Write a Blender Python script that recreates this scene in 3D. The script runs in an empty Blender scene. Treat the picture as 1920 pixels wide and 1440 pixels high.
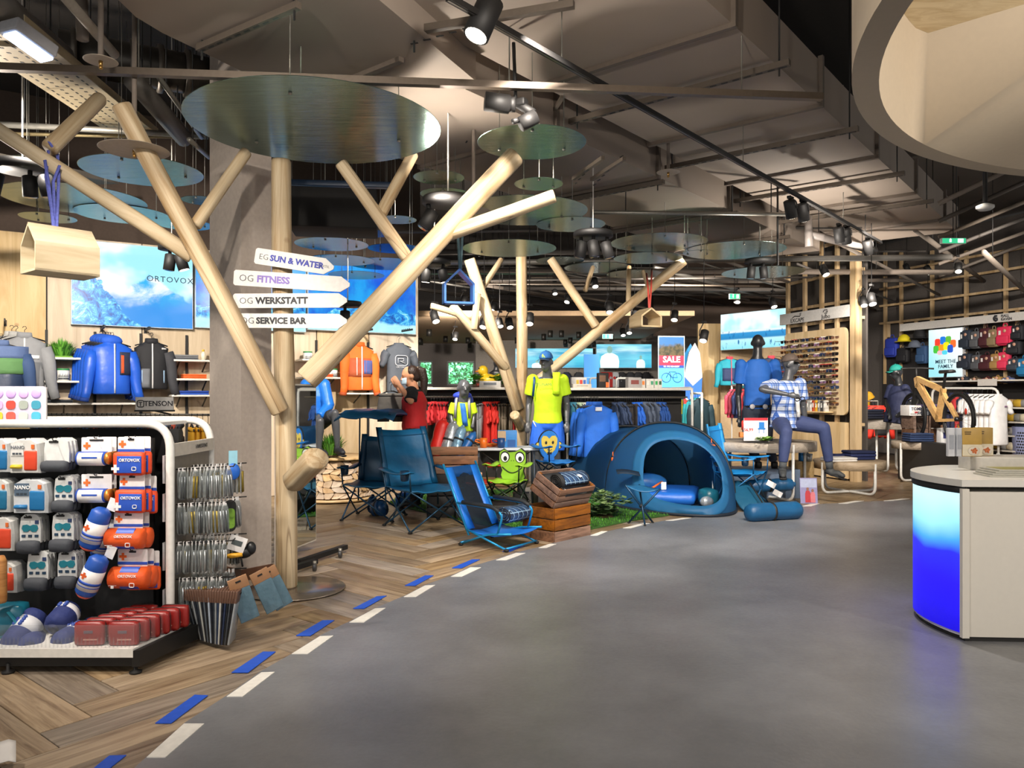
import bpy,bmesh,math,random
from mathutils import Vector as V,Matrix as MX
SC=bpy.context.scene
COL=SC.collection
PI=math.pi
# ---------------------------------------------------------------- camera
F,H,HY=1443.0,1.45,740.0
cd=bpy.data.cameras.new('camera')
cam=bpy.data.objects.new('camera',cd);COL.objects.link(cam)
cam.location=(0,0,H);cam.rotation_euler=(PI/2,0,0)
cd.sensor_fit='HORIZONTAL';cd.sensor_width=36;cd.lens=36*F/1920;cd.shift_y=20/1920
cd.clip_start=0.05;cd.clip_end=200
SC.camera=cam
# ---------------------------------------------------------------- world, exposure
w=bpy.data.worlds.new('world');SC.world=w;w.use_nodes=True
bg=w.node_tree.nodes['Background'];bg.inputs[0].default_value=(1.0,.96,.91,1);bg.inputs[1].default_value=.75
vs=SC.view_settings
vs.view_transform='Standard';vs.look='None';vs.exposure=0;vs.gamma=1;vs.use_curve_mapping=False
SC.cycles.max_bounces=6;SC.cycles.diffuse_bounces=3;SC.cycles.glossy_bounces=3;SC.cycles.transmission_bounces=4
SC.cycles.transparent_max_bounces=6;SC.cycles.caustics_reflective=False;SC.cycles.caustics_refractive=False
SC.cycles.sample_clamp_indirect=4
# ---------------------------------------------------------------- shop lamps (warm ceiling spots), then added fill spots and uplights without fixtures
def spot(loc,tgt,e,deg=70,blend=.6,col=(1,.90,.79),r=.06):
 d=bpy.data.lights.new('spot_light','SPOT');d.energy=e;d.spot_size=math.radians(deg);d.spot_blend=blend
 d.color=col;d.shadow_soft_size=r
 o=bpy.data.objects.new('spot_light',d);COL.objects.link(o);o.location=loc
 o.rotation_euler=(V(tgt)-V(loc)).to_track_quat('-Z','Y').to_euler()
 return o
WARM=(1,.84,.66);NEUT=(1,.93,.86)
for a in[
((-2.6,2.2,3.3),(-2.6,4.5,.6),235,75),((-3.6,5.6,3.6),(-4.8,10.0,1.8),980,80),((-1.1,7.9,3.5),(-2.6,11.4,1.7),900,75),
((-1.6,2.2,3.4),(-1.6,5.6,1.9),300,75),((-1.4,4.6,3.5),(-1.0,7.2,0),420,80),((.2,4.4,3.6),(0.1,8.4,.5),560,75),
((1.9,5.8,3.6),(2.0,9.4,.5),620,75),((.3,6.2,3.4),(.5,10.5,1.2),620,60),((3.6,6.4,3.6),(4.3,11.2,.9),800,75),
((4.6,9.5,3.6),(6.3,14.4,1.5),820,70),((7.0,9.8,3.6),(9.2,17.0,1.6),1150,80),((-1.0,9.0,3.5),(.2,12.4,1.0),620,90),
((2.0,9.2,3.5),(2.2,12.6,1.0),620,85),((3.0,13.0,3.6),(3.0,18.0,1.2),800,95),((-1,15.0,2.9),(-1.5,22,1.0),900,110),
((6.2,14,3.6),(6.2,19,1.2),800,95),((-.3,1.2,3.6),(.9,4.0,0),260,100),((.9,.3,3.0),(3.2,4.8,.7),110,60),((2.3,5.4,3.5),(1.6,6.0,0),260,100),  # includes an unseen spot added near the camera for the counter front
((-3.2,3.6,3.1),(-2.0,5.0,.9),260,70),((-3.7,5.9,2.9),(-5.0,9.6,1.7),420,55),((-.6,5.9,2.9),(.8,6.0,4.6),80,160),((-4.6,6.4,2.9),(-4.2,5.6,4.4),200,140),((3.6,9.4,2.7),(3.0,10.0,4.6),130,160),  # includes added jacket fill and upward spots without fixtures to brighten ducts and ceiling
((4.9,1.0,3.0),(3.0,4.6,3.3),330,120),((3.4,2.6,2.75),(2.4,3.7,3.49),70,80),((.2,2.6,3.2),(.3,3.6,4.6),160,150),((-2.0,2.4,3.3),(-2.15,6.0,1.7),230,34),((4.9,10.2,3.3),(5.4,13.7,1.9),420,40),((5.6,12.0,2.7),(5.6,13.4,4.6),90,160),((-.5,14.0,2.7),(0,14.5,4.6),200,150),  # added spots without fixtures: drum cavity, column and sunglasses fill, ceiling uplights
]:spot(*a)
# ---------------------------------------------------------------- helpers
R=random.Random(11)
def P(x,y,Y):return V(((x-960)/F*Y,Y,H-(y-HY)/F*Y))
def G(x,y,z=0.0):
 Y=(H-z)*F/(y-HY);return V(((x-960)/F*Y,Y,z))
class Plane:
 def __init__(s,a,b):
  s.a=V(a);s.b=V(b);s.d=(s.b-s.a).normalized();s.n=V((s.d.y,-s.d.x));s.rz=math.atan2(s.d.y,s.d.x)
 def p(s,x,y,off=0):
  a=s.a+s.n*off;u=(x-960)/F;t=(u*a.y-a.x)/(s.d.x-u*s.d.y);Y=a.y+t*s.d.y
  return P(x,y,Y)
 def m(s,x,y,off=0):return MX.Translation(s.p(x,y,off))@MX.Rotation(s.rz,4,'Z')
def lin(h):
 h=h.lstrip('#');c=[int(h[i:i+2],16)/255 for i in(0,2,4)]
 return[x/12.92 if x<=.04045 else((x+.055)/1.055)**2.4 for x in c]+[1]
_mc={}
def nodes(name):
 m=bpy.data.materials.new(name);m.use_nodes=True;nt=m.node_tree
 return m,nt,nt.nodes['Principled BSDF'],lambda t:nt.nodes.new(t),nt.links.new
def C(hx,r=.55,m=0.0,em=0.0,nz=.10,bump=0.0,sc=30,alpha=1,tr=0):
 k=(hx,r,m,em,nz,bump,sc,alpha,tr)
 if k in _mc:return _mc[k]
 mt,nt,b,N,L=nodes('paint_'+hx.strip('#'))
 c=lin(hx);b.inputs['Roughness'].default_value=r;b.inputs['Metallic'].default_value=m
 b.inputs['Base Color'].default_value=c
 if em:
  b.inputs['Emission Color'].default_value=c;b.inputs['Emission Strength'].default_value=em
 elif nz or bump:
  tc=N('ShaderNodeTexCoord');n=N('ShaderNodeTexNoise');n.inputs['Scale'].default_value=sc;n.inputs['Detail'].default_value=3
  L(tc.outputs['Object'],n.inputs['Vector'])
  if nz:
   mx=N('ShaderNodeMix');mx.data_type='RGBA';L(n.outputs['Fac'],mx.inputs['Factor'])
   mx.inputs['A'].default_value=[v*(1-nz*1.6)for v in c[:3]]+[1];mx.inputs['B'].default_value=[min(1,v*(1+nz*1.6))for v in c[:3]]+[1]
   L(mx.outputs['Result'],b.inputs['Base Color'])
  if bump:
   bp=N('ShaderNodeBump');bp.inputs['Strength'].default_value=bump;bp.inputs['Distance'].default_value=.02
   L(n.outputs['Fac'],bp.inputs['Height']);L(bp.outputs['Normal'],b.inputs['Normal'])
 if tr:b.inputs['Transmission Weight'].default_value=tr;b.inputs['IOR'].default_value=1.05
 if alpha<1:b.inputs['Alpha'].default_value=alpha
 _mc[k]=mt;return mt
def FAB(hx,sc=9,bump=.55,r=.75):return C(hx,r,0,0,.10,bump,sc)
def NY(hx):return C(hx,.42,0,0,.08,.5,7)
def WOOD(h1,h2,sx=(14,14,1.2),r=.55,rnd=0.0,knots=True,crack=False):
 k=('w',h1,h2,sx,r,rnd,knots,crack)
 if k in _mc:return _mc[k]
 mt,nt,b,N,L=nodes('wood_grain');b.inputs['Roughness'].default_value=r
 tc=N('ShaderNodeTexCoord');mp=N('ShaderNodeMapping');mp.inputs['Scale'].default_value=sx
 L(tc.outputs['Object'],mp.inputs['Vector'])
 oi=N('ShaderNodeObjectInfo');ad=N('ShaderNodeVectorMath');ad.operation='ADD'
 sc=N('ShaderNodeVectorMath');sc.operation='SCALE';sc.inputs['Scale'].default_value=37
 cb=N('ShaderNodeCombineXYZ');L(oi.outputs['Random'],cb.inputs[0]);L(oi.outputs['Random'],cb.inputs[1]);L(cb.outputs[0],sc.inputs[0])
 L(mp.outputs[0],ad.inputs[0]);L(sc.outputs[0],ad.inputs[1])
 n=N('ShaderNodeTexNoise');n.inputs['Scale'].default_value=1;n.inputs['Detail'].default_value=6;n.inputs['Roughness'].default_value=.62
 n.inputs['Distortion'].default_value=.8;L(ad.outputs[0],n.inputs['Vector'])
 cr=N('ShaderNodeValToRGB');e=cr.color_ramp.elements;e[0].position=.33;e[0].color=lin(h2);e[1].position=.6;e[1].color=lin(h1)
 L(n.outputs['Fac'],cr.inputs[0]);out=cr.outputs[0]
 if knots:
  vo=N('ShaderNodeTexVoronoi');vo.inputs['Scale'].default_value=3.1;L(tc.outputs['Object'],vo.inputs['Vector'])
  kr=N('ShaderNodeValToRGB');ke=kr.color_ramp.elements;ke[0].position=.03;ke[0].color=lin('9a6b3c');ke[1].position=.11;ke[1].color=(1,1,1,1)
  L(vo.outputs['Distance'],kr.inputs[0]);mx=N('ShaderNodeMix');mx.data_type='RGBA';mx.blend_type='MULTIPLY';mx.inputs['Factor'].default_value=.7
  L(out,mx.inputs['A']);L(kr.outputs[0],mx.inputs['B']);out=mx.outputs['Result']
 if crack:
  cm=N('ShaderNodeMapping');cm.inputs['Scale'].default_value=(7,7,.35);L(tc.outputs['Object'],cm.inputs[0]);ca=N('ShaderNodeVectorMath');ca.operation='ADD';L(cm.outputs[0],ca.inputs[0]);L(sc.outputs[0],ca.inputs[1])
  cn=N('ShaderNodeTexNoise');cn.inputs['Scale'].default_value=1;cn.inputs['Detail'].default_value=1;L(ca.outputs[0],cn.inputs['Vector'])
  mx=N('ShaderNodeMix');mx.data_type='RGBA';mx.blend_type='MULTIPLY';mx.inputs['Factor'].default_value=.75
  L(out,mx.inputs['A']);L(RAMP(nt,L,cn.outputs['Fac'],[(.452,'ffffff'),(.458,'6e4c2c'),(.464,'ffffff')]),mx.inputs['B']);out=mx.outputs['Result']
 if rnd:
  hs=N('ShaderNodeHueSaturation');mr=N('ShaderNodeMapRange');mr.inputs['To Min'].default_value=1-rnd;mr.inputs['To Max'].default_value=1+rnd
  L(oi.outputs['Random'],mr.inputs['Value']);L(mr.outputs[0],hs.inputs['Value']);L(out,hs.inputs['Color'])
  m2=N('ShaderNodeMath');m2.operation='FRACT';m3=N('ShaderNodeMath');m3.operation='MULTIPLY';m3.inputs[1].default_value=7.3
  L(oi.outputs['Random'],m3.inputs[0]);L(m3.outputs[0],m2.inputs[0])
  mr2=N('ShaderNodeMapRange');mr2.inputs['To Min'].default_value=.55;mr2.inputs['To Max'].default_value=1.2;L(m2.outputs[0],mr2.inputs['Value']);L(mr2.outputs[0],hs.inputs['Saturation'])
  out=hs.outputs[0]
 L(out,b.inputs['Base Color'])
 bp=N('ShaderNodeBump');bp.inputs['Strength'].default_value=.15;bp.inputs['Distance'].default_value=.01
 L(n.outputs['Fac'],bp.inputs['Height']);L(bp.outputs['Normal'],b.inputs['Normal'])
 _mc[k]=mt;return mt
def RAMP(nt,L,src,stops):
 cr=nt.nodes.new('ShaderNodeValToRGB');el=cr.color_ramp.elements
 while len(el)<len(stops):el.new(.5)
 for q,(p,c)in zip(el,stops):q.position=p;q.color=lin(c)
 L(src,cr.inputs[0]);return cr.outputs[0]
_o='first second third fourth fifth sixth seventh eighth ninth tenth eleventh twelfth thirteenth fourteenth fifteenth sixteenth seventeenth eighteenth nineteenth twentieth'.split()
def nth(k):return _o[k]if k<20 else('twenty-' if k<29 else 'thirty-')+_o[(k-20)%10]if k!=29 else 'thirtieth'
class MB:
 def __init__(s):s.v=[];s.f=[];s.mi=[];s.sm=[];s.k=0;s.T=None
 def add(s,vs,fs,smooth=False):
  o=len(s.v)
  s.v+=[(s.T@V(p))if s.T else V(p)for p in vs]
  for f in fs:s.f.append([i+o for i in f]);s.mi.append(s.k);s.sm.append(smooth)
  return s
 def box(s,c,d,rot=None,b=0.0):
  c=V(c);x,y,z=d[0]/2,d[1]/2,d[2]/2
  Q=MX.Identity(3)if rot is None else(MX.Rotation(rot,3,'Z')if isinstance(rot,(int,float))else rot.to_3x3())
  if b<=0:
   vs=[(i*x,j*y,k*z)for i in(-1,1)for j in(-1,1)for k in(-1,1)]
   fs=[(0,1,3,2),(4,6,7,5),(0,4,5,1),(2,3,7,6),(0,2,6,4),(1,5,7,3)]
   return s.add([c+Q@V(p)for p in vs],fs)
  b=min(b,x*.95,y*.95,z*.95);bm=bmesh.new()
  bmesh.ops.create_cube(bm,size=1)
  for v in bm.verts:v.co=V((v.co.x*2*x,v.co.y*2*y,v.co.z*2*z))
  bmesh.ops.bevel(bm,geom=bm.edges[:],offset=b,segments=2,affect='EDGES',profile=.6)
  bm.verts.index_update()
  s.add([c+Q@v.co for v in bm.verts],[[v.index for v in f.verts]for f in bm.faces],True);bm.free();return s
 def tube(s,pts,r,n=8,closed=False,caps=True,sq=False,fl=1.0):
  pts=[V(p)for p in pts];k=len(pts);rs=r if isinstance(r,(list,tuple))else[r]*k
  up=None;rings=[]
  for i,p in enumerate(pts):
   a=pts[i-1]if(i>0 or closed)else p;c=pts[(i+1)%k]if(i<k-1 or closed)else p
   t=(c-a)
   t=t.normalized()if t.length>1e-9 else V((0,0,1))
   if up is None:up=V((0,0,1))if abs(t.z)<.9 else V((0,1,0))
   sd=t.cross(up)
   sd=sd.normalized()if sd.length>1e-6 else V((1,0,0))
   up=sd.cross(t).normalized()
   off=PI/n if sq else 0
   rings.append([p+(sd*math.cos(2*PI*j/n+off)+up*math.sin(2*PI*j/n+off)*fl)*rs[i]for j in range(n)])
  fs=[]
  for i in range(k if closed else k-1):
   q=(i+1)%k
   for j in range(n):fs.append((i*n+j,i*n+(j+1)%n,q*n+(j+1)%n,q*n+j))
  if caps and not closed:fs+=[tuple(range(n))[::-1],tuple((k-1)*n+j for j in range(n))]
  return s.add([p for g in rings for p in g],fs,not sq)
 def loft(s,rings,caps=True,smooth=True):
  n=len(rings[0]);fs=[]
  for i in range(len(rings)-1):
   for j in range(n):fs.append((i*n+j,i*n+(j+1)%n,(i+1)*n+(j+1)%n,(i+1)*n+j))
  if caps:fs+=[tuple(range(n))[::-1],tuple((len(rings)-1)*n+j for j in range(n))]
  return s.add([p for g in rings for p in g],fs,smooth)
 def lathe(s,prof,c=(0,0,0),n=24,rot=None,sx=1,sy=1):
  c=V(c);Q=rot.to_3x3()if rot else MX.Identity(3)
  return s.loft([[c+Q@V((r*math.cos(2*PI*j/n)*sx,r*math.sin(2*PI*j/n)*sy,z))for j in range(n)]for r,z in prof])
 def ball(s,c,r,n=14,m=9,rot=None):
  r=(r,r,r)if isinstance(r,(int,float))else r;Q=rot.to_3x3()if rot else MX.Identity(3);c=V(c)
  return s.loft([[c+Q@V((r[0]*math.sin(t)*math.cos(2*PI*j/n),r[1]*math.sin(t)*math.sin(2*PI*j/n),-r[2]*math.cos(t)))for j in range(n)]
for t in[.02+(PI-.04)*i/m for i in range(m+1)]])
 def prism(s,poly,h,T=None,smooth=False):
  T=T or MX.Identity(4);n=len(poly)
  vs=[T@V((a,0,b))for a,b in poly]+[T@V((a,h,b))for a,b in poly]
  return s.add(vs,[tuple(range(n)),tuple(range(n,2*n))[::-1]]+[(i+n,(i+1)%n+n,(i+1)%n,i)for i in range(n)],smooth)
 def slab(s,poly,z0,z1):
  n=len(poly)
  return s.add([(a,b,z0)for a,b in poly]+[(a,b,z1)for a,b in poly],
[tuple(range(n))[::-1],tuple(range(n,2*n))]+[(i,(i+1)%n,(i+1)%n+n,i+n)for i in range(n)])
 def sheet(s,g,th=0.004,dr=(0,1,0),smooth=True):
  a=len(g);b=len(g[0]);dr=V(dr)*th;n=a*b
  vs=[V(p)for r in g for p in r];vs=vs+[p+dr for p in vs];fs=[]
  for i in range(a-1):
   for j in range(b-1):
    q=(i*b+j,i*b+j+1,(i+1)*b+j+1,(i+1)*b+j);fs+=[q,tuple(n+x for x in q[::-1])]
  bd=[j for j in range(b)]+[i*b+b-1 for i in range(1,a)]+[(a-1)*b+j for j in range(b-2,-1,-1)]+[i*b for i in range(a-2,0,-1)]
  for i in range(len(bd)):x,y=bd[i],bd[(i+1)%len(bd)];fs.append((y,x,x+n,y+n))
  return s.add(vs,fs,smooth)
 def build(s,name,mats,parent=None,world=False,vox=0,sub=0):
  me=bpy.data.meshes.new(name)
  vs=s.v
  if world and parent is not None:I=WM[parent].inverted();vs=[I@p for p in vs]
  me.from_pydata([tuple(p)for p in vs],[],s.f)
  for m in(mats if isinstance(mats,(list,tuple))else[mats]):me.materials.append(m)
  me.polygons.foreach_set('material_index',s.mi);me.polygons.foreach_set('use_smooth',s.sm);me.update()
  o=bpy.data.objects.new(name,me);COL.objects.link(o)
  if parent is not None:o.parent=parent;WM[o]=WM[parent]
  else:WM[o]=MX.Identity(4)
  if vox:
   q=o.modifiers.new('remesh','REMESH');q.mode='VOXEL';q.voxel_size=vox;q.use_smooth_shade=True
   q=o.modifiers.new('smooth','SMOOTH');q.iterations=4;q.factor=.5
  if sub:q=o.modifiers.new('sub','SUBSURF');q.levels=q.render_levels=sub
  return o
WM={}
def tag(o,label=None,cat=None,group=None,kind=None):
 if label:o['label']=label
 if cat:o['category']=cat
 if group:o['group']=group
 if kind:o['kind']=kind
 return o
def thing(name,label,cat,loc=(0,0,0),rz=0,group=None,M=None):
 o=bpy.data.objects.new(name,None);COL.objects.link(o);o.empty_display_size=.1
 WM[o]=M.copy()if M else MX.Translation(V(loc))@MX.Rotation(rz,4,'Z');o.matrix_world=WM[o]
 return tag(o,label,cat,group)
def dup(root,M,label=None,group=None):
 r=root.copy();COL.objects.link(r);r.matrix_world=M;WM[r]=M
 if label:r['label']=label
 if group:r['group']=group
 for ch in[o for o in root.children]:
  c=ch.copy();COL.objects.link(c);c.parent=r;WM[c]=M
  for g in ch.children:
   d=g.copy();COL.objects.link(d);d.parent=c;WM[d]=M
 return r
def one(name,mb,mats,label,cat,group=None,kind=None,**k):
 o=mb.build(name,mats,**k);tag(o,label,cat,group,kind)
 if o.parent is None and not k.get('keep'):
  vs=o.data.vertices;n=max(1,len(vs))
  c=V((sum(v.co.x for v in vs)/n,sum(v.co.y for v in vs)/n,min(v.co.z for v in vs)))
  o.data.transform(MX.Translation(-c));o.location=c;WM[o]=MX.Translation(c)
 return o
def struct(name,mb,mats,parent=None,label=None):
 o=mb.build(name,mats,parent)
 if parent is None:o['kind']='structure'
 if label:o['label']=label
 return o
def text(s,T,size,m,parent,name='lettering',bold=0.0,al='CENTER',ex=.0012,sp=1.0,world=True):
 c=bpy.data.curves.new('t','FONT');c.body=s;c.size=size;c.extrude=ex;c.offset=bold;c.align_x=al;c.align_y='CENTER';c.resolution_u=2;c.space_character=sp
 t=bpy.data.objects.new('t',c);COL.objects.link(t)
 me=bpy.data.meshes.new_from_object(t);bpy.data.objects.remove(t);bpy.data.curves.remove(c)
 me.transform(T@MX.Rotation(PI/2,4,'X'))
 if world:me.transform(WM[parent].inverted())
 me.materials.clear();me.materials.append(m)
 o=bpy.data.objects.new(name,me);COL.objects.link(o);o.parent=parent;WM[o]=WM[parent]
 return o
def log(name,p0,p1,r0,r1,m,parent,n=20,seg=8,wob=.004):
 p0=V(p0);p1=V(p1);L=(p1-p0).length;q=(p1-p0).to_track_quat('Z','Y')
 mb=MB();rg=[]
 zs=[0,.012]+[L*i/seg for i in range(1,seg)]+[L-.012,L]
 ph=R.random()*9
 for i,z in enumerate(zs):
  r=r0+(r1-r0)*z/L
  if i in(0,len(zs)-1):r*=.9
  rg.append([((r+wob*math.sin(3*a+ph+z*2))*math.cos(a)+wob*math.sin(z*1.7+ph),(r+wob*math.sin(2*a+ph*2))*math.sin(a)+wob*math.cos(z*2.1+ph),z)for a in[2*PI*j/n for j in range(n)]])
 mb.loft(rg)
 o=mb.build(name,m,parent);T=MX.Translation(p0)@q.to_matrix().to_4x4()
 o.matrix_local=WM[parent].inverted()@T;WM[o]=T
 return o
def arc(c,r,a0,a1,n):return[(c[0]+r*math.cos(a0+(a1-a0)*i/n),c[1]+r*math.sin(a0+(a1-a0)*i/n))for i in range(n+1)]
def rrect(w,h,r,n=4):
 r=min(r,w/2-1e-4,h/2-1e-4);o=[]
 for cx,cy,a in((w/2-r,h/2-r,0),(-w/2+r,h/2-r,PI/2),(-w/2+r,-h/2+r,PI),(w/2-r,-h/2+r,1.5*PI)):o+=arc((cx,cy),r,a,a+PI/2,n)
 return o
def fillet(pts,r,n=5):
 pts=[V(p)for p in pts];o=[pts[0]]
 for i in range(1,len(pts)-1):
  p=pts[i];a=(pts[i-1]-p);c=(pts[i+1]-p);rr=min(r,a.length*.49,c.length*.49);a=p+a.normalized()*rr;c=p+c.normalized()*rr
  o+=[a*(1-t)**2+p*2*t*(1-t)+c*t*t for t in[k/n for k in range(n+1)]]
 return o+[pts[-1]]
# ================================================================ FLOOR
PINE=WOOD('d6c4a2','b99a6c',(16,16,1.1),.5);PINEX=WOOD('d9bd90','bb9862',(1.4,20,20),.5);PINEZ=WOOD('cab898','a08259',(12,12,.8),.6,0,True,True)
PLY=WOOD('d2b98f','b99b6c',(7,7,.55),.6,.10);GREYP=C('7a716a',.7)
PLANK=WOOD('a59074','756049',(1.8,30,30),.40,.26,False)
mfl,nt,b,N,L=nodes('grey_vinyl')
tc=N('ShaderNodeTexCoord');n1=N('ShaderNodeTexNoise');n1.inputs['Scale'].default_value=.9;n1.inputs['Detail'].default_value=9;n1.inputs['Roughness'].default_value=.7
L(tc.outputs['Object'],n1.inputs['Vector']);L(RAMP(nt,L,n1.outputs['Fac'],[(.3,'64666a'),(.7,'888a8f')]),b.inputs['Base Color'])
n2=N('ShaderNodeTexNoise');n2.inputs['Scale'].default_value=38;n2.inputs['Detail'].default_value=5;L(tc.outputs['Object'],n2.inputs['Vector'])
mr=N('ShaderNodeMapRange');mr.inputs['To Min'].default_value=.26;mr.inputs['To Max'].default_value=.46;L(n2.outputs['Fac'],mr.inputs['Value']);L(mr.outputs[0],b.inputs['Roughness'])
bp=N('ShaderNodeBump');bp.inputs['Strength'].default_value=.12;bp.inputs['Distance'].default_value=.01;L(n2.outputs['Fac'],bp.inputs['Height']);L(bp.outputs['Normal'],b.inputs['Normal'])
BND=[(225,1466),(253,1440),(275,1420),(345,1357),(425,1305),(488,1260),(548,1226),(600,1192),(655,1166),(705,1140),(760,1117),(795,1098),(845,1080),(880,1064),(930,1049),(965,1037),(1010,1026),
(1060,1012),(1107,1003),(1170,990),(1250,976),(1295,971),(1400,959),(1510,947),(1565,944),(1620,941),(1730,937),(1850,932),(1990,925)]
bp_=[G(*q).to_2d()for q in BND]
poly=[(-1.6,2.0)]+[tuple(q)for q in bp_]+[(12,11),(12,-3),(-1.6,-3)]
mb=MB()
for i in range(len(poly)-1):pass
mb.slab(poly[::-1],-.06,.003)
floor=struct('floor',mb,mfl);floor['label']='mottled grey vinyl aisle floor sweeping past the camping display'
WT=C('e8e6df',.5);BT=C('1f55c8',.5)
def dash(q,m,z):
 a=[G(x,y,z)for x,y in q];m_=MB();m_.slab([(p.x,p.y)for p in a][::-1],z-.002,z+.0015);return m_.build('floor_stripe',m,floor)
for q in[[(275,1420),(345,1357),(383,1357),(310,1420)],[(425,1306),(490,1261),(515,1260),(455,1306)],[(547,1226),(600,1193),(625,1192),(577,1226)],[(655,1167),(703,1141),(723,1140),(682,1167)],
[(757,1119),(797,1098),(816,1097),(780,1119)],[(845,1081),(882,1064),(902,1064),(866,1081)],[(930,1050),(967,1037),(985,1037),(950,1050)],[(1010,1027),(1030,1020),(1043,1020),(1025,1027)],
[(1107,1004),(1128,996),(1139,996),(1120,1004)],[(1168,990),(1205,981),(1218,981),(1183,990)],[(1248,976),(1280,971),(1296,971),(1263,976)],[(1504,949),(1520,945),(1537,944),(1521,949)],
[(1572,944),(1603,939),(1620,939),(1589,944)],[(1657,939),(1690,935),(1706,935),(1674,939)]]:dash(q,WT,.0045)
for q in[[(170,1445),(205,1417),(237,1416),(200,1445)],[(291,1356),(365,1303),(390,1304),(321,1356)],[(434,1261),(493,1222),(517,1222),(465,1261)],[(555,1192),(605,1163),(627,1163),(582,1192)],
[(662,1141),(707,1118),(725,1117),(683,1141)],[(759,1098),(797,1079),(813,1079),(779,1098)],[(847,1065),(885,1049),(900,1049),(866,1065)],[(942,1034),(975,1020),(988,1020),(957,1034)]]:dash(q,BT,.0035)
m_=MB();a=[G(*q,.004)for q in[(1654,872),(1730,884),(1800,893),(1860,898)]]
mb=MB();mb.box((1,11,-.09),(26,30,.1))
wf=struct('wood_floor',mb,C('4c3d2e',.6));wf['label']='herringbone plank floor under the merchandise'
# herringbone planks laid along the two shop axes
ang=math.radians(51);ux=V((math.cos(ang),math.sin(ang)));uy=V((-math.sin(ang),math.cos(ang)));pw,nn=.215,5
def inside(p):
 for a,c in zip(bp_,bp_[1:]):
  if min(a.y,c.y)<=p.y<=max(a.y,c.y)and abs(c.y-a.y)>1e-6:
   return p.x<a.x+(c.x-a.x)*(p.y-a.y)/(c.y-a.y)+.02
 return True
hz=MB();hz.box((0,0,-.018),(pw*nn-.006,pw-.006,.036),b=.003);me_p=None;far=MB();cnt=0
cand=[]
for i in range(-60,110):
 for j in range(-60,110):
  t=(i-j)%(2*nn)
  if t==0:c=ux*(i+nn/2)*pw+uy*(j+.5)*pw;rz=ang
  elif t==2*nn-1:c=ux*(i+.5)*pw+uy*(j+nn/2)*pw;rz=ang+PI/2
  else:continue
  if not(2.4<c.y<17):continue
  e=V((math.cos(rz),math.sin(rz)))*pw*nn*.45;sd=V((-math.sin(rz),math.cos(rz)))*pw*.4
  if not any(inside(q)for q in(c,c+e,c-e,c+e+sd,c-e+sd,c+e-sd,c-e-sd)):continue
  u=c.x/c.y
  if abs(u)>.86 and c.y>3:continue
  if c.y<4 and c.x<-3.6:continue
  cand.append((c,rz))
cand.sort(key=lambda q:q[0].y)
PR=random.Random(3)
for c,rz in cand:
 z=-.001+PR.uniform(-.0012,.0008)
 if cnt<290 and c.y<8.5:
  if me_p is None:
   o=hz.build('plank',PLANK,wf);me_p=o.data
  else:o=bpy.data.objects.new('plank',me_p);COL.objects.link(o);o.parent=wf
  o.location=(c.x,c.y,z);o.rotation_euler=(0,0,rz);cnt+=1
 else:far.box((c.x,c.y,z-.018),(pw*nn-.006,pw-.006,.036),rz)
PLF=WOOD('9c8769','6b573f',(2.4,2.4,9),.42,0,False)
o=far.build('far_planks',PLF,wf);o['kind']='stuff'
# ================================================================ SHELL
DARK=C('35302c',.85);DK2=C('4a4541',.8);BRN=C('4a3d34',.85)
mb=MB();mb.box((3,13,5.35),(34,38,.2));struct('ceiling',mb,DARK)['label']='dark painted ceiling slab above the services'
LW=Plane((-6.33,9.15),(-1.514,12.2));RW=Plane((9.44,18.7),(10.53,15.9));SW=Plane((5.13,14.5),(5.64,13.0))
WMAT=LW.m(0,HY);wl=MB()
pA,pB=LW.p(-260,740,-.06),LW.p(783,740,-.06)
wl.box(((pA.x+pB.x)/2,(pA.y+pB.y)/2,1.715),((pB-pA).length,.06,3.43),LW.rz);wall_left=struct('wall_left',wl,C('1d1815',.8));wall_left['label']='plywood clad wall behind the jackets and screens'
for x0,x1 in[(-255,-60),(-58,86),(89,265),(267,395),(397,480),(482,592),(594,690),(692,783)]:
 a,c=LW.p(x0,740,-.015),LW.p(x1,740,-.015);m_=MB();m_.box(((a.x+c.x)/2,(a.y+c.y)/2,1.715),((c-a).length,.03,3.42),LW.rz)
 m_.build('plywood_panel',PLY,wall_left)
mb=MB();a,c=LW.p(-260,740,-.5),LW.p(783,740,-.5);mb.box(((a.x+c.x)/2,(a.y+c.y)/2,4.25),((c-a).length,.2,2.1),LW.rz);struct('wall_upper_left',mb,BRN)
mb=MB()
BY=24.0;xs=[(785,811),(838,889),(914,966)];zb,zt=P(0,722,BY).z,P(0,677,BY).z
edges=[-14];
for a,c in xs:edges+=[P(a,0,BY).x,P(c,0,BY).x]
edges+=[16]
for i in range(0,len(edges),2):mb.box(((edges[i]+edges[i+1])/2,BY+.1,2.6),(edges[i+1]-edges[i],.2,5.2))
for i in range(1,len(edges)-1,2):
 xc,ww=(edges[i]+edges[i+1])/2,edges[i+1]-edges[i]
 mb.box((xc,BY+.1,zb/2),(ww,.2,zb));mb.box((xc,BY+.1,(zt+5.2)/2),(ww,.2,5.2-zt))
struct('wall_back',mb,C('77706c',.8))['label']='grey far wall with windows onto greenery'
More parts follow.
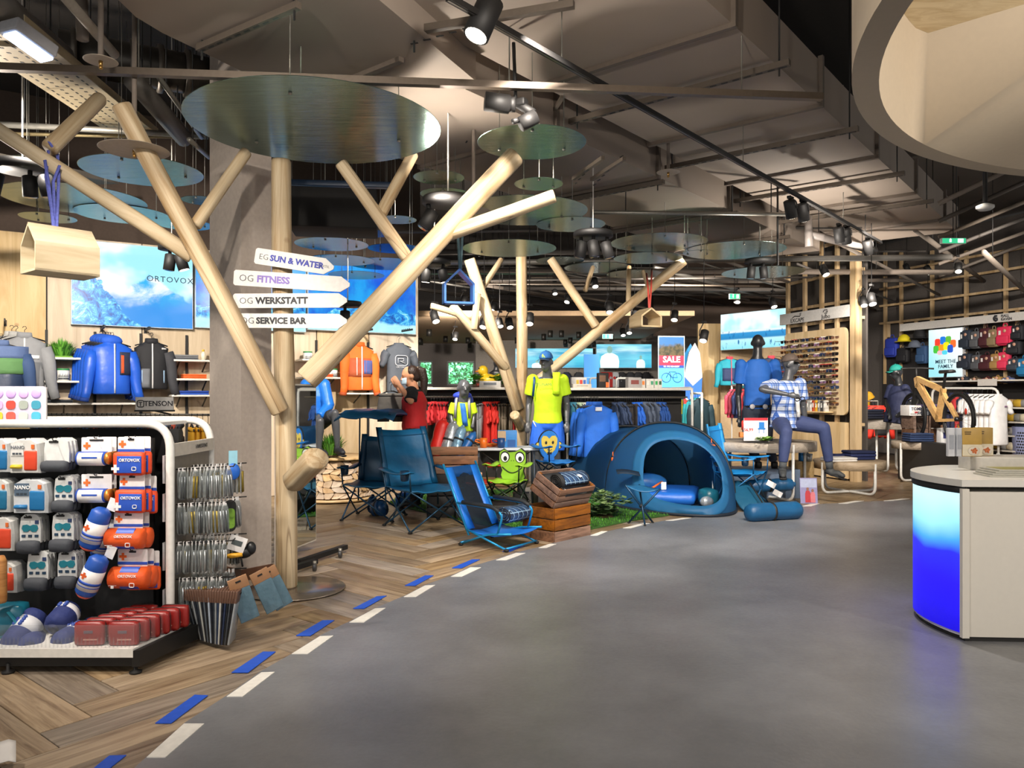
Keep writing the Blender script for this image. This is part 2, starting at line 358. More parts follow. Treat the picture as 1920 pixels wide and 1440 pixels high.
for i,(a,c)in enumerate(xs):
 xa,xb=P(a,0,BY).x,P(c,0,BY).x;m_=MB()
 for bx_ in(((xa+xb)/2,BY,zb+.02,xb-xa,.04),((xa+xb)/2,BY,zt-.02,xb-xa,.04)):m_.box((bx_[0],BY+.08,bx_[2]),(bx_[3],.1,.05))
 for x in(xa+.02,xb-.02):m_.box((x,BY+.08,(zb+zt)/2),(.05,.1,zt-zb-.05))
 wo=struct('window_%d'%(i+1),m_,C('9aa3a0',.5));g=MB();g.box(((xa+xb)/2,BY+.1,(zb+zt)/2),(xb-xa-.08,.01,zt-zb-.08))
 g.build('pane',C('e8fff8',.02,0,0,0,0,30,.12),wo)
mb=MB();FR=random.Random(5)
for k in range(5200):
 p=V((FR.uniform(-4.6,1.6),BY+1.2+FR.random()*1.2,FR.uniform(.9,3.3)));t=FR.uniform(0,PI);r=FR.uniform(.04,.09)
 a=V((math.cos(t),FR.uniform(-.5,.5),math.sin(t)))*r;c=V((-math.sin(t),FR.uniform(-.5,.5),math.cos(t)))*r*.6;mb.k=k%3
 mb.add([p-a,p+c,p+a,p-c],[(0,1,2,3)])
mb.k=0;mb.box((-1.5,BY+2.6,1.9),(8,.3,3.4));one('hedge',mb,[C('3f8f5a',.6),C('57b06e',.6),C('7fcf98',.6)],'green leafy hedge outside the far grey wall windows','hedge',kind='stuff')
spot((-1.5,BY+.35,4.9),(-1.5,BY+1.7,2.0),4500,130,.5,(.75,1,.95))  # added spot standing in for daylight on the hedge
mb=MB();mb.box((-.8,19.8,3.1),(9,8.4,.10));o=struct('soffit_far',mb,C('a88c6c',.7));o['label']='tan lowered ceiling with small black downlights far back'
for k in range(26):
 p=V((FR.uniform(-3.4,2.6),FR.uniform(16.2,22.5),2.97));m_=MB();m_.tube([p,p-V((0,0,.16))],.06,10);m_.build('downlight',C('15130f',.5),o)
mb=MB();mb.box((-2.6,23.7,.04),(.01,.01,.01))
# right-hand timber wall
mb=MB();a,c=RW.p(1600,740,-.10),RW.p(2150,740,-.10);mb.box(((a.x+c.x)/2,(a.y+c.y)/2,2.6),((c-a).length,.1,5.2),RW.rz);wall_right=struct('wall_right',mb,C('55504d',.8));wall_right['label']='dark grey wall behind the timber grid'
STUD=WOOD('c9b08a','a98c62',(8,8,.8),.6)
def stud(p,q,w,parent,m=STUD,d=.06):
 m_=MB();p,q=V(p),V(q);t=(q-p);L_=t.length
 rot=MX.Rotation(RW.rz,3,'Z')if abs(t.z)>.1 else MX.Rotation(math.atan2(t.y,t.x),3,'Z')
 m_.box((p+q)/2,(w,d,L_)if abs(t.z)>.1 else(L_,d,w),rot);return m_.build('stud',m,parent)
def rq(x,y,o=.12):return RW.p(x,y,o)
for x in(1660,1690,1748,1812,1886,1960):stud(rq(x,720),rq(x,470),.07,wall_right)
for y in(597,562,528,496):z=rq(1748,y).z;stud(V((*rq(1650,740,.16).to_2d(),z)),V((*rq(2000,740,.16).to_2d(),z)),.05,wall_right)
for x in(1666,1718,1778,1848,1908):z=rq(1748,597).z;stud(V((*rq(x,740,.1).to_2d(),z-.35)),V((*rq(x,740,.1).to_2d(),z)),.06,wall_right)
mb=MB();mb.box((9.6,6,2.6),(.2,14,5.2));
# far right recess walls
mb=MB();a=P(1308,740,19);c=P(1352,740,19);mb.box(((a.x+c.x)/2,19,1.6),(c.x-a.x,.1,3.2));o=one('plywood_partition',mb,PLY,'tall tan plywood partition beside the surfboards','partition',kind='structure')
mb=MB();a=P(1352,740,18.6);c=P(1500,740,18.6);mb.box(((a.x+c.x)/2,18.7,1.3),(c.x-a.x,.1,2.6));struct('wall_recess',mb,C('b59b78',.7))
mb=MB();a=P(1225,740,20.5);c=P(1480,740,20.5);mb.box(((a.x+c.x)/2,20.6,4.3),(c.x-a.x,.2,2.6));struct('wall_recess_upper',mb,BRN)
# column
cx=P(452,740,5.98);e1=V((-.777,.629,0));e2=V((.629,.777,0));mb=MB()
pl=[cx,cx+e2*.27,cx+e2*.27+e1*.46,cx+e1*.46];mb.slab([(p.x,p.y)for p in pl],0,5.25)
col=struct('column',mb,C('aba096',.75));col['label']='taupe square column behind the log tree'
mb=MB();cc=sum(pl,V())/4;pk=[cc+(p-cc)*1.06 for p in pl];mb.slab([(p.x,p.y)for p in pk],0,.09);mb.build('skirting',C('5a3b26',.5),col)
mb=MB();p=cx+e2*.33;mb.box((p.x,p.y,1.6),(.05,.03,3.2),.2);mb.build('corner_trim',C('b5aaa0',.6),col)
# ================================================================ CEILING SERVICES
TAUPE=C('9d9084',.7,0,0,.05,0,2);TAUPD=C('7d7268',.7);STEEL=C('6b645c',.45,.6);BLACK=C('121111',.62);BLKM=C('1b1a19',.6);GALV=C('8b8880',.4,.7)
STRUT=C('5e544a',.6);D1=V((.629,.777,0));N1=V((.777,-.629,0));DR=math.atan2(D1.y,D1.x)
def dpt(off,t,z):q=N1*off+D1*t;return V((q.x,q.y,z))
def duct(label,o0,o1,z0,z1,t0,t1,step,first):
 th=thing('ventilation_duct',label,'duct',dpt((o0+o1)/2,t0,z0))
 ts=[t0]+[t for t in[first+step*k for k in range(-6,12)]if t0<t<t1]+[t1]
 for a,c in zip(ts,ts[1:]):
  m_=MB();m_.box(dpt((o0+o1)/2,(a+c)/2,(z0+z1)/2),(c-a-.004,abs(o1-o0),z1-z0),DR);m_.build('duct_section',TAUPE,th,True)
 for t in ts[1:-1]:
  m_=MB();w=abs(o1-o0)
  m_.box(dpt((o0+o1)/2,t,z0-.012),(.045,w+.06,.04),DR);m_.box(dpt(max(o0,o1)+.015,t,(z0+z1)/2),(.045,.04,z1-z0+.06),DR);m_.box(dpt(min(o0,o1)-.015,t,(z0+z1)/2),(.045,.04,z1-z0+.06),DR)
  m_.build('flange',C('6b6056',.6),th,True)
 return th
# along-axis coordinate of a pixel on the lower right edge
def tedge(x,y,z):q=P(x,y,(z-H)*F/(HY-y));return q.x*D1.x+q.y*D1.y
t_a=tedge(1372,45,3.9)
duct('wide taupe ventilation duct running to the far right, its flanges regular',-2.07,-3.66,3.9,4.27,t_a-1.8,tedge(1797,434,3.9),1.81,t_a)
duct('taupe ventilation duct hidden behind the widest one, dark side showing',-3.87,-5.5,3.72,4.25,3.4,12.5,1.81,t_a+.5)
def strut(label,p,q,g='slotted steel rails slung under the ducts',s=.045,rods=True,zc=5.25):
 p,q=V(p),V(q);th=thing('hanger_rail',label,'rail',(p+q)/2,group=g);m_=MB();d=(q-p);rz=math.atan2(d.y,d.x)
 m_.box((p+q)/2,(d.length,s,s),rz);m_.build('channel',STRUT,th,True)
 m_=MB()
 for k in range(int(d.length/.09)):m_.box(p+d*((k+.5)*.09/d.length)+V((0,0,-s/2-.001)),(.05,.013,.004),rz)
 o=m_.build('slots',BLKM,th,True);o['kind']='stuff'
 if rods:
  for f in(.04,.96):
   m_=MB();a=p+d*f;m_.tube([a-V((0,0,.08)),V((a.x,a.y,zc))],.007,6);m_.build('threaded_rod',BLKM,th,True)
 return th
for i,(x,y)in enumerate([(1440,113),(1570,237),(1663,320),(1720,372)]):
 t=tedge(x,y,3.9);strut('slotted steel rail slung under the widest duct, %s from the camera'%['first','second','third','fourth'][i],dpt(-1.93,t,3.84),dpt(-3.85,t,3.84))
strut('slotted steel rail slung across the duct directly above the big black track spot',P(765,78,4.95),P(1075,-12,4.6))
strut('short steel rail under the rear duct beside the gobo projector',dpt(-3.8,7.2,3.66),dpt(-5.6,7.2,3.66));strut('steel rail under the rear duct right of the green tinted disc',dpt(-3.75,9.0,3.66),dpt(-5.6,9.0,3.66))
strut('steel rail under the rear duct above the cluster of blue discs',dpt(-3.75,10.8,3.66),dpt(-5.6,10.8,3.66))
# left sail of plasterboard
def sail(label,px,z,h,m):
 th=MB();q=[P(x,y,(z-H)*F/(HY-y))for x,y in px];q2=[(p.x,p.y)for p in q]
 ar=sum(a[0]*b_[1]-a[1]*b_[0]for a,b_ in zip(q2,q2[1:]+q2[:1]))
 if ar<0:q2=q2[::-1]
 th.slab(q2,z,z+h);return one('ceiling_sail',th,m,label,'ceiling panel',kind='structure')
sail('smooth taupe ceiling sail with rounded edge above the biggest disc',[(150,-60),(222,0),(255,32),(305,62),(372,94),(460,137),(560,165),(700,180),(780,175),(892,152),(723,10),(640,-60)],3.72,.2,TAUPE)
th=strut('steel channel fixed to the smooth ceiling sail, clips along it',P(372,92,4.95),P(560,8,4.4),None,.04,True)
# long dark rail across the view
a,c=P(-90,123,4.85),P(1541,182,5.3);th=thing('ceiling_rail','long grey steel rail spanning the view below the ducts','rail',(a+c)/2);d=c-a;m_=MB()
m_.box((a+c)/2,(d.length,.05,.045),MX.Rotation(math.atan2(d.y,d.x),3,'Z')@MX.Rotation(-math.atan2(d.z,d.to_2d().length),3,'Y'));m_.build('channel',C('6a5f54',.4,.5),th,True)
for f in(.2,.38,.62,.9):
 p=a+d*f;m_=MB();m_.tube([p,V((p.x,p.y,5.25))],.005,6);m_.build('rod',GALV,th,True)
# lighting track with spots
def can(m_,p,d,r,L_):d=V(d).normalized();m_.tube([p-d*L_*.5,p-d*L_*.46,p+d*L_*.5],[r*.86,r,r],18)
LENS=C('fff4e2',.4,0,5.0,0)
def track_spot(label,p,d,r,L_,top,g='black spots on the long track',em=LENS):
 p=V(p);d=V(d).normalized();th=thing('track_spotlight',label,'spotlight',p,group=g);m_=MB();can(m_,p,d,r,L_);m_.build('housing',BLACK,th,True)
 m_=MB();m_.tube([p+d*(L_*.5-.004),p+d*(L_*.5+.003)],r*.84,18);m_.build('lens',em,th,True)
 m_=MB();s_=d.cross(V((0,0,1))).normalized()*r*1.12;m_.tube(fillet([p+s_,p+s_*1+V((0,0,r*1.2)),V((p.x,p.y,top.z if hasattr(top,'z')else top)),],.03,3),.008,6);m_.build('yoke',BLACK,th,True)
 m_=MB();m_.box(V((p.x,p.y,(top.z if hasattr(top,'z')else top))),(.10,.04,.03),DR);m_.build('adapter',BLACK,th,True)
 if g[:5]=='small':m_=MB();m_.tube([V((p.x,p.y,top)),V((p.x,p.y,5.25))],.006,5);m_.build('drop_rod',BLACK,th,True)
 return th
zt_=3.55;tA=P(840,-5,(zt_-H)*F/745);tB=P(1652,455,(zt_-H)*F/(HY-455));th=thing('lighting_track','long black lighting track slanting across the ceiling to the right','track',(tA+tB)/2);d=tB-tA;tr=math.atan2(d.y,d.x)
m_=MB();m_.box((tA+tB)/2,(d.length,.036,.034),tr);m_.build('rail',BLACK,th,True)
m_=MB();m_.box((tA+tB)/2-V((0,0,.0175)),(d.length,.012,.003),tr);m_.build('groove',C('4a4846',.3,.5),th,True)
for f in(.12,.45,.8):
 p=tA+d*f;m_=MB();m_.tube([p,V((p.x,p.y,5.2))],.004,6);m_.build('suspension_wire',GALV,th,True)
p=P(907,34,4.3);track_spot('biggest black spot, top centre of the view, white lens tilted down',p,(-.35,-.2,-.9),.075,.24,p.z+.18)
for x,y,lb in[(1482,392,'left one of the pair of black track spots nearest along the slanting track'),(1505,398,'right one of the pair of black track spots nearest along the slanting track'),(1573,440,'left one of the farther pair of black track spots'),(1586,443,'right one of the farther pair of black track spots'),(1627,464,'last black spot at the far end of the slanting track')]:
 t=zt_-H;Y=(t-.12)*F/(HY-y);p=P(x,y,Y);track_spot(lb,p,(.3,.35,-.9),.06,.19,zt_)
for x,y0,y1,Yq in[(1458,350,497,9.0)]:
 m_=MB();m_.tube([P(x,y0,Yq),P(x,y1,Yq)],.012,8);one('drop_rod',m_,BLACK,'thin black drop rod hanging from the track above the blue discs','rod')
# gobo projector on a drop rod
p0,p1=P(963,80,5.2),P(967,192,5.2);th=thing('gobo_projector','black twin head projector on a drop rod beside the big disc','projector',p1);m_=MB();m_.tube([p0,p1],.012,8);m_.build('drop_rod',BLACK,th,True)
m_=MB();m_.box(p1+V((0,0,-.01)),(.16,.07,.05),-.5,.01);m_.tube([p1,P(1000,212,5.15)],.03,8);m_.build('yoke',BLACK,th,True)
m_=MB();a=P(935,196,5.1);m_.tube([a-V((.09,.03,-.01)),a+V((.07,.0,0))],.062,18);m_.tube([a+V((.07,0,0)),a+V((.11,0,0))],.05,18);m_.build('head',BLACK,th,True)
m_=MB();a=P(990,225,5.1);m_.tube([a-V((.05,0,.03)),a+V((.05,.02,.03))],.05,16);m_.tube([a+V((-.06,0,0)),a+V((-.1,-.03,-.02))],.018,10);m_.build('head',BLACK,th,True)
# ---------------------------------------------------------------- brushed metal discs on chains
mt,nt,b,N,L=nodes('brushed_metal');b.inputs['Metallic'].default_value=1;b.inputs['Roughness'].default_value=.2
tc=N('ShaderNodeTexCoord');mp=N('ShaderNodeMapping');mp.inputs['Scale'].default_value=(1.5,260,1);L(tc.outputs['Object'],mp.inputs[0]);nz_=N('ShaderNodeTexNoise');nz_.inputs['Scale'].default_value=1;L(mp.outputs[0],nz_.inputs['Vector'])
bp=N('ShaderNodeBump');bp.inputs['Strength'].default_value=.5;bp.inputs['Distance'].default_value=.004;L(nz_.outputs['Fac'],bp.inputs['Height']);L(bp.outputs[0],b.inputs['Normal']);L(RAMP(nt,L,nz_.outputs['Fac'],[(.3,'648078'),(.7,'859e95')]),b.inputs['Base Color']);BRUSH=mt
def disc(x,y,w,Y,label,wires=True,m=None,th_=.004,cat='disc',nm='metal_disc',tilt=None):
 r=w*Y/F;c=P(x,y,Y);th=thing(nm,label,cat,c,group='brushed metal discs under the ceiling' if nm=='metal_disc' else 'round sprinkler plates')
 q=MX.Identity(4)if tilt is None else MX.Rotation(tilt[0],4,'X')@MX.Rotation(tilt[1],4,'Y')
 m_=MB();m_.lathe([(.004,-th_*.5),(r-.003,-th_*.5),(r,0),(r-.003,th_*.5),(.004,th_*.5)],c,56,q)
 for f in m_.f[-2:]:pass
 m_.sm=[False]*len(m_.sm);m_.build('plate',m or BRUSH,th,True)
 if wires:
  for k in range(3):
   a=2.1*k+.5;e=c+q.to_3x3()@V((math.cos(a)*r*.7,math.sin(a)*r*.7,0));t=MB();t.tube([e,e+V((0,0,5.245-e.z))],.0035,5)
   t.tube([e-V((0,0,.012)),e-V((0,0,.002))],.012,6);t.build('chain',GALV,th,True)
 return th
for q in[(593,237,233,5.2,'biggest brushed metal disc, crowning the front log tree'),(997,268,102,5.8,'brushed metal disc with green sheen right of the biggest disc'),(267,321,107,6.2,'dark green tinted metal disc behind the left log branches'),
(140,374,124,7.6,'wide blue lit disc behind the wooden bird house ribbon'),(230,402,82,8.2,'blue lit metal disc just over the mountain screen'),(378,376,36,8.4,'small bright cyan disc tucked against the taupe column'),
(90,408,48,8.0,'small pale green disc hanging over the plywood wall'),(345,421,52,8.8,'grey disc half hidden behind the two crossing left logs'),(72,305,48,7.0,'small disc above the black ring lamp on the left'),
(823,333,48,7.0,'small pale disc hanging right under the biggest disc rim'),(1010,345,46,6.6,'small green sheen disc where the right log ends'),(834,364,46,7.4,'small green disc over the black ring lamp by the right log'),
(982,396,120,7.8,'wide grey disc behind the right log tip'),(1070,421,65,8.4,'blue green disc over the triple black spots'),(955,466,88,8.8,'grey green disc above the middle log tree'),
(1235,455,90,9.5,'blue disc level with the far right log tip'),(1215,484,64,10.2,'flat grey disc under the blue disc at right'),(1376,470,94,10.0,'blue green disc around the thin black drop rod'),
(1430,511,75,11.0,'disc nearest the timber studs at right'),(622,458,68,8.4,'reddish reflecting disc right of the front trunk'),(560,492,60,9.0,'blue disc behind the front trunk and top sign'),
(640,488,62,9.4,'slim blue disc between trunk and right log'),(740,466,50,9.8,'disc behind the fork of the right log'),(722,495,70,10.0,'bright blue disc over the cave screen'),(668,516,52,10.4,'lowest blue disc in front of the cave screen'),
(745,412,36,8.6,'greenish disc in the fork of the right logs'),(700,438,34,9.4,'small blue disc under the black ceiling box'),(1120,502,62,12.0,'thin disc over the second tree right branch'),(1310,474,30,9.6,'small tan disc between two blue discs'),
(1050,489,45,11.5,'slim disc behind the middle tree fork'),(1190,514,52,12.5,'slim dark disc under the flat grey disc')]:disc(*q)
CREAM=C('a89c8d',.6)
for q in[(189,114,30,4.5,'small cream sprinkler plate under the dark pipe at top left'),(252,281,62,5.0,'largest cream sprinkler plate, crossing the left log'),(713,47,30,5.0,'cream sprinkler plate on the ceiling sail'),
(888,395,30,6.6,'cream sprinkler plate half behind the right log'),(1253,323,22,7.5,'cream sprinkler plate under the far end of the rear duct'),(1292,473,28,10.5,'cream sprinkler plate among the blue discs')]:
 th=disc(*q,wires=False,m=CREAM,cat='sprinkler',nm='sprinkler_plate');c=WM[th].translation
 m_=MB();m_.tube([c,c-V((0,0,.035))],.012,8);m_.ball(c-V((0,0,.04)),.012,8,6);m_.build('nozzle',C('b08a50',.3,.9),th,True)
 m_=MB();m_.tube([c,V((c.x,c.y,5.25))],.016,8);m_.build('drop_pipe',TAUPD,th,True)
# ---------------------------------------------------------------- ring lamps with cans
def ring_lamp(label,x,y,w,Y,cans,g=None):
 r=w*Y/F;c=P(x,y,Y);th=thing('ring_spotlight',label,'spotlight',c,group='black ring lamps with cans');m_=MB();m_.lathe([(r*.02,.03),(r*.96,.03),(r,.015),(r,-.025),(r*.02,-.025)],c,36);m_.build('ring_body',BLACK,th,True)
 m_=MB();m_.tube([c+V((0,0,.02)),V((c.x,c.y,5.25))],.006,6);m_.build('cable',C('cfcac0',.6),th,True)
 for dx,dy,dr,em in cans:
  p=c+V((dx,dy,-.15));dv=V(dr).normalized();m_=MB();can(m_,p,dv,.055,.16);m_.tube([p-dv*.03,c+V((dx,dy,-.02))],.018,8);cn=m_.build('can',BLACK,th,True)
  m_=MB();m_.tube([p+dv*.079,p+dv*.083],.046,16);l_=m_.build('lens',LENS if em else C('2b2b30',.1),cn);l_.data.transform(WM[th].inverted());WM[l_]=WM[th]
ring_lamp('black ring lamp with two cans by the right log',840,377,48,6.2,[(-.16,0,(-.4,-.2,-.8),0),(.08,0,(-.05,-.1,-1),0)])
ring_lamp('black ring lamp with three cans below the blue green disc',1112,440,37,7.6,[(-.12,0,(-.2,-.1,-1),0),(.0,-.05,(.1,-.2,-1),0),(.14,0,(.25,-.1,-1),0)])
ring_lamp('black ring lamp at the far left, one can glowing',42,314,52,6.0,[(-.15,-.1,(-.1,-.2,-1),1),(.06,0,(.05,0,-1),0),(.2,-.02,(.25,0,-1),0)])
ring_lamp('black ring lamp in front of the mountain screen',322,464,24,7.8,[(-.02,0,(-.1,-.1,-1),0),(.1,0,(.3,.1,-1),1)])
ring_lamp('black ring lamp in front of the cave screen',652,571,26,8.4,[(-.03,0,(0,-.1,-1),1)])
ring_lamp('black ring lamp left of the blue bird house',815,492,30,9.0,[(-.1,0,(-.1,.1,-1),1),(.1,0,(.2,.1,-1),1)])
ring_lamp('black ring lamp under the slim right discs',1425,490,28,10.4,[(-.12,0,(-.1,0,-1),0),(.05,0,(.1,0,-1),0)])
# ---------------------------------------------------------------- drum with plywood cavity at top right
mb=MB();cxx,cyy,rr,z0=4.1,2.43,2.77,2.9;n=144
ri=2.655
circ=lambda r,z,n=n:[(cxx+r*math.cos(2*PI*i/n),cyy+r*math.sin(2*PI*i/n),z)for i in range(n)]
th=thing('ceiling_drum','huge beige ceiling drum with pale plywood cavity over the white counter','ceiling drum',(cxx,cyy,z0))
top=[]
for i in range(n):
 t=2*PI*i/n;c_,s_=math.cos(t),math.sin(t);r=2.62;nx_,ny_=.70,.715;q=c_*nx_+s_*ny_
 if q>0:r=min(r,((2.35-cxx)*nx_+(4.34-cyy)*ny_)/q)
 top.append((cxx+r*c_,cyy+r*s_,3.5))
for r_ in([circ(rr,4.6),circ(rr,z0)],[circ(rr,z0),circ(ri,z0)],[circ(ri,z0),top]):mb.loft(r_,caps=False)
mb.build('drum_shell',C('bfb19c',.75,0,0,.03),th,True)
mb=MB();mb.slab([(p[0],p[1])for p in top],3.49,3.55);mb.build('cavity_board',WOOD('e3d2ae','cbb48a',(5,18,5),.6,0,True),th,True)
# ---------------------------------------------------------------- pipes, trays and battens
def pipe(label,p,q,r,m=TAUPD,cat='pipe',name='ceiling_pipe',g=None,collars=0,n=12):
 p,q=V(p),V(q);th=thing(name,label,cat,(p+q)/2,group=g);m_=MB();m_.tube([p,q],r,n);m_.build('tube',m,th,True);d=q-p
 for k in range(collars):
  a=p+d*((k+.5)/collars);t=d.normalized()*.02;m_=MB();m_.tube([a-t,a+t],r*1.18,n);m_.build('collar',STEEL,th,True)
 for f in(.15,.85):
  a=p+d*f
  if a.z<5.1:m_=MB();m_.tube([a+V((0,0,r)),V((a.x,a.y,5.25))],.006,5);m_.build('hanger',BLKM,th,True)
 return th
pipe('fat grey pipe running past the lit batten at top left',P(-60,-40,4.0),P(115,105,5.3),.085,C('7d7770',.5));pipe('slim cream pipe slanting at top left',P(118,-10,4.2),P(215,102,5.0),.03,C('a09688',.6))
pipe('vertical short grey pipe above the cream sprinkler',P(152,-10,4.7),P(155,75,4.7),.035);pipe('dark ribbed air duct behind the long rail at left',P(110,95,5.9),P(470,160,6.6),.16,C('4c4843',.35,.6),'duct','spiral_duct',None,7,20)
pipe('fat dark pipe over the left branch crossing',P(250,150,5.4),P(345,260,6.4),.07,C('5a554f',.5));pipe('steel pipe crossing high behind the left logs',P(-20,232,6.8),P(390,255,7.4),.028,GALV)
pipe('second steel conduit low behind the left logs',P(-20,250,7.0),P(390,258,7.6),.018,C('9a8a66',.4,.6))
for i,(a,c,Yq,lb)in enumerate([((250,150),(340,255),5.6,'grey conduit slanting down to the column, leftmost of four'),((268,150),(350,245),5.8,'grey conduit slanting to the column, second of four'),((298,145),(378,258),5.7,'bright conduit slanting to the column, third of four'),((355,262),(392,295),5.9,'short conduit end beside the column top')]):
 pipe(lb,P(*a,Yq),P(*c,Yq+1.2),.02,GALV)
# perforated cable tray, top left
def tray(label,a,c,wdt,perf=True,m=C('b5a585',.5,.2)):
 a,c=V(a),V(c);th=thing('cable_tray',label,'cable tray',(a+c)/2);d=c-a;rz=math.atan2(d.y,d.x);Q=MX.Rotation(rz,3,'Z')@MX.Rotation(-math.atan2(d.z,d.to_2d().length),3,'Y');m_=MB()
 m_.box((a+c)/2,(d.length,wdt,.006),Q);e=Q@V((0,wdt/2,.03));m_.box((a+c)/2+e,(d.length,.005,.06),Q);e=Q@V((0,-wdt/2,.03));m_.box((a+c)/2+e,(d.length,.005,.06),Q);m_.build('trough',m,th,True)
 if perf:
  m_=MB()
  for k in range(int(d.length/.11)):
   for j in range(5):m_.box(a+Q@V((.05+k*.11+(.04 if j%2 else 0),(j-2)*wdt*.18,-.0035)),(.05 if j%2==0 else .025,.012 if j%2==0 else .022,.003),Q)
  o=m_.build('perforations',BLKM,th,True);o['kind']='stuff'
tray('perforated cream cable tray slanting in from the left edge',P(-40,40,4.3),P(250,250,7.6),.46)
tray('cable tray bundle behind the third left log',P(-30,300,7.2),P(200,345,9),.3,False,C('6d675f',.5,.4))
# lit batten lamp
a,c=P(18,62,4.15),P(88,112,4.35);d=c-a;th=thing('batten_lamp','bluish white lit batten lamp at top left','lamp',(a+c)/2);rz=math.atan2(d.y,d.x);Q=MX.Rotation(rz,3,'Z')@MX.Rotation(-math.atan2(d.z,d.to_2d().length),3,'Y');m_=MB()
m_.box((a+c)/2+V((0,0,.04)),(d.length*1.12,.15,.07),Q,.01);m_.build('housing',C('a9a9ad',.4),th,True);m_=MB();m_.box((a+c)/2+V((0,0,-.002)),(d.length*1.02,.10,.02),Q,.005);m_.build('diffuser',C('b9d2ff',.3,0,4.5,0),th,True)
# black ceiling box behind trunk
m_=MB();a=P(628,400,7.2);m_.box(a,(.78,.5,.36),.15,.01);one('ceiling_unit',m_,C('090909',.85),'black boxed ceiling unit right of the front trunk','ceiling unit')
m_=MB();a=P(620,345,7.8);m_.box(a,(1.3,.08,.06),.1,.01);one('ceiling_beam',m_,C('243a55',.4),'blue grey steel beam over the black ceiling unit','beam')
# grille tongs: angled thin rails between ducts and discs
for i,(a,c,lb)in enumerate([((825,165),(800,260),'left slanted bright rail between the big disc and the gobo projector'),((895,170),(872,275),'second slanted bright rail left of the gobo projector'),((1055,175),(1025,235),'slanted rail right of the gobo projector'),
((1130,285),(1075,345),'slanted pale rail under the rear duct, first of two'),((1170,285),(1110,348),'slanted pale rail under the rear duct, second of two')]):
 strut(lb,P(*a,6.3),P(*c,6.9),None,.03,False)
# rows of pipes and rails deeper in the ceiling
CR=random.Random(21)
def farpipe(Yq,z,x0,x1,r,m,lb):pipe(lb,(x0,Yq,z),(x1,Yq+CR.uniform(-.6,.6),z),r,m,g='services pipes deep in the dark ceiling',n=8)
def tk(r):return 'thin' if r<.028 else 'medium' if r<.04 else 'fat'
tn_=['taupe','grey brown','tan','dark grey','steel'];tones=[TAUPD,C('5f574f',.6),C('7a6e62',.6),C('4d4844',.6),C('6a6762',.45,.6)]
for k in range(20):
 Yq=11.6+k*.55;r_=CR.choice((.018,.025,.035,.045));t_=CR.randrange(5);farpipe(Yq,3.35+CR.random()*.8+.02*k,-3.0+CR.uniform(-1,2.5)+.1*k,3.2+CR.uniform(0,4)+.25*k,r_,tones[t_],'%s %s pipe across the dark ceiling, %s row counted from the big ducts'%(tk(r_),tn_[t_],nth(k)))
for k in range(16):
 o_=1.0-k*.85;z=3.5+CR.random()*.7;r_=CR.choice((.02,.03,.04));t_=CR.randrange(5);pipe('%s %s pipe running lengthways in the dark ceiling, %s from the timber wall'%(tk(r_),tn_[t_],nth(k)),dpt(o_-1.0,11+CR.random()*2,z),dpt(o_-1.0,19+CR.random()*4,z),r_,tones[t_],g='services pipes deep in the dark ceiling',n=8)
for i,(y0,y1)in enumerate([(342,300),(375,340),(405,380),(432,412),(455,440),(478,462)]):
 pipe('thin rail in the dark ceiling over the backpack wall, %s below the beige drum'%nth(i),P(1760,y0+40,9.5+i),P(1990,y1-30,9+i),.03,tones[i%4],g='rails over the backpack wall',n=8)
pipe('grey drain pipe with elbow right of the blue discs',P(1515,438,9.8),P(1640,470,10.6),.05,C('6e6864',.5));pipe('short upright of the grey drain pipe',P(1515,405,9.8),P(1517,462,9.8),.05,C('6e6864',.5))
pipe('horizontal galvanised pipe under the duct far end',P(1110,398,8.2),P(1500,402,9.0),.022,GALV)
# white smoke detector on a rod
th=thing('smoke_detector','white smoke detector hanging under the beige drum','detector',P(1847,385,7));m_=MB();c=P(1847,388,7);m_.lathe([(.01,-.03),(.05,-.03),(.075,-.01),(.075,.01),(.03,.03),(.01,.03)],c,20);m_.build('head',C('dcdad6',.5),th,True)
m_=MB();m_.tube([c,V((c.x,c.y,5.2))],.02,8);m_.build('drop_pipe',BLKM,th,True)
# small far ceiling spots
SP=sorted([(870,563,0),(908,605,1),(937,605,1),(955,606,1),(993,598,1),(925,576,1),(854,630,1),(896,500,0),(1190,592,1),(1265,592,1),(1168,623,1),(1180,618,1),(1143,577,0),(1552,514,1),(1572,512,1),(1598,520,1),(1619,565,1),(1634,561,1),
(1383,560,1),(1380,560,1),(1449,568,1),(1740,506,1),(1700,502,1),(1797,502,1),(1320,630,1),(815,594,1),(923,604,1),(1065,560,0),(1115,530,0),(1040,545,0),(1545,507,1)])
for i,(x,y,e)in enumerate(SP):
 Yq=11+((i*7)%9)*.8;p=P(x,y,Yq);dv=V((CR.uniform(-.3,.3),-.45,-.85));track_spot('small black spot far back in the ceiling, %s counted from the cave screen'%nth(i),p,dv,.06,.17,p.z+.2,'small far ceiling spots')
def exit_sign(label,x,y,Y,w,h):
 th=thing('exit_sign',label,'sign',P(x,y,Y));m_=MB();m_.box(P(x,y,Y),(w,.05,h),0,.005);m_.build('box',C('e8f0ea',.5),th,True);m_=MB();m_.box(P(x,y,Y)+V((0,-.027,0)),(w*.92,.006,h*.86));m_.build('pictogram_panel',C('35c48a',.5,0,1.0,0),th,True)
 m_=MB();q=P(x,y,Y);m_.tube([q,V((q.x,q.y,5.25))],.006,5);m_.build('hanger',BLACK,th,True)
 p=P(x,y,Y)+V((-w*.15,-.032,0));m_=MB();m_.box(p,(w*.08,.004,h*.5));m_.box(p+V((w*.4,0,0)),(w*.22,.004,h*.7));m_.ball(p+V((0,0,h*.32)),h*.1,8,6);m_.build('running_figure',C('f2fff8',.5,0,1.2,0),th,True)
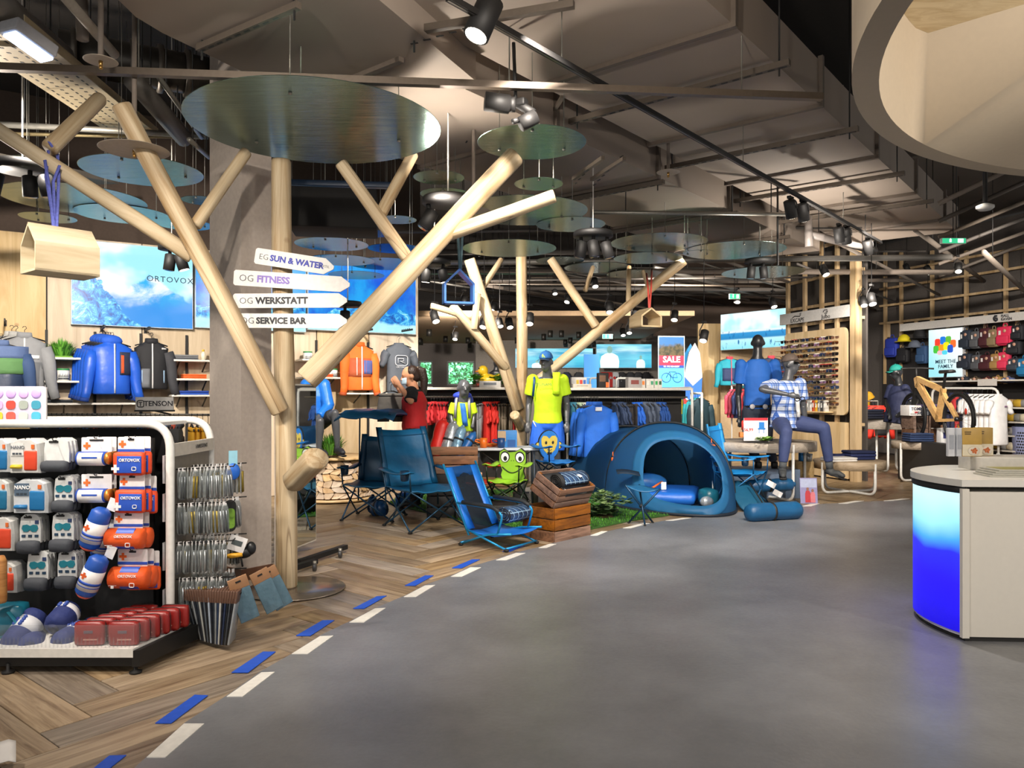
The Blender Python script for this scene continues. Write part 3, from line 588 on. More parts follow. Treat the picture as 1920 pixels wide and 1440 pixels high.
exit_sign('green lit exit sign above the swimmers screen',1139,631,16,.22,.1);exit_sign('lit exit sign under the taupe ducts far right',1787,452,11,.36,.08);exit_sign('exit sign above the sailing screen',1377,556,14,.2,.1)
# ================================================================ BUILDERS
def emat(key,fn):
 mt,nt,b,N,L=nodes('lit_picture');tc=N('ShaderNodeTexCoord');sp=N('ShaderNodeSeparateXYZ');L(tc.outputs['Object'],sp.inputs[0])
 def Mth(op,a,b_=0.0,c=0.0):
  n=N('ShaderNodeMath');n.operation=op
  for i,q in enumerate((a,b_,c)):
   if isinstance(q,(int,float)):n.inputs[i].default_value=q
   else:L(q,n.inputs[i])
  return n.outputs[0]
 def Noi(scale,det=5,st=(1,1,1),off=(0,0,0),rough=.55,dis=0):
  mp=N('ShaderNodeMapping');mp.inputs['Scale'].default_value=st;mp.inputs['Location'].default_value=off;L(tc.outputs['Object'],mp.inputs[0])
  n=N('ShaderNodeTexNoise');n.inputs['Scale'].default_value=scale;n.inputs['Detail'].default_value=det;n.inputs['Roughness'].default_value=rough;n.inputs['Distortion'].default_value=dis;L(mp.outputs[0],n.inputs['Vector']);return n.outputs['Fac']
 def Mix(f,a,c):
  n=N('ShaderNodeMix');n.data_type='RGBA'
  for s_,q in(('Factor',f),('A',a),('B',c)):
   if isinstance(q,str):n.inputs[s_].default_value=lin(q)
   elif isinstance(q,(int,float)):n.inputs[s_].default_value=q
   else:L(q,n.inputs[s_])
  return n.outputs['Result']
 def Ss(v,a,c):
  n=N('ShaderNodeMapRange');n.interpolation_type='SMOOTHSTEP';n.inputs['From Min'].default_value=a;n.inputs['From Max'].default_value=c;L(v,n.inputs['Value']);return n.outputs[0]
 Rm=lambda s_,st:RAMP(nt,L,s_,st)
 col=fn(sp.outputs['X'],sp.outputs['Z'],Mth,Noi,Mix,Ss,Rm)
 b.inputs['Base Color'].default_value=(.01,.01,.01,1);b.inputs['Roughness'].default_value=.3
 L(col,b.inputs['Emission Color']);b.inputs['Emission Strength'].default_value=1.1
 return mt
def mountains(w,h,seed,kind):
 def fn(x,z,Mt,Noi,Mix,Ss,Rm):
  u=Mt('DIVIDE',x,w);v=Mt('DIVIDE',z,h)
  rock=Rm(Noi(6.5,8,(1,1,1),(seed,0,seed),.75,1.2),[(.36,'06389c'),(.47,'128ae0'),(.56,'5cd0f4'),(.66,'d8fbff')])
  if kind=='peak':
   sky=Mix(Ss(Noi(1.2,3,(1,1,1.6),(seed+3,0,0)),.35,.6),'ffffff','a6eef9')
   r2=Mt('SUBTRACT',Mt('ADD',.34,Mt('MULTIPLY',Noi(1.7,5,(1,1,1),(seed+8,0,0)),.55)),Mt('MULTIPLY',Mt('ABSOLUTE',Mt('SUBTRACT',u,.62)),.75))
   c=Mix(Ss(Mt('SUBTRACT',r2,v),-.01,.03),sky,Mix(Ss(Noi(1.8,5,(1,1,2),(1,0,seed),.6,.6),.42,.62),'16b0ee','f4feff'))
   low=Mt('SUBTRACT',.48,v);c=Mix(Ss(Mt('ADD',low,Mt('MULTIPLY',Mt('SUBTRACT',Noi(2.4,6,(1,1,1),(seed,0,5)),.5),.6)),.02,.28),c,'0a90e8')
   r1=Mt('ADD',Mt('SUBTRACT',.92,Mt('MULTIPLY',u,1.75)),Mt('MULTIPLY',Mt('SUBTRACT',Noi(3.2,6,(1,1,1),(seed+1,0,2)),.5),.5))
   return Mix(Ss(Mt('SUBTRACT',r1,v),0,.02),c,rock)
  c=Mix(Ss(Noi(1.5,6,(1,1,.7),(seed,0,0),.65),.38,.62),'0a58da','1aa4ee')
  r1=Mt('ADD',.40,Mt('MULTIPLY',Mt('SUBTRACT',Noi(1.4,6,(1,1,1),(seed+4,0,0)),.5),1.3));c=Mix(Ss(Mt('SUBTRACT',r1,v),0,.03),c,rock)
  return Mix(Ss(Mt('SUBTRACT',Mt('ADD',.17,Mt('MULTIPLY',Mt('SUBTRACT',Noi(3,4),.5),.16)),v),0,.05),c,Mix(Noi(5,4),'7fe6f4','e2fdff'))
 return emat(None,fn)
def screen(label,T,w,h,m,d=.06,frame='b8c4cc',name='display_screen'):
 th=thing(name,label,'screen',M=T);mb=MB();mb.box((w/2,d/2+.004,h/2),(w,d,h));mb.build('case',C(frame,.5),th);mb=MB();mb.box((w/2,0,h/2),(w-.02,.012,h-.02));mb.build('picture',m,th);return th
# ---------------------------------------------------------------- garments (origin at the hanger hook, front is -y)
HANG=C('17171a',.5)
def ering(z,a,b_,n=20,fold=0,ph=0,e=.86,cx=0,cy=0):
 o=[]
 for j in range(n):
  t=2*PI*j/n;c,s_=math.cos(t),math.sin(t);f=1+fold*math.sin(5*t+ph+z*7)
  o.append((cx+a*f*abs(c)**e*(1 if c>=0 else-1),cy+b_*f*abs(s_)**e*(1 if s_>=0 else-1),z))
 return o
def hanger_mb(w=.4):
 mb=MB();mb.tube([(0,0,-.10),(0,0,-.03),(.02,0,-.01),(.012,0,.012),(-.012,0,.010),(-.02,0,-.005)],.0035,6);mb.tube([(-w/2,0,-.155),(-.03,0,-.10),(.03,0,-.10),(w/2,0,-.155)],.009,6);return mb
def garment(nm,label,cat,T,col,w=.5,h=.68,sl=.58,d=.085,group=None,panels=(),collar=None,zipc=None,hood=None,mat=None,sleeve_col=None,spread=.20,n=20,fold=.03,hang=True,cuff=None):
 m=mat or FAB(col);th=thing(nm,label,cat,M=T,group=group);ph=R.random()*6;a=w/2;top=-.11
 if hang:hanger_mb(w*.8).build('hanger',HANG,th)
 rg=[(top+.02,.075,.05),(top-.005,.085,.055),(top-.035,a*.58,d*.66),(top-.075,a*.84,d*.8),(top-.16,a*.80,d*.95),(top-h*.45,a*.75,d*1.06),(top-h*.75,a*.77,d*1.1),(top-h*.97,a*.80,d*1.12),(top-h,a*.76,d*1.02)]
 mb=MB();mb.loft([ering(z,p,q,n,fold if i>3 else 0,ph)for i,(z,p,q)in enumerate(rg)]);mb.build('body',m,th)
 if sl:
  for s_ in(-1,1):
   mb=MB();sh=V((s_*a*.76,0,top-.125));dv=V((s_*spread,-.06,-1)).normalized();pts=[sh+dv*sl*k/6+V((s_*.012*math.sin(k),-.008*math.sin(k*1.7+ph),0))for k in range(7)]
   r0=min(.082 if sl>.35 else .092,d*1.05+.006)
   mb.tube(pts,[r0*.95,r0,r0*.9,r0*.82,r0*.75,r0*.68,r0*.62],12,fl=.8);mb.build('sleeve',C(sleeve_col,.75,0,0,.1,.5,9)if sleeve_col else m,th)
   if cuff:mb=MB();mb.tube([pts[-1]-dv*.03,pts[-1]+dv*.015],r0*.66,12,fl=.8);mb.build('cuff',FAB(cuff),th)
 if collar is not None:
  mb=MB();mb.loft([ering(top-.02,.085,.06,n),ering(top+.05,.075,.052,n),ering(top+.052,.064,.042,n),ering(top,.06,.04,n)]);mb.build('collar',FAB(collar),th)
 if hood:
  mb=MB();mb.ball((0,.03,top+.02),(.13,.09,.075),14,8);mb.build('hood',FAB(hood),th)
 def front(x,z):
  t=min(1,max(0,(top-z)/h));A=a*.77;D=d*(1.0+.1*min(1,t*1.6));q=min(1,abs(x)/A)
  return-D*(1-q**(2/.86))**(.86/2)*(1+fold*.6)-.006
 for x0,z0,x1,z1,pc in panels:
  g=[[(x0+(x1-x0)*i/6,front(x0+(x1-x0)*i/6,top+z0+(z1-z0)*k/4),top+z0+(z1-z0)*k/4)for i in range(7)]for k in range(5)]
  mb=MB();mb.sheet(g,.004,(0,-1,0));mb.build('panel',FAB(pc),th)
 if zipc:
  g=[[(x,front(0,top-.02-h*.95*k/8)-.005,top-.02-h*.95*k/8)for x in(-.008,.008)]for k in range(9)]
  mb=MB();mb.sheet(g,.004,(0,-1,0));mb.build('zip',C(zipc,.4),th)
 return th
def trousers(nm,label,cat,T,col,w=.38,h=.8,d=.05,group=None,hang=True):
 th=thing(nm,label,cat,M=T,group=group);m=FAB(col)
 if hang:
  mb=hanger_mb(w);mb.build('hanger',HANG,th)
 mb=MB();z=-.13;mb.loft([ering(z,w*.42,d,16),ering(z-.05,w*.44,d,16),ering(z-.2,w*.5,d*1.15,16),ering(z-.24,w*.5,d*1.1,16)])
 for s_ in(-1,1):mb.loft([ering(z-.2,w*.25,d*1.05,12,.03,1,.8,s_*w*.24),ering(z-h*.6,w*.23,d,12,.06,2,.8,s_*w*.26),ering(z-h,w*.21,d*.9,12,.04,0,.8,s_*w*.27)])
 mb.build('legs',m,th);mb=MB();mb.loft([ering(z+.005,w*.43,d*1.04,16),ering(z-.035,w*.44,d*1.05,16)]);mb.build('waistband',m,th);return th
def side(T,k):return T@MX.Rotation(PI/2+k,4,'Z')
def hang_row(src,pts,rz,labels,jit=.06):
 out=[]
 for i,p in enumerate(pts):
  T=MX.Translation(V(p))@MX.Rotation(rz+R.uniform(-jit,jit),4,'Z');lb=labels if isinstance(labels,str)else labels[i]
  if i==0:src.matrix_world=T;WM[src]=T;src['label']=lb;out.append(src)
  else:out.append(dup(src,T,lb))
 return out
# ---------------------------------------------------------------- figures
def joints(**k):
 J=dict(pelvis=(0,0,.95),chest=(0,0,1.30),neck=(0,.01,1.49),head=(0,-.02,1.665),look=(0,-1,0))
 for s_,n in((1,'L'),(-1,'R')):
  J.update({'sh'+n:(s_*.185,.0,1.43),'el'+n:(s_*.255,.03,1.14),'wr'+n:(s_*.275,-.06,.89),'hip'+n:(s_*.095,0,.92),'kn'+n:(s_*.105,-.02,.50),'an'+n:(s_*.115,.03,.09),'toe'+n:(s_*.135,-.15,.03)})
 J.update(k);return{a:V(b_)for a,b_ in J.items()}
def hand(mb,el,wr,curl=.35,s_=1):
 d=(wr-el).normalized();sd=d.cross(V((0,1,0)));sd=sd.normalized()if sd.length>.1 else V((1,0,0));nn=sd.cross(d).normalized()
 q=MX([[sd.x,nn.x,d.x],[sd.y,nn.y,d.y],[sd.z,nn.z,d.z]]).to_4x4();mb.ball(wr+d*.05,(.040,.018,.055),12,8,q)
 for i,(o,L_)in enumerate(((-.029,.066),(-.010,.078),(.010,.072),(.028,.056))):
  p=wr+d*.085+sd*o;b1=p+(d+nn*curl).normalized()*L_*.5;mb.tube([wr+d*.05+sd*o*.8,p,b1,b1+(d*.6+nn*curl*2).normalized()*L_*.5],[.011,.0105,.0095,.008],7)
 p=wr+d*.03-sd*.032*s_;mb.tube([wr+d*.02,p,p+(d-sd*.5*s_+nn*.4).normalized()*.03,p+(d-sd*.2*s_+nn*.7).normalized()*.055],[.012,.012,.0105,.008],7)
def torso_rings(J,spec,n=20):
 pe,ch,nk=J['pelvis'],J['chest'],J['neck'];s1=(J['hipL']-J['hipR']).normalized();s2=(J['shL']-J['shR']).normalized();o=[]
 for t,a,b_ in spec:
  c=pe+(ch-pe)*t if t<=1 else ch+(nk-ch)*(t-1);sd=(s1*(1-min(1,max(0,t)))+s2*min(1,max(0,t))).normalized();up=((ch-pe)if t<1 else(nk-pe)).normalized();fr=sd.cross(up).normalized();sd=up.cross(fr)
  o.append([c+sd*(a*math.cos(2*PI*j/n))+fr*(b_*math.sin(2*PI*j/n))for j in range(n)])
 return o
BODY=[(-.28,.10,.09),(-.15,.155,.115),(0,.168,.122),(.35,.142,.105),(.6,.150,.108),(1,.180,.122),(1.35,.170,.10),(1.7,.12,.075),(1.95,.06,.06)]
def head_mb(mb,J,fem=False,nose=True):
 f=J['look'].normalized();hd=J['head'];up=V((0,0,1));sd=f.cross(up).normalized();up=sd.cross(f);q=MX([[sd.x,-f.x,up.x],[sd.y,-f.y,up.y],[sd.z,-f.z,up.z]]).to_4x4()
 mb.ball(hd+up*.025,(.084,.104,.103),18,12,q);mb.ball(hd+f*.022-up*.045,(.064,.074,.083),16,10,q)
 if nose:mb.tube([hd+f*.098+up*.022,hd+f*.120-up*.018,hd+f*.10-up*.03],[.011,.018,.014],8)
 for s_ in(-1,1):
  mb.ball(hd+sd*s_*.088-f*.005,(.014,.024,.034),8,6,q);mb.ball(hd+f*.092+sd*s_*.033+up*.038,(.024,.014,.009),8,6,q);mb.ball(hd+f*.086+sd*s_*.033+up*.014,(.016,.014,.010),8,6,q)
 for z in(-.055,-.066):mb.ball(hd+f*.092+up*z,(.025,.013,.007),8,6,q)
 mb.tube([J['neck']-V((0,0,.05)),J['neck']+(hd-J['neck'])*.6],[.070,.060],14)
def body(J,m,parent,vox=.011,name='body',legs=True,head=True,shoes=None,arms='LR',hands=True):
 mb=MB();mb.loft(torso_rings(J,BODY))
 if head:head_mb(mb,J)
 for n in arms:
  mb.ball(J['sh'+n],.062,12,8);mb.tube([J['sh'+n],J['sh'+n].lerp(J['el'+n],.4),J['el'+n]],[.055,.052,.041],12);mb.ball(J['el'+n],.041,10,7)
  mb.tube([J['el'+n],J['el'+n].lerp(J['wr'+n],.3),J['wr'+n]],[.040,.042,.027],12)
  if hands:hand(mb,J['el'+n],J['wr'+n],.35,1 if n=='L' else-1)
  else:mb.ball(J['wr'+n],.03,8,6)
 if legs:
  for n in 'LR':
   mb.ball(J['hip'+n],.09,12,8);mb.tube([J['hip'+n],J['hip'+n].lerp(J['kn'+n],.4),J['kn'+n]],[.092,.085,.056],14);mb.ball(J['kn'+n],.057,10,7)
   mb.tube([J['kn'+n],J['kn'+n].lerp(J['an'+n],.32),J['an'+n]],[.054,.057,.036],14);mb.tube([J['an'+n]-V((0,0,.03)),J['an'+n].lerp(J['toe'+n],.6)+V((0,0,-.02)),J['toe'+n]],[.04,.042,.03],10)
 return mb.build(name,m,parent,vox=vox)
def top(J,m,parent,name='shirt',g=.016,sleeve=.55,t0=-.25,fore=0,vox=.011,loose=.0,neck=1.78):
 mb=MB();sp=[(t0,.172+g+loose,.125+g+loose)]+[(t,a+g+loose*(1 if t<.8 else .4),b_+g+loose*.6)for t,a,b_ in BODY if t>t0+.06 and t<neck]+[(neck,.085+g*.5,.07+g*.5)]
 sp=[(t,max(a,.165+g)if t<.7 else a,b_)for t,a,b_ in sp]
 mb.loft(torso_rings(J,sp,22))
 for n in 'LR':
  a,e,w_=J['sh'+n],J['el'+n],J['wr'+n];mb.ball(a,.066+g if sleeve>0 else .02,12,8)
  if sleeve>0:mb.tube([a,a.lerp(e,.5*min(1,sleeve)),a.lerp(e,min(1,sleeve))],[.060+g,.060+g+loose*.4,.060+g+loose*.7],12)
  if fore:mb.ball(e,.05+g,10,7);mb.tube([e,e.lerp(w_,fore)],[.050+g,.036+g],12)
 return mb.build(name,m,parent,vox=vox)
def pants(J,m,parent,name='trousers',g=.014,thigh=1.0,shin=.9,vox=.012,flare=0):
 mb=MB();mb.loft(torso_rings(J,[(-.30,.11,.10),(-.16,.162+g,.12+g),(0,.172+g,.126+g),(.2,.158+g,.118+g)]))
 for n in 'LR':
  h,k,a=J['hip'+n],J['kn'+n],J['an'+n];mb.ball(h,.094+g,12,8);mb.tube([h,h.lerp(k,.5*thigh),h.lerp(k,thigh)],[.098+g,.088+g+flare*.5,(.064+.03*(1-thigh))+g+flare],14)
  if shin:mb.ball(k,.06+g,10,7);mb.tube([k,k.lerp(a,.35*shin),k.lerp(a,shin)],[.058+g,.060+g,.040+g],14)
 return mb.build(name,m,parent,vox=vox)
def shoe(J,n,m,parent):
 a,t=J['an'+n],J['toe'+n];d=V((t.x-a.x,t.y-a.y,t.z-a.z+.05));mb=MB();mb.tube([a+V((0,0,.02)),a-V((0,0,.035))],[.048,.052],12);dd=(t-a).normalized()
 mb.tube([a-dd*.05+V((0,0,-.045)),a+dd*.03-V((0,0,.035)),t-dd*.04+V((0,0,.005)),t+dd*.03,t+dd*.05],[.034,.052,.046,.036,.012],12,fl=.85)
 o=mb.build('shoe',m,parent,vox=.010);mb=MB();mb.tube([a-dd*.06-V((0,0,.07)),t+dd*.055-V((0,0,.032))],[.042,.045],10,fl=.3);mb.build('sole',C('0f0f10',.7),o);return o
MANQ=C('4b4d51',.33,0,0,.05);MANK=C('26272a',.35,0,0,.05)
def cap(J,parent,col,brim=None,patch=None):
 f=J['look'].normalized();hd=J['head'];up=V((0,0,1));sd=f.cross(up).normalized();up=sd.cross(f);q=MX([[sd.x,-f.x,up.x],[sd.y,-f.y,up.y],[sd.z,-f.z,up.z]]).to_4x4();mb=MB()
 c=hd+up*.055;mb.loft([[c+q.to_3x3()@V((.094*math.cos(t)*math.cos(e),.114*math.sin(t)*math.cos(e),.108*math.sin(e)))for t in[2*PI*j/20 for j in range(20)]]for e in[k/7*1.55 for k in range(8)]])
 mb.ball(c+up*.106,.010,8,5);o=mb.build('cap',FAB(col,14),parent);mb=MB()
 g=[[c+sd*(x*.085)+f*(.075+(.10*y)*(1-.35*x*x))+up*(-.002-.018*x*x-.012*y)for x in[k/4-1 for k in range(9)]]for y in(0,.35,.7,1)]
 mb.sheet(g,.006,(0,0,1));mb.build('peak',FAB(brim or col,14),o)
 if patch:
  mb=MB();e=lambda x,z:c+q.to_3x3()@V((.09*math.sin(x)*math.cos(z),-.109*math.cos(x)*math.cos(z),.108*math.sin(z)))
  mb.add([e(-.30,.12),e(.34,.12),e(.10,.85)],[(0,1,2)]);mb.sheet([[e(-.30+.64*i/4+(.08-.02*i/4)*k*.8,.12+k*.18*(1-abs(i/4-.55)))for i in range(5)]for k in range(4)],.004,tuple(f));mb.build('badge',FAB(patch),o)
 return o
# ---------------------------------------------------------------- folding chairs (front is -y)
def camp_chair(label,T,col,col2,leg,w=.52,d=.48,sh=.42,bh=.5,lean=.16,arms=True,canopy=None,cup=True,kind='camping_chair',group=None,back=True,edge=None):
 th=thing(kind,label,'chair',M=T,group=group);m=NY(col);m2=NY(col2);lm=C(leg,.35,.6);x,y=w/2,d/2
 mb=MB();mb.sheet([[(-x+w*i/8,-y+d*k/8,sh-.055*math.sin(PI*i/8)*math.sin(PI*(k+1)/9.5)+.008*math.sin(i*2+k))for i in range(9)]for k in range(9)],.012,(0,0,-1));mb.build('seat',m,th)
 if back:
  mb=MB();mb.sheet([[((-x+w*i/8)*(1-.06*k/8),y+lean*k/8+.045*math.sin(PI*i/8)+.012*math.sin(k*1.6+i*.9),sh-.02+bh*k/8-.02*math.sin(PI*i/8)*k/8)for i in range(9)]for k in range(9)],.014,(0,1,0));bk=mb.build('backrest',m,th)
  if col2!=col:
   for s_ in(-1,1):mb=MB();mb.sheet([[(s_*(x-.005-.06*i/2)*(1-.06*k/8),y+lean*k/8-.006+.03*i/2*.5,sh+bh*k/8)for i in range(3)]for k in range(9)],.022,(0,1,0));mb.build('side_band',m2,bk)
  mb=MB();mb.sheet([[((-x+w*i/6)*.95,y+lean*.86+.045*math.sin(PI*i/6)-.008,sh+bh*.86-.01*math.sin(PI*i/6)+dz)for i in range(7)]for dz in(0,.006)],.005,(0,-1,0));mb.build('seam',m2,bk)
  for s_ in(-1,1):mb=MB();mb.tube([(s_*x,y,sh-.25),(s_*x,y+.01,sh),(s_*x*.95,y+lean+.01,sh+bh)],.010,8);mb.build('back_post',lm,th)
 pr=[((-x,-y),(x,-y)),((x,-y),(x,y)),((x,y),(-x,y)),((-x,y),(-x,-y))]
 for(a,b_)in pr:
  for p,q in((a,b_),(b_,a)):
   mb=MB();mb.tube([(p[0]*1.04,p[1]*1.04,.015),(q[0],q[1],sh-.01)],.0095,8);lg=mb.build('leg',lm,th)
 for sx in(-1,1):
  for sy in(-1,1):mb=MB();mb.ball((sx*x*1.04,sy*y*1.04,.014),(.026,.022,.014),10,6);mb.build('foot_cap',BLACK,th)
 if arms:
  for s_ in(-1,1):
   mb=MB();az=sh+.20;mb.tube([(s_*x,-y,sh),(s_*x*1.06,-y-.01,az)],.009,8);mb.build('arm_post',lm,th)
   mb=MB();mb.sheet([[(s_*(x*1.06+(-.045 if i==0 else .045 if i==2 else 0)),-y-.03+(d+.08)*k/6,az+.01-.03*math.sin(PI*k/6)-(.012 if i!=1 else 0))for i in range(3)]for k in range(7)],.012,(0,0,-1));ar=mb.build('armrest',m,th)
   if cup and s_<0:
    mb=MB();mb.lathe([(.03,-.11),(.042,-.10),(.048,0),(.044,0),(.038,-.09),(.02,-.10)],(s_*x*1.06,-y+.10,az+.01),14);mb.build('cup_holder',NY('14304a'),ar)
 if canopy:
  for s_ in(-1,1):mb=MB();mb.tube([(s_*x,y+.03,sh),(s_*x,y+.05,canopy)],.010,8);mb.build('canopy_post',lm,th)
  mb=MB();mb.sheet([[(-x*1.2+w*1.2*i/8,y+.10-.72*k/6,canopy+.05+.03*math.sin(PI*k/6)+.012*math.sin(i*1.9+k)-(.05 if k in(0,6)else 0)-(.035 if i in(0,8)else 0))for i in range(9)]for k in range(7)],.02,(0,0,-1));mb.build('canopy',m,th)
  mb=MB();mb.tube([(-x,y+.05,canopy),(-x,-y-.1,canopy+.03)],.008,6);mb.tube([(x,y+.05,canopy),(x,-y-.1,canopy+.03)],.008,6);mb.build('canopy_arm',lm,th)
 return th
def box_crate(label,T,w,d,h,rows=3,col=None,inner=True,open_front=False,name='wooden_crate',group=None,gap=.012,thick=.014):
 m=col or WOOD('8a5a33','5b3618',(2,14,22),.6,.12);th=thing(name,label,'crate',M=T,group=group);bh=(h-gap*(rows-1))/rows
 for k in range(rows):
  z=k*(bh+gap)+bh/2
  for y in((-d/2,d/2)if not open_front else(d/2,)):mb=MB();mb.box((0,y,z),(w,thick,bh),b=.002);mb.build('slat',m,th)
  for x in(-w/2,w/2):mb=MB();mb.box((x,0,z),(thick,d-thick,bh),b=.002);mb.build('slat',m,th)
 for x in(-1,1):
  for y in(-1,1):mb=MB();mb.box((x*(w/2-.022),y*(d/2-.022),h/2),(.03,.03,h-.004));mb.build('corner_post',m,th)
 mb=MB();mb.box((0,0,.006),(w-.03,d-.03,.012));mb.build('base_board',m,th);return th
def folded(label,T,col,w=.3,d=.24,n=3,hh=.028,cat='folded clothes',nm='folded_shirt',group=None,labels=None):
 for k in range(n):
  th=thing(nm,labels[k]if labels else label,cat,M=T@MX.Translation((R.uniform(-.008,.008),R.uniform(-.008,.008),k*hh)),group=group)
  c=col[k%len(col)]if isinstance(col,(list,tuple))else col
  mb=MB();mb.box((0,0,hh/2),(w*R.uniform(.95,1),d,hh*.96),b=hh*.42);mb.build('cloth',FAB(c),th);mb=MB();mb.box((0,-d*.06,hh*.97),(w*.3,d*.5,.004),b=.001);mb.build('collar_fold',FAB(c),th)
def plant(label,T,r,h,n,col=('4f8f2f','6fb03f','3c7526'),pot=None,cat='plant',nm='grass_plant',leaf=None):
 th=thing(nm,label,cat,M=T);mb=MB()
 for i in range(n):
  t=R.uniform(0,2*PI);q=R.random()**.5;b_=V((math.cos(t)*q*r*.35,math.sin(t)*q*r*.35,.0));e=V((math.cos(t)*r*q*R.uniform(.6,1.3),math.sin(t)*r*q*R.uniform(.6,1.3),h*R.uniform(.6,1.05)*(1-.35*q*q)))
  m_=b_.lerp(e,.6)+V((0,0,h*.12));s_=V((-math.sin(t),math.cos(t),0))*r*.03*R.uniform(.7,1.4);mb.k=i%3
  if leaf:
   for f in(.35,.55,.75,.95):
    c=b_.lerp(m_,f)if f<.6 else m_.lerp(e,f);a=R.uniform(0,2*PI);u=V((math.cos(a),math.sin(a),R.uniform(-.2,.6))).normalized()*leaf;v=u.cross(V((0,0,1))).normalized()*leaf*.45
    mb.add([c,c+u*.5+v,c+u,c+u*.5-v],[(0,1,2,3)])
  else:mb.add([b_-s_,b_+s_,m_+s_*.8,e,m_-s_*.8],[(0,1,2,4),(4,2,3)])
 o=mb.build('leaves' if leaf else 'blades',[C(c,.5)for c in col],th);o['kind']='stuff'
 if pot:mb=MB();mb.lathe([(r*.3,0),(r*.5,0),(r*.55,r*.35),(r*.45,r*.35)],(0,0,0),20);mb.build('pot',C(pot,.6),th)
 else:mb=MB();mb.lathe([(.01,0),(r*.45,0),(r*.35,.02),(.01,.03)],(0,0,0),16);mb.build('soil',C('4a3a22',.9),th)
 return th
def U(x,y,Y,rz=0):return MX.Translation(P(x,y,Y))@MX.Rotation(rz,4,'Z')
def GM(x,y,rz=0,z=0):return MX.Translation(G(x,y,z))@MX.Rotation(rz,4,'Z')
def UX(x,y,Y,rot):return MX.Translation(P(x,y,Y))@rot
# ================================================================ SCREENS
def lw_screen(label,x0,x1,yb,yt,m,off=.10):
 a=LW.p(x0,yb,off);T=MX.Translation(a)@MX.Rotation(LW.rz,4,'Z');c=LW.p(x1,yb,off);w_=(c-a).to_2d().length;return screen(label,T,w_,3.39-a.z,m(w_,3.39-a.z)),w_,3.39-a.z
s1,w1,h1=lw_screen('lit screen with white peaks and rocks, writing upper right, over the jackets',133,362,608,0,lambda w,h:mountains(w,h,3,'peak'))
text('ORTOVOX',WM[s1]@MX.Translation((w1*.80,-.008,h1*.60)),.105,C('12385c',.5),s1,sp=1.15)
lw_screen('lit blue screen between the mountain screen and the column',366,574,614,0,lambda w,h:mountains(w,h,11,'cave'));lw_screen('lit deep blue cave screen right of the front log tree',577,780,618,0,lambda w,h:mountains(w,h,17,'cave'))
# ================================================================ FRONT LOG TREE
tY=5.73;tb=G(555,1105);t1=thing('log_tree','pale debarked log tree on a round plate in front of the column','tree',G(537,1105))
mb=MB();mb.lathe([(.01,.004),(.355,.004),(.362,.008),(.355,.014),(.10,.016),(.01,.016)],V((tb.x,tb.y,0)),64);mb.build('base_plate',C('8f8478',.22,.6),t1,True)
pt=lambda x,y,Y:P(x,y,Y)
log('trunk',V((*pt(538,740,tY).to_2d(),.016)),pt(528,300,tY),.082,.074,PINEZ,t1,28,14,.006)
log('branch',pt(526,772,5.58),pt(228,196,4.95),.066,.060,PINEZ,t1,22,12,.006);log('branch',pt(574,712,5.60),pt(968,292,5.85),.082,.072,PINEZ,t1,22,12,.006)
log('branch',pt(362,480,5.32),pt(-40,222,4.75),.060,.05,PINEZ,t1,20,10,.005);log('branch',pt(92,278,4.92),pt(188,186,5.3),.056,.052,PINEZ,t1,20,6);log('branch',pt(366,424,5.3),pt(463,285,5.6),.04,.04,PINEZ,t1,18,6)
log('branch',pt(836,440,5.78),pt(1040,366,5.6),.052,.046,PINEZ,t1,20,7);log('branch',pt(764,484,5.78),pt(638,306,5.7),.05,.048,PINEZ,t1,20,7);log('branch',pt(714,402,5.78),pt(776,288,6.1),.044,.042,PINEZ,t1,18,6)
a=pt(549,905,5.62);log('branch_stub',a,pt(592,858,5.32),.085,.088,PINEZ,t1,22,4,.007)
SIGNW=C('e9e7e2',.4)
def arrow(label,c0,c1,h,parts,Y=5.60):
 a,c=P(*c0,Y),P(*c1,Y);d=c-a;L_=d.length;ry=-math.atan2(d.z,d.x);T=MX.Translation(a)@MX.Rotation(ry,4,'Y');th=thing('direction_sign',label,'sign',M=T,group='arrow signs on the front log');hh=h*Y/F/2;mb=MB()
 tip=hh*1.25;mb.prism([(.012,-hh),(L_-tip,-hh),(L_-.006,-.012),(L_-.006,.012),(L_-tip,hh),(.012,hh),(0,hh-.012),(0,-hh+.012)],.012);mb.build('board',SIGNW,th)
 for s_,x,sz,col,bo in parts:text(s_,T@MX.Translation((x,-.0015,-.002)),sz,C(col,.5),th,bold=bo,al='LEFT')
 for x in(.10,):mb=MB();mb.tube([(L_*.42,.012,0),(L_*.42,.05,0)],.012,8);mb.build('bracket',GALV,th)
arrow('top white arrow sign, tilted, blue lettering',(478,479),(627,502),30,[('EG',.03,.058,'55555a',-.0008),('SUN & WATER',.112,.060,'2f3fae',.0024),('TEXTIL',.468,.026,'77777c',-.0002)])
arrow('second white arrow sign with violet lettering',(438,520),(657,534),29,[('OG',.04,.07,'55555a',-.0006),('FITNESS',.17,.068,'8d78c8',.0028)])
arrow('third white arrow sign with black workshop lettering',(437,564),(652,563),27,[('OG',.045,.066,'55555a',-.0006),('WERKSTATT',.165,.066,'1c1c24',.0028)])
arrow('lowest white arrow sign with black lettering, end behind the left log',(443,601),(652,602),27,[('OG',.03,.066,'55555a',-.0006),('SERVICE BAR',.145,.063,'1c1c24',.0028)])
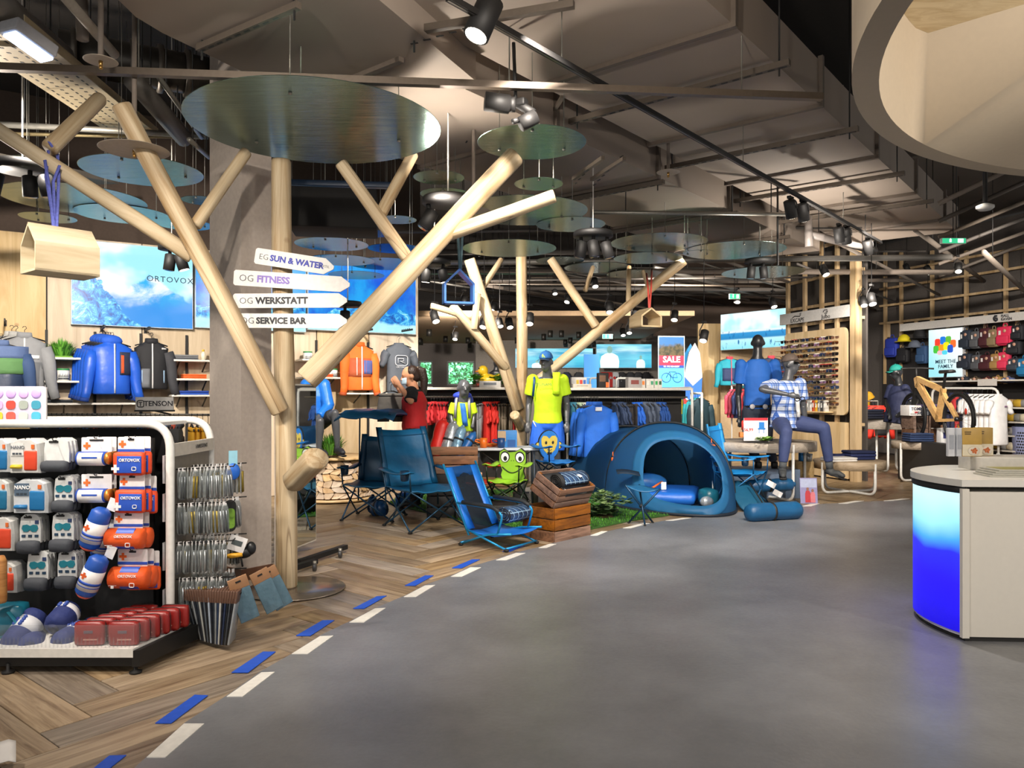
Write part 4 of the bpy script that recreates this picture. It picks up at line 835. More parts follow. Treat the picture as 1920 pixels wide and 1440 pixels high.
# bird houses
def bird_house(label,T,w,h,L_,m,t=.014,ribbon=None,top_y=None,rib_pts=None,hole=None):
 th=thing('bird_house',label,'bird house',M=T);eav=h*.58;out=[(-w/2,0),(w/2,0),(w/2,eav),(0,h),(-w/2,eav)]
 def plate(p,q,nm):
  p=V((p[0],0,p[1]));q=V((q[0],0,q[1]));c=V((0,0,h*.4));d=(q-p);n_=V((d.z,0,-d.x)).normalized();n_=-n_ if n_.dot((p+q)/2-c)>0 else n_;b_=MB()
  vs=[p,q,q+n_*t,p+n_*t];b_.add([v for v in vs]+[v+V((0,L_,0))for v in vs],[(0,1,2,3),(7,6,5,4),(0,4,5,1),(1,5,6,2),(2,6,7,3),(3,7,4,0)]);b_.build(nm,m,th)
 for p,q,nm in zip(out,out[1:]+out[:1],('floor_board','side_board','roof_board','roof_board','side_board')):plate(p,q,nm)
 if ribbon:
  for i,pp in enumerate(rib_pts):b_=MB();b_.tube(pp,.011,6,fl=.3);b_.build('ribbon',ribbon,th,True)
 return th
RIB=C('5d66b8',.7,0,0,.3,0,60)
bird_house('big pale plywood bird house hanging by a blue ribbon from the left log',UX(52,510,4.6,MX.Rotation(-.70,4,'Z')),.25,.30,.36,WOOD('b3a68c','9a8b6e',(9,1.2,9),.6),ribbon=RIB,
rib_pts=[[P(104,436,4.75),P(86,330,4.86),P(92,268,4.96),P(102,262,5.0)],[P(106,436,4.75),P(110,330,4.86),P(108,290,4.98),P(92,266,4.86)],[P(101,434,4.75),P(92,350,4.84),P(84,300,4.86)],[P(103,436,4.76),P(100,340,4.84),P(112,310,4.86)]])
bird_house('blue house shaped frame hanging in front of the black ring lamps',UX(862,569,6.2,MX.Rotation(.25,4,'Z')),.25,.285,.12,C('3f78d0',.4),.016,C('6c8a90',.6),None,[[P(862,505,6.25),P(858,430,6.1),P(858,400,6.0)],[P(864,505,6.25),P(867,430,6.1),P(868,395,6.0)]])
bird_house('small pale wooden bird house at the tip of the middle tree branch',UX(1222,613,9.2,MX.Rotation(.35,4,'Z')),.28,.235,.3,WOOD('d2bd97','b9a077',(9,1.2,9),.55),.018,C('c0453a',.6),None,[[P(1217,580,9.3),P(1215,540,9.5),P(1212,512,10)],[P(1218,580,9.3),P(1221,540,9.5),P(1222,505,10)]])
# ================================================================ MIDDLE LOG TREE
Y2=11.0;t2=thing('log_tree','pale log tree behind the lime shirt mannequin','tree',P(978,860,Y2));x2=P(978,740,Y2)
log('trunk',V((x2.x,Y2,0)),P(978,470,Y2),.082,.076,PINEZ,t2,20,10)
for a,c,r in[((972,768,10.9),(880,486,10.6),.082),((948,692,10.8),(848,572,10.4),.066),((868,592,10.5),(808,573,10.3),.05),((889,618,10.5),(896,550,10.5),.05),((892,560,10.6),(940,486,11.2),.042),((1035,692,10.9),(1283,488,10.4),.07),((1118,612,10.7),(1032,485,10.7),.06),
((1178,566,10.6),(1180,500,10.9),.034),((1216,540,10.5),(1205,508,10.6),.03),((1098,545,10.9),(1112,500,11.2),.035)]:log('branch',P(*a),P(*c),r,r*.92,PINEZ,t2,16,6)
log('branch',P(990,728,10.95),P(1040,690,10.9),.07,.07,PINEZ,t2,16,3);log('branch_stub',P(978,800,10.9),P(965,778,10.6),.07,.07,PINEZ,t2,16,3)
mb=MB();mb.lathe([(.01,.004),(.4,.004),(.4,.012),(.01,.014)],V((x2.x,Y2,0)),40);mb.build('base_plate',C('8f8478',.22,.6),t2,True)
# ================================================================ LEFT WALL MERCHANDISE
WSH=C('dcd8cf',.5)
def wshelf(label,x0,x1,y,dep=.34,off=0.02):
 a,c=LW.p(x0,y,off+dep/2),LW.p(x1,y,off+dep/2);th=thing('wall_shelf',label,'shelf',(a+c)/2);mb=MB();mb.box((a+c)/2,((c-a).to_2d().length,dep,.025),LW.rz,.003);mb.build('board',WSH,th,True)
 for f in(.2,.8):
  p=a.lerp(c,f);q=V((*(p.to_2d()-LW.n*(dep/2-.01)),p.z));e=V((*(p.to_2d()+LW.n*(dep/2-.06)),p.z-.02));mb=MB();mb.tube([q-V((0,0,.14)),e],.01,6,sq=True);mb.build('bracket',BLACK,th,True)
 return(a+c)/2
for x in(87,178,264,350,593,690):
 a=LW.p(x,740,.018);mb=MB();mb.box((a.x,a.y,1.15),(.03,.03,2.2),LW.rz);one('shelf_upright',mb,BLACK,'black slotted upright on the plywood wall, %s'%{87:'left of the potted grass',178:'behind the blue jackets',264:'behind the black jacket',350:'beside the column',593:'right of the front trunk',690:'behind the orange jacket'}[x],'upright')
sh=[('upper left shelf carrying the potted grass',78,166,673),('middle left shelf carrying the printed tin',80,167,716),('long low shelf under the hanging jackets',82,262,757),('top shelf beside the column with grey clothes',316,400,677),('middle shelf beside the column with orange clothes',316,400,712),('lower shelf beside the column with blue clothes',318,400,742),
('upper shelf right of the front trunk',560,636,676),('lower shelf right of the front trunk with tin',560,636,709),('long white shelf under the orange jacket',640,786,738)]
for l_,a,c,y in sh:wshelf(l_,a,c,y)
plant('bushy green grass plant on the upper left shelf',LW.m(116,672,.2),.21,.26,420,pot=None);folded('green moss pad beside the grass plant',LW.m(118,672,.3),('6f9f3c',),.2,.1,1,.03,'moss','moss_pad')
def tin(label,T,r=.075,h=.17,lid='2e8a4a'):
 th=thing('printed_tin',label,'tin',M=T);mb=MB();mb.lathe([(.005,0),(r,0),(r,h*.86),(.005,h*.86)],n=24);mb.build('can',C('e9e8e4',.35),th);mb=MB();mb.lathe([(r*1.02,h*.86),(r*1.03,h),(.005,h)],n=24);mb.build('lid',C(lid,.4),th)
 mb=MB()
 for k in range(9):
  t=-2.4+k*.22;mb.add([(r*1.005*math.cos(t),r*1.005*math.sin(t),h*.30),(r*1.005*math.cos(t+.2),r*1.005*math.sin(t+.2),h*.30),(r*1.005*math.cos(t+.1),r*1.005*math.sin(t+.1),h*(.55+.1*(k%2)))],[(0,1,2)])
  mb.add([(r*1.005*math.cos(t),r*1.005*math.sin(t),h*.10),(r*1.005*math.cos(t+.2),r*1.005*math.sin(t+.2),h*.10),(r*1.005*math.cos(t+.2),r*1.005*math.sin(t+.2),h*.25),(r*1.005*math.cos(t),r*1.005*math.sin(t),h*.25)],[(0,1,2,3)])
 mb.build('mountain_print',C('1d2430',.5),th)
tin('white printed tin with green lid on the middle left shelf',LW.m(118,714,.18),.07,.15);tin('green lidded tin on the upper shelf right of the trunk',LW.m(577,676,.18),.065,.13);tin('green lidded tin on the lower shelf right of the trunk',LW.m(625,708,.18),.06,.13)
folded('grey folded top, stack beside the column',LW.m(344,676,.2),('55585e','6a6d72','7c7e80'),.34,.24,3,.024,labels=['bottom grey folded top on the shelf beside the column','middle grey folded top on the shelf beside the column','uppermost grey folded top on the shelf beside the column'])
folded('',LW.m(362,711,.2),('e2662a',),.3,.24,3,.022,labels=['bottom orange folded shirt on the shelf beside the column','middle orange folded shirt on the shelf beside the column','uppermost orange folded shirt on the shelf beside the column'])
folded('',LW.m(358,741,.2),('2350b0','1d3f96'),.42,.26,2,.03,labels=['lower blue folded jacket on the lower shelf beside the column','upper blue folded jacket on the lower shelf beside the column'])
folded('',LW.m(604,708,.2),('df5f28',),.26,.22,2,.025,labels=['lower orange folded shirt right of the front trunk','upper orange folded shirt right of the front trunk'])
folded('',LW.m(110,756,.2),('25292f','31363d'),.3,.24,2,.022,labels=['lower dark folded trousers on the long low shelf','upper dark folded trousers on the long low shelf'])
th=thing('care_bottle','pale yellow topped bottle on the top shelf beside the column','bottle',M=LW.m(381,676,.2));mb=MB();mb.lathe([(.004,0),(.028,0),(.03,.09),(.014,.12),(.004,.12)],n=16);mb.build('body',C('e8dfc8',.4),th);mb=MB();mb.lathe([(.015,.12),(.016,.145),(.004,.146)],n=12);mb.build('cap',C('e3b93a',.4),th)
def arm(label,x,y,L_=.42):
 p=LW.m(x,y,.0);th=thing('garment_bracket',label,'rail',M=p);mb=MB();mb.box((0,-L_/2,0),(.014,L_,.028));mb.build('bar',BLACK,th);mb=MB()
 for k in range(6):mb.ball((0,-.06-k*.065,.02),.009,8,5)
 o=mb.build('studs',BLACK,th);o['kind']='stuff';mb=MB();mb.box((0,-.01,0),(.03,.02,.07));mb.build('plate',BLACK,th)
for l_,x,y in[('black arm carrying the blue jackets',190,617),('black arm carrying the black and grey jacket',272,620),('black arm carrying the grey fleeces at far left',10,606),('black arm carrying the orange jacket',675,622),('black arm carrying the grey tee',748,622)]:arm(l_,x,y,.5)
BLU='2059c9'
j=garment('jacket','','jacket',MX.Identity(4),BLU,.54,.64,.60,.10,'blue jackets on the plywood wall',panels=[(.06,-.12,.22,-.40,'2b3248'),(.075,-.16,.11,-.38,'d8582e')],collar=BLU,zipc='cfd6e2',hood=BLU,mat=NY(BLU),cuff='1b3f90')
for k,lb in enumerate(['rearmost blue jacket on the wall arm','second rearmost blue jacket on the wall arm','middle blue jacket on the wall arm','second blue jacket on the wall arm','front blue jacket on the wall arm with dark chest pocket']):
 T=LW.m(190+k*5.0,623+k*.6,.10+k*.085)@MX.Rotation(R.uniform(-.05,.05)+.12,4,'Z')
 if k==0:j.matrix_world=T;WM[j]=T;j['label']=lb
 else:dup(j,T,lb)
T=LW.m(284,626,.30);garment('jacket','black softshell jacket with grey pockets on the plywood wall','jacket',T,'1d1e22',.48,.60,.56,.085,panels=[(-.20,-.34,-.03,-.58,'6c7076'),(-.13,-.36,-.115,-.52,'9fc0e0'),(.13,-.36,.145,-.52,'9fc0e0'),(.11,-.07,.17,-.09,'c8c8c8')],collar='1d1e22',zipc='d5d5d5',sleeve_col='3a3b40')
for lb,x,y,o,c,pn in[('rear grey fleece at the far left wall arm',22,612,.12,'b9b9b5',()),('middle grey fleece at the far left wall arm',30,613,.22,'aaaaa8',()),('front grey fleece with darker chest at the far left wall arm',46,614,.36,'8b8d90',[(-.20,-.30,.20,-.60,'6f7276'),(.05,-.22,.15,-.26,'e8e8e8')])]:
 garment('fleece_jacket',lb,'jacket',LW.m(x,y,o),c,.52,.66,.62,.09,'grey fleeces at the far left',panels=pn,collar=c,zipc='e4e4e4' if pn else None)
garment('padded_jacket','navy padded jacket with green middle at the left edge','jacket',LW.m(2,628,.46),'31425f',.58,.62,.58,.11,panels=[(-.27,-.16,.27,-.34,'5d8a55'),(-.27,0-.02,.27,-.16,'5a6f9a')],collar='5a6f9a',mat=NY('2c3c5a'),sleeve_col='38507a')
garment('jacket','orange zip jacket with blue chest pocket on the plywood wall','jacket',LW.m(674,634,.34),'e2681f',.52,.66,.60,.085,panels=[(-.19,-.19,.20,-.46,'a8502c'),(.03,-.22,.18,-.42,'4a5a96'),(-.08,-.18,-.07,-.44,'f0e8e0')],collar='d85f1c',zipc='f4ece4',cuff='a84a20',spread=.12)
t=garment('tee_shirt','grey tee shirt with outlined chest emblem on the plywood wall','shirt',LW.m(748,632,.34),'474d56',.50,.78,.24,.08,spread=.5)
a_=.0;mb=MB();pth=[V((x,-.098,-.36+z))for x,z in rrect(.20,.15,.04)];mb.tube(pth,.006,6,True);mb.tube([(-.06,-.108,-.40),(-.06,-.108,-.33),(.03,-.108,-.33),(.03,-.108,-.365),(-.03,-.108,-.365),(.05,-.108,-.40)],.006,6);mb.build('emblem',C('b9bcc2',.6),t)
for k,s_ in enumerate(('ORTOVOX',)):text(s_,WM[t]@MX.Translation((0,-.104,-.46)),.035,C('b9bcc2',.6),t)
# far left clothes rail behind the gondola, and its sign
def rail(label,p,q,r=.014,m=None,posts=True):
 p,q=V(p),V(q);th=thing('clothes_rail',label,'clothes rail',(p+q)/2);mb=MB();mb.tube([p,q],r,8);mb.build('bar',m or GALV,th,True)
 if posts:
  for e in(p,q):mb=MB();mb.tube([e,V((e.x,e.y,0))],r,8);mb.build('post',m or GALV,th,True)
 return th
ra,rb=P(60,777,7.3),P(420,778,7.9);rail('chrome clothes rail behind the gondola with dark tops',ra,rb,.012)
cols=['1f2836','27477a','2d3a55','33363c','1b1e26','2355a8','22262e','8a3a2c','3d4a38','20242c','2b5ba0','30343c','a34430','2c3038','3a4358','1e2a44']
for k in range(30):
 p=ra.lerp(rb,.02+k/31*.78);c=cols[k%len(cols)];lb_k='dark top on the crowded rail behind the gondola, %s along it'%nth(k)
 if k<len(cols):g0=garment('hanging_shirt',lb_k,'shirt',MX.Translation(p)@MX.Rotation(PI/2+.3+R.uniform(-.1,.1),4,'Z'),c,.44,.62,.4,.04,'tops on the rail behind the gondola',n=14);cols[k]=g0
 else:dup(cols[k-len(cols)]if not isinstance(cols[k-len(cols)],str)else g0,MX.Translation(p)@MX.Rotation(PI/2+.3+R.uniform(-.1,.1),4,'Z'),lb_k)
tz=trousers('trousers','mustard yellow trousers on the rail end by the column','trousers',MX.Identity(4),'d09a24',.34,.62,.03,'mustard trousers by the column')
hang_row(tz,[ra.lerp(rb,.83+.03*k)-V((0,.04,0))for k in range(6)],PI/2+.5,['mustard yellow trousers by the column, %s on the rail end'%nth(k)for k in range(6)])
th=thing('brand_sign','grey card sign on the rail behind the gondola','sign',M=U(290,757,6.6,.05));mb=MB();mb.box((0,0,0),(.32,.012,.115),b=.003);mb.build('card',C('b9b7b4',.5),th);mb=MB();mb.box((0,.0,-.06),(.33,.03,.015));mb.tube([(0,.0,-.06),(0,.35,-.10)],.008,6);mb.build('holder',BLACK,th)
text('TENSON',WM[th]@MX.Translation((.035,-.008,0)),.062,C('23242a',.5),th,bold=.001);mb=MB();mb.tube([(x-.115,-.009,z)for x,z in rrect(.055,.055,.014)],.004,6,True);mb.box((-.115,-.009,.012),(.03,.004,.007));mb.box((-.115,-.009,-.004),(.007,.004,.03));mb.build('emblem',C('23242a',.5),th)
# ================================================================ GONDOLA
GY=4.42;TUBE=C('dcdbd6',.3);zt=1.285
FP=lambda x,y,Y=GY:P(x,y,Y)
gx1=P(322,740,GY).x;gx0=gx1-2.3;go=thing('gondola_rack','double sided display rack with white tube frame and black back panel','display rack',(gx1-1.0,GY+.3,0))
for nm,yy,dx in(('front',GY-.02,0),('rear',GY+.62,-.02)):
 mb=MB();x=gx1+dx
 mb.tube(fillet([(gx0,yy,zt),(x,yy,zt),(x,yy,.05),(x-.24,yy-(.0 if nm=='front' else 0)-.12,.03)],.15,8),.024,12);mb.build('tube_frame',TUBE,go,True)
mb=MB();mb.box(((gx0+gx1-.08)/2,GY+.3,.66),(gx1-.08-gx0,.05,1.16));mb.box(((gx0+gx1-.10)/2,GY+.02,.64),(gx1-.12-gx0,.02,1.12));mb.build('back_panel',C('0d0d0e',.6),go,True)
mb=MB();mb.box(((gx0+gx1-.16)/2,GY+.3,zt-.012),(gx1-.16-gx0,.56,.02));mb.build('top_tray',TUBE,go,True)
mb=MB();mb.box((gx1-.03,GY+.3,.60),(.03,.56,1.05));mb.build('end_panel',C('77726b',.5),go,True)
mb=MB();mb.box((gx1+.0,GY+.30,1.13),(.02,.60,.075));mb.build('end_header',C('c9c3b8',.5),go,True)
text('HWESTENT',MX.Translation((gx1+.012,GY+.40,1.13))@MX.Rotation(PI/2,4,'Z'),.035,C('4a4a4a',.5),go)
for z in(.25,.52,.80,1.02):mb=MB();mb.box((gx1-.045,GY+.02,z),(.012,.05,.16));mb.build('slot_strip',C('cfd2d4',.3,.5),go,True)
# bottom shelf
sY0,sY1=3.98,GY+.02;fz=.135;xr=P(249,740,3.98).x;bs=(gx0,xr)
mb=MB();mb.slab([(gx0,sY0),(xr,sY0+.0),(xr+.10,sY1),(gx0,sY1)],fz-.045,fz);mb.build('base_shelf',C('e6e4de',.4),go,True)
mb=MB();mb.slab([(gx0+.02,sY0+.03),(xr-.02,sY0+.03),(xr+.07,sY1),(gx0+.02,sY1)],.035,fz-.05);mb.build('plinth',C('0c0c0c',.5),go,True)
mb=MB();mb.slab([(xr-.005,sY0),(xr+.03,sY0+.01),(xr+.15,sY1),(xr+.105,sY1)],.04,fz-.01);mb.build('side_bracket',C('101010',.45),go,True)
for x in(xr+.0,P(8,740,3.98).x):mb=MB();mb.lathe([(.03,0),(.032,.01),(.01,.018),(.01,.05)],(x,sY0+.03,0),14);mb.build('levelling_foot',BLACK,go,True)
ACR=C('dfe6e8',.05,0,0,0,0,30,.06)
mb=MB();mb.box(((gx0+xr)/2,sY0+.012,fz+.06),(xr-gx0,.005,.12));a,c=V((xr,sY0+.012,fz+.06)),V((xr+.10,sY1-.03,fz+.06));d=c-a;mb.box((a+c)/2,(d.length,.005,.12),math.atan2(d.y,d.x));mb.build('acrylic_guard',ACR,go,True)
mb=MB()
for k in range(110):mb.box((gx0+.02+k*(xr-gx0)/111,sY0+.008,fz+.03),(.006,.004,.05))
o=mb.build('guard_ribs',C('cfd6d8',.2,0,0,0,0,30,.07),go,True);o['kind']='stuff'
# purple header card with swatches on top
th=thing('swatch_board','lilac swatch board with rounded colour samples on the rack top','display board',M=U(36,795,4.5,.04));mb=MB();mb.box((0,0,.11),(.29,.012,.22),b=.003);mb.build('board',C('c3bfd2',.45),th)
for r_ in range(3):
 for c_ in range(4):
  col_=[['c9a8e8','c9a8e8','d5b0e8','c4a6e6'],['e0a8d8','c8463a','9aa39a','3f8fa8'],['d8b83a','e0564a','b9c4c0','4aa8c4']][r_][c_];p=(-.115+c_*.072,-.007,.178-r_*.066)
  if r_==0:mb=MB();mb.ball(p,(.029,.008,.029),16,8)
  else:mb=MB();mb.prism([(p[0]+a,p[2]+b_)for a,b_ in rrect(.052,.05,.018)],.008,MX.Translation((0,p[1]-.004,0)))
  mb.build('swatch',C(col_,.4),th)
mb=MB();mb.box((.147,0,.11),(.02,.014,.21));mb.build('side_text_strip',C('e8e6ea',.5),th)
# ---- products on the panel
PY=GY-.0
def hook(p,L_,th):mb=MB();mb.tube([(p[0],0.0,p[1]),(p[0],-L_,p[1]),(p[0],-L_-.01,p[1]+.012)],.003,6);mb.build('hook',BLACK,th)
def poly(mb,pts,h,y=0):mb.prism(pts,h,MX.Translation((0,y,0)))
def cross(s_,x,z):a=s_/2;b_=s_/6;return[(x+i,z+k)for i,k in((-b_,-a),(b_,-a),(b_,-b_),(a,-b_),(a,b_),(b_,b_),(b_,a),(-b_,a),(-b_,b_),(-a,b_),(-a,-b_),(-b_,-b_))]
ORG=C('e2571c',.55,0,0,.1,.4,12);WCARD=C('e9e7e6',.4);LBL=C('2850b4',.45)
def first_aid(label,T,w=.175,h=.21,roll=False,cloth=None,group='orange first aid pouches'):
 th=thing('first_aid_pouch',label,'pouch',M=T,group=group);m=cloth or C('e0481e',.6,0,0,.1,.4,12);ch=h*.42
 mb=MB();poly(mb,[(a,b_-ch/2)for a,b_ in rrect(w*.86,ch,.008)],.003,-.012);cd_=mb.build('card',WCARD,th)
 mb=MB();mb.box((0,-.0135,-ch*.80),(w*.86,.003,ch*.16));mb.build('blue_band',LBL,cd_);mb=MB();poly(mb,cross(ch*.42,-w*.28,-ch*.42),.003,-.015);mb.build('orange_cross',C('e06a2a',.5),cd_);mb=MB();mb.box((0,-.0135,-.014),(w*.2,.003,.010));mb.build('euro_slot',BLACK,cd_)
 zc=-ch-(h-ch)/2+.012;hh=h-ch
 mb=MB()
 if roll:mb.tube([(-w*.55,-.035,zc),(-w*.5,-.035,zc),(w*.5,-.035,zc),(w*.56,-.035,zc)],[hh*.3,hh*.5,hh*.5,hh*.25],18,fl=.9)
 else:mb.box((0,-.028,zc),(w,.045,hh),b=.02)
 mb.build('pouch',m,th);mb=MB()
 if roll:
  for s_ in range(1):mb.loft([[(x,-.035-math.sin(t)*hh*.47,zc+math.cos(t)*hh*.51)for t in[.35+2.2*i/8 for i in range(9)]]+[(x,-.035-math.sin(t)*hh*.44,zc+math.cos(t)*hh*.48)for t in[2.55-2.2*i/8 for i in range(9)]]for x in(-w*.18,w*.34)],True,False)
 else:mb.box((0.01,-.052,zc-.003),(w*.78,.004,hh*.72),b=.0018)
 mb.build('blue_label',LBL,th);yy=-.056 if not roll else-.035-hh*.52
 text('ORTOVOX',T@MX.Translation((.012 if not roll else w*.08,yy,zc+hh*.16)),w*.135 if not roll else w*.105,WCARD,th,bold=.0006);mb=MB();mb.tube([(x+w*.22,yy-.001,z+zc-hh*.2)for x,z in rrect(w*.13,w*.11,.005)],.0022,5,True);mb.build('emblem',WCARD,th)
 mb=MB();poly(mb,cross(hh*.34,-w*.38,zc-hh*.2),.004,-.056 if not roll else-.05-hh*.3);mb.build('white_cross',WCARD,th);hook((0,-.006),.03,th);return th
PP=lambda x,y,f=0,rz=0:MX.Translation(P(x,y,PY-.02-f))@MX.Rotation(rz,4,'Z')
for i,(x,y,w_,h_,rl,lb)in enumerate([(248,819,.175,.225,False,'top orange pouch with white card'),(250,889,.165,.225,False,'second orange pouch from the top'),(243,960,.19,.215,True,'third orange pouch, rolled and bulging'),(251,1029,.195,.23,True,'lowest orange pouch, rolled')]):
 cl=ORG if rl else None
 first_aid('%s in the right column, in front'%lb,PP(x,y,.10,-.03),w_,h_,rl,cl);first_aid('%s in the right column, one behind'%lb,PP(x+11,y-1,.04,.03),w_,h_,rl,cl)
 if i in(1,3):first_aid('%s in the right column, hindmost'%lb,PP(x+22,y+3,.0,.1),w_*.95,h_,False,cl)
def blanket_roll(label,T,w=.17):
 th=thing('rescue_blanket',label,'roll',M=T,group='rescue blanket rolls');mb=MB();poly(mb,[(a,b_-.045)for a,b_ in rrect(w,.085,.006)],.003,-.01);cd_=mb.build('card',WCARD,th);mb=MB();poly(mb,cross(.04,-w*.32,-.05),.003,-.012);mb.build('orange_cross',C('e0702e',.5),cd_);mb=MB();mb.box((0,-.012,-.018),(w*.45,.003,.009));mb.build('euro_slot',BLACK,cd_)
 z=-.118;mb=MB();mb.tube([(-w*.52,-.03,z),(w*.40,-.03,z)],.038,18);mb.build('wrapper',LBL,th);mb=MB();mb.tube([(w*.38,-.03,z),(w*.53,-.03,z),(w*.55,-.03,z)],[.034,.036,.012],16);mb.build('foil_end',C('d98a3a',.3,.6),th);mb=MB();mb.tube([(-w*.46,-.031,z-.002),(w*.34,-.031,z-.002)],.0395,18);mb.build('label_band',WCARD,th)
 mb=MB();mb.box((-w*.05,-.071,z+.006),(w*.5,.002,.009));mb.build('print',LBL,th);hook((0,-.006),.03,th)
for y,lb in((819,'top'),(888,'lower')):
 blanket_roll('%s silver and blue rescue blanket roll beside the orange pouches, front one'%lb,PP(183,y,.08,0));blanket_roll('%s silver and blue rescue blanket roll, the one behind'%lb,PP(192,y-1,.02,0))
def stuff_sack(label,T,up=True):
 th=thing('bivy_sack',label,'sack',M=T,group='blue sack cylinders');mb=MB();mb.tube([(0,-.05,-.01),(0,-.05,-.03),(0,-.05,-.08),(0,-.05,-.22),(0,-.05,-.24)],[.03,.052,.056,.055,.04],20);mb.build('sack',NY('1e4fa8'),th)
 mb=MB();mb.tube([(0,-.05,-.085),(0,-.05,-.20)],.0575,20);lb_=mb.build('label_band',WCARD,th)
 for z0,z1 in((-.175,-.18),(-.15,-.165)):mb=MB();mb.tube([(0,-.05,z0),(0,-.05,z1)],.0582,20);mb.build('blue_stripe',LBL,lb_)
 mb=MB();poly(mb,cross(.034,-.02,-.12),.003,-.108);mb.build('orange_cross',C('e0602a',.5),lb_);mb=MB();mb.box((.03,-.02,.02),(.05,.003,.07));mb.build('hang_tag',WCARD,th);mb=MB();mb.tube([(0,-.05,-.235),(0,-.05,-.25)],[.045,.03],16);mb.build('orange_end',C('d8562a',.5),th)
stuff_sack('upper blue sack cylinder, tilted, with orange cross label',MX.Translation(P(203,948,4.28))@MX.Rotation(.36,4,'Y'));stuff_sack('lower blue sack cylinder tilted beside the lowest orange pouch',MX.Translation(P(199,1036,4.24))@MX.Rotation(.40,4,'Y'));stuff_sack('blue sack cylinder hanging behind the upper one',MX.Translation(P(206,985,4.40))@MX.Rotation(.30,4,'Y')@MX.Scale(.75,4))
def pouch(label,T,w,h,cols,kind,group):
 th=thing('travel_pouch',label,'pouch',M=T,group=group);mb=MB();out=[(-w/2,-h),(w/2,-h),(w/2*1.02,-h*.5),(w/2*.9,-h*.12),(w*.25,0),(-w*.25,0),(-w/2*.9,-h*.12),(-w/2*1.02,-h*.5)]
 if kind=='nano':
  mb.loft([[(x*.96,0,z)for x,z in out],[(x,-.02,z)for x,z in out],[(x,-.055,z*.98-.002)for x,z in out],[(x*.9,-.07,z*.94-h*.03)for x,z in out]],True,False);mb.build('case',C(cols[0],.35),th)
  mb=MB();mb.box((-w*.22,-.071,-h*.3),(w*.42,.004,h*.36));c1_=mb.build('front_card',C(cols[3],.4),th);text('NANO',T@MX.Translation((-w*.2,-.0745,-h*.24)),w*.15,C('f0f0f0' if cols[3]!='d9d9d6' else '7d8288',.5),c1_,bold=.0006)
  mb=MB()
  for k in range(3):mb.box((-w*.33+k*w*.11,-.074,-h*.42),(w*.08,.003,h*.05))
  mb.build('pictograms',C('38424c',.5),c1_)
  mb=MB();mb.box((w*.22,-.062,-h*.62),(w*.44,.03,h*.58),b=.01);mb.build('stuffed_fabric',NY(cols[1]),th);mb=MB();mb.tube([(-w*.40,-.066,-h*.80),(-w*.06,-.066,-h*.80)],h*.13,12,fl=.5);mb.build('rolled_fabric',NY(cols[2]),th)
  mb=MB();mb.box((w*.30,-.073,-h*.22),(w*.10,.004,h*.12));mb.build('orange_tab',C('d86a2a',.5),th)
 else:
  mb.loft([[(x*.9,0,z*.72)for x,z in out],[(x*.92,-.02,z*.72)for x,z in out]],True,False);cd_=mb.build('card',C('d9dbda',.4),th)
  mb=MB();mb.box((0,-.035,-h*.82),(w,.06,h*.34),b=.028);mb.build('soft_pouch',FAB(cols[0]),th)
  if kind=='mask':
   mb=MB();mb.prism([(x-.0,z-h*.36)for x,z in[(-.045,.0),(-.04,.018),(-.018,.022),(0,.014),(.018,.022),(.04,.018),(.045,0),(.034,-.018),(.012,-.018),(0,-.006),(-.012,-.018),(-.034,-.018)]],.004,MX.Translation((0,-.025,0)));mb.build('mask_print',C('1f7f92',.5),cd_)
   mb=MB()
   for k in(-1,0,1):mb.box((k*.036,-.022,-h*.55),(.02,.004,.014))
   mb.build('pictograms',C('24405a',.5),cd_)
   mb=MB();mb.box((w*.3,-.022,-h*.2),(w*.16,.004,h*.09));mb.build('blue_square',C('2d3e66',.5),cd_)
  mb=MB();mb.box((-w*.1,-.022,-.018),(w*.34,.004,.010));mb.build('euro_slot',BLACK,cd_)
 hook((0,-.01),.05,th);return th
NB=('c9cdd0','1d6fa8','1d6fa8','55677a');NR=('cfcfcc','d8482a','d0b428','d9d9d6')
for x,y,w_,h_,c_,lb in[(60,822,.165,.19,NR,'red and yellow travel pouch in a clear case, top row'),(70,896,.19,.19,NB,'blue travel pouch in a clear case, second row'),(10,822,.13,.185,NB,'blue travel pouch at the left edge, top row'),(8,896,.14,.185,('cfd2d0','1d6f98','8a9a38','47586a'),'blue and olive travel pouch at the left edge, second row'),
(14,966,.15,.19,NR,'red travel pouch at the left edge, third row'),(22,1050,.13,.17,NR,'red travel pouch at the left edge, bottom row')]:
 pouch(lb+', in front',PP(x,y,.10,0),w_,h_,c_,'nano','clear cased travel pouches');pouch(lb+', one behind',PP(x+9,y-1,.02,0),w_,h_,NB,'nano','clear cased travel pouches')
for x,y,w_,h_,lb,kd in[(110,822,.15,.185,'grey pouch with patterned card at the end of the top row','line'),(124,891,.115,.205,'grey eye mask pouch, second row','mask'),(61,963,.125,.22,'left grey eye mask pouch, third row','mask'),(122,960,.13,.22,'right grey eye mask pouch, third row','mask'),(75,1032,.125,.22,'left grey eye mask pouch, bottom row','mask'),(130,1031,.115,.21,'right grey eye mask pouch, bottom row','mask')]:
 for k,f in((0,'in front'),(1,'second'),(2,'hindmost')):pouch('%s, %s'%(lb,f),PP(x+k*7,y-k,.11-.05*k,0),w_,h_,('3d4148',),kd,'grey eye mask pouches')
th=thing('wooden_roll','striped tan roll at the left edge of the rack','roll',M=U(0,1130,4.1));mb=MB();mb.lathe([(.005,0),(.03,0),(.033,.02),(.033,.22),(.02,.25),(.005,.252)],n=18);mb.build('body',WOOD('c98f50','a86c34',(3,3,40),.5),th)
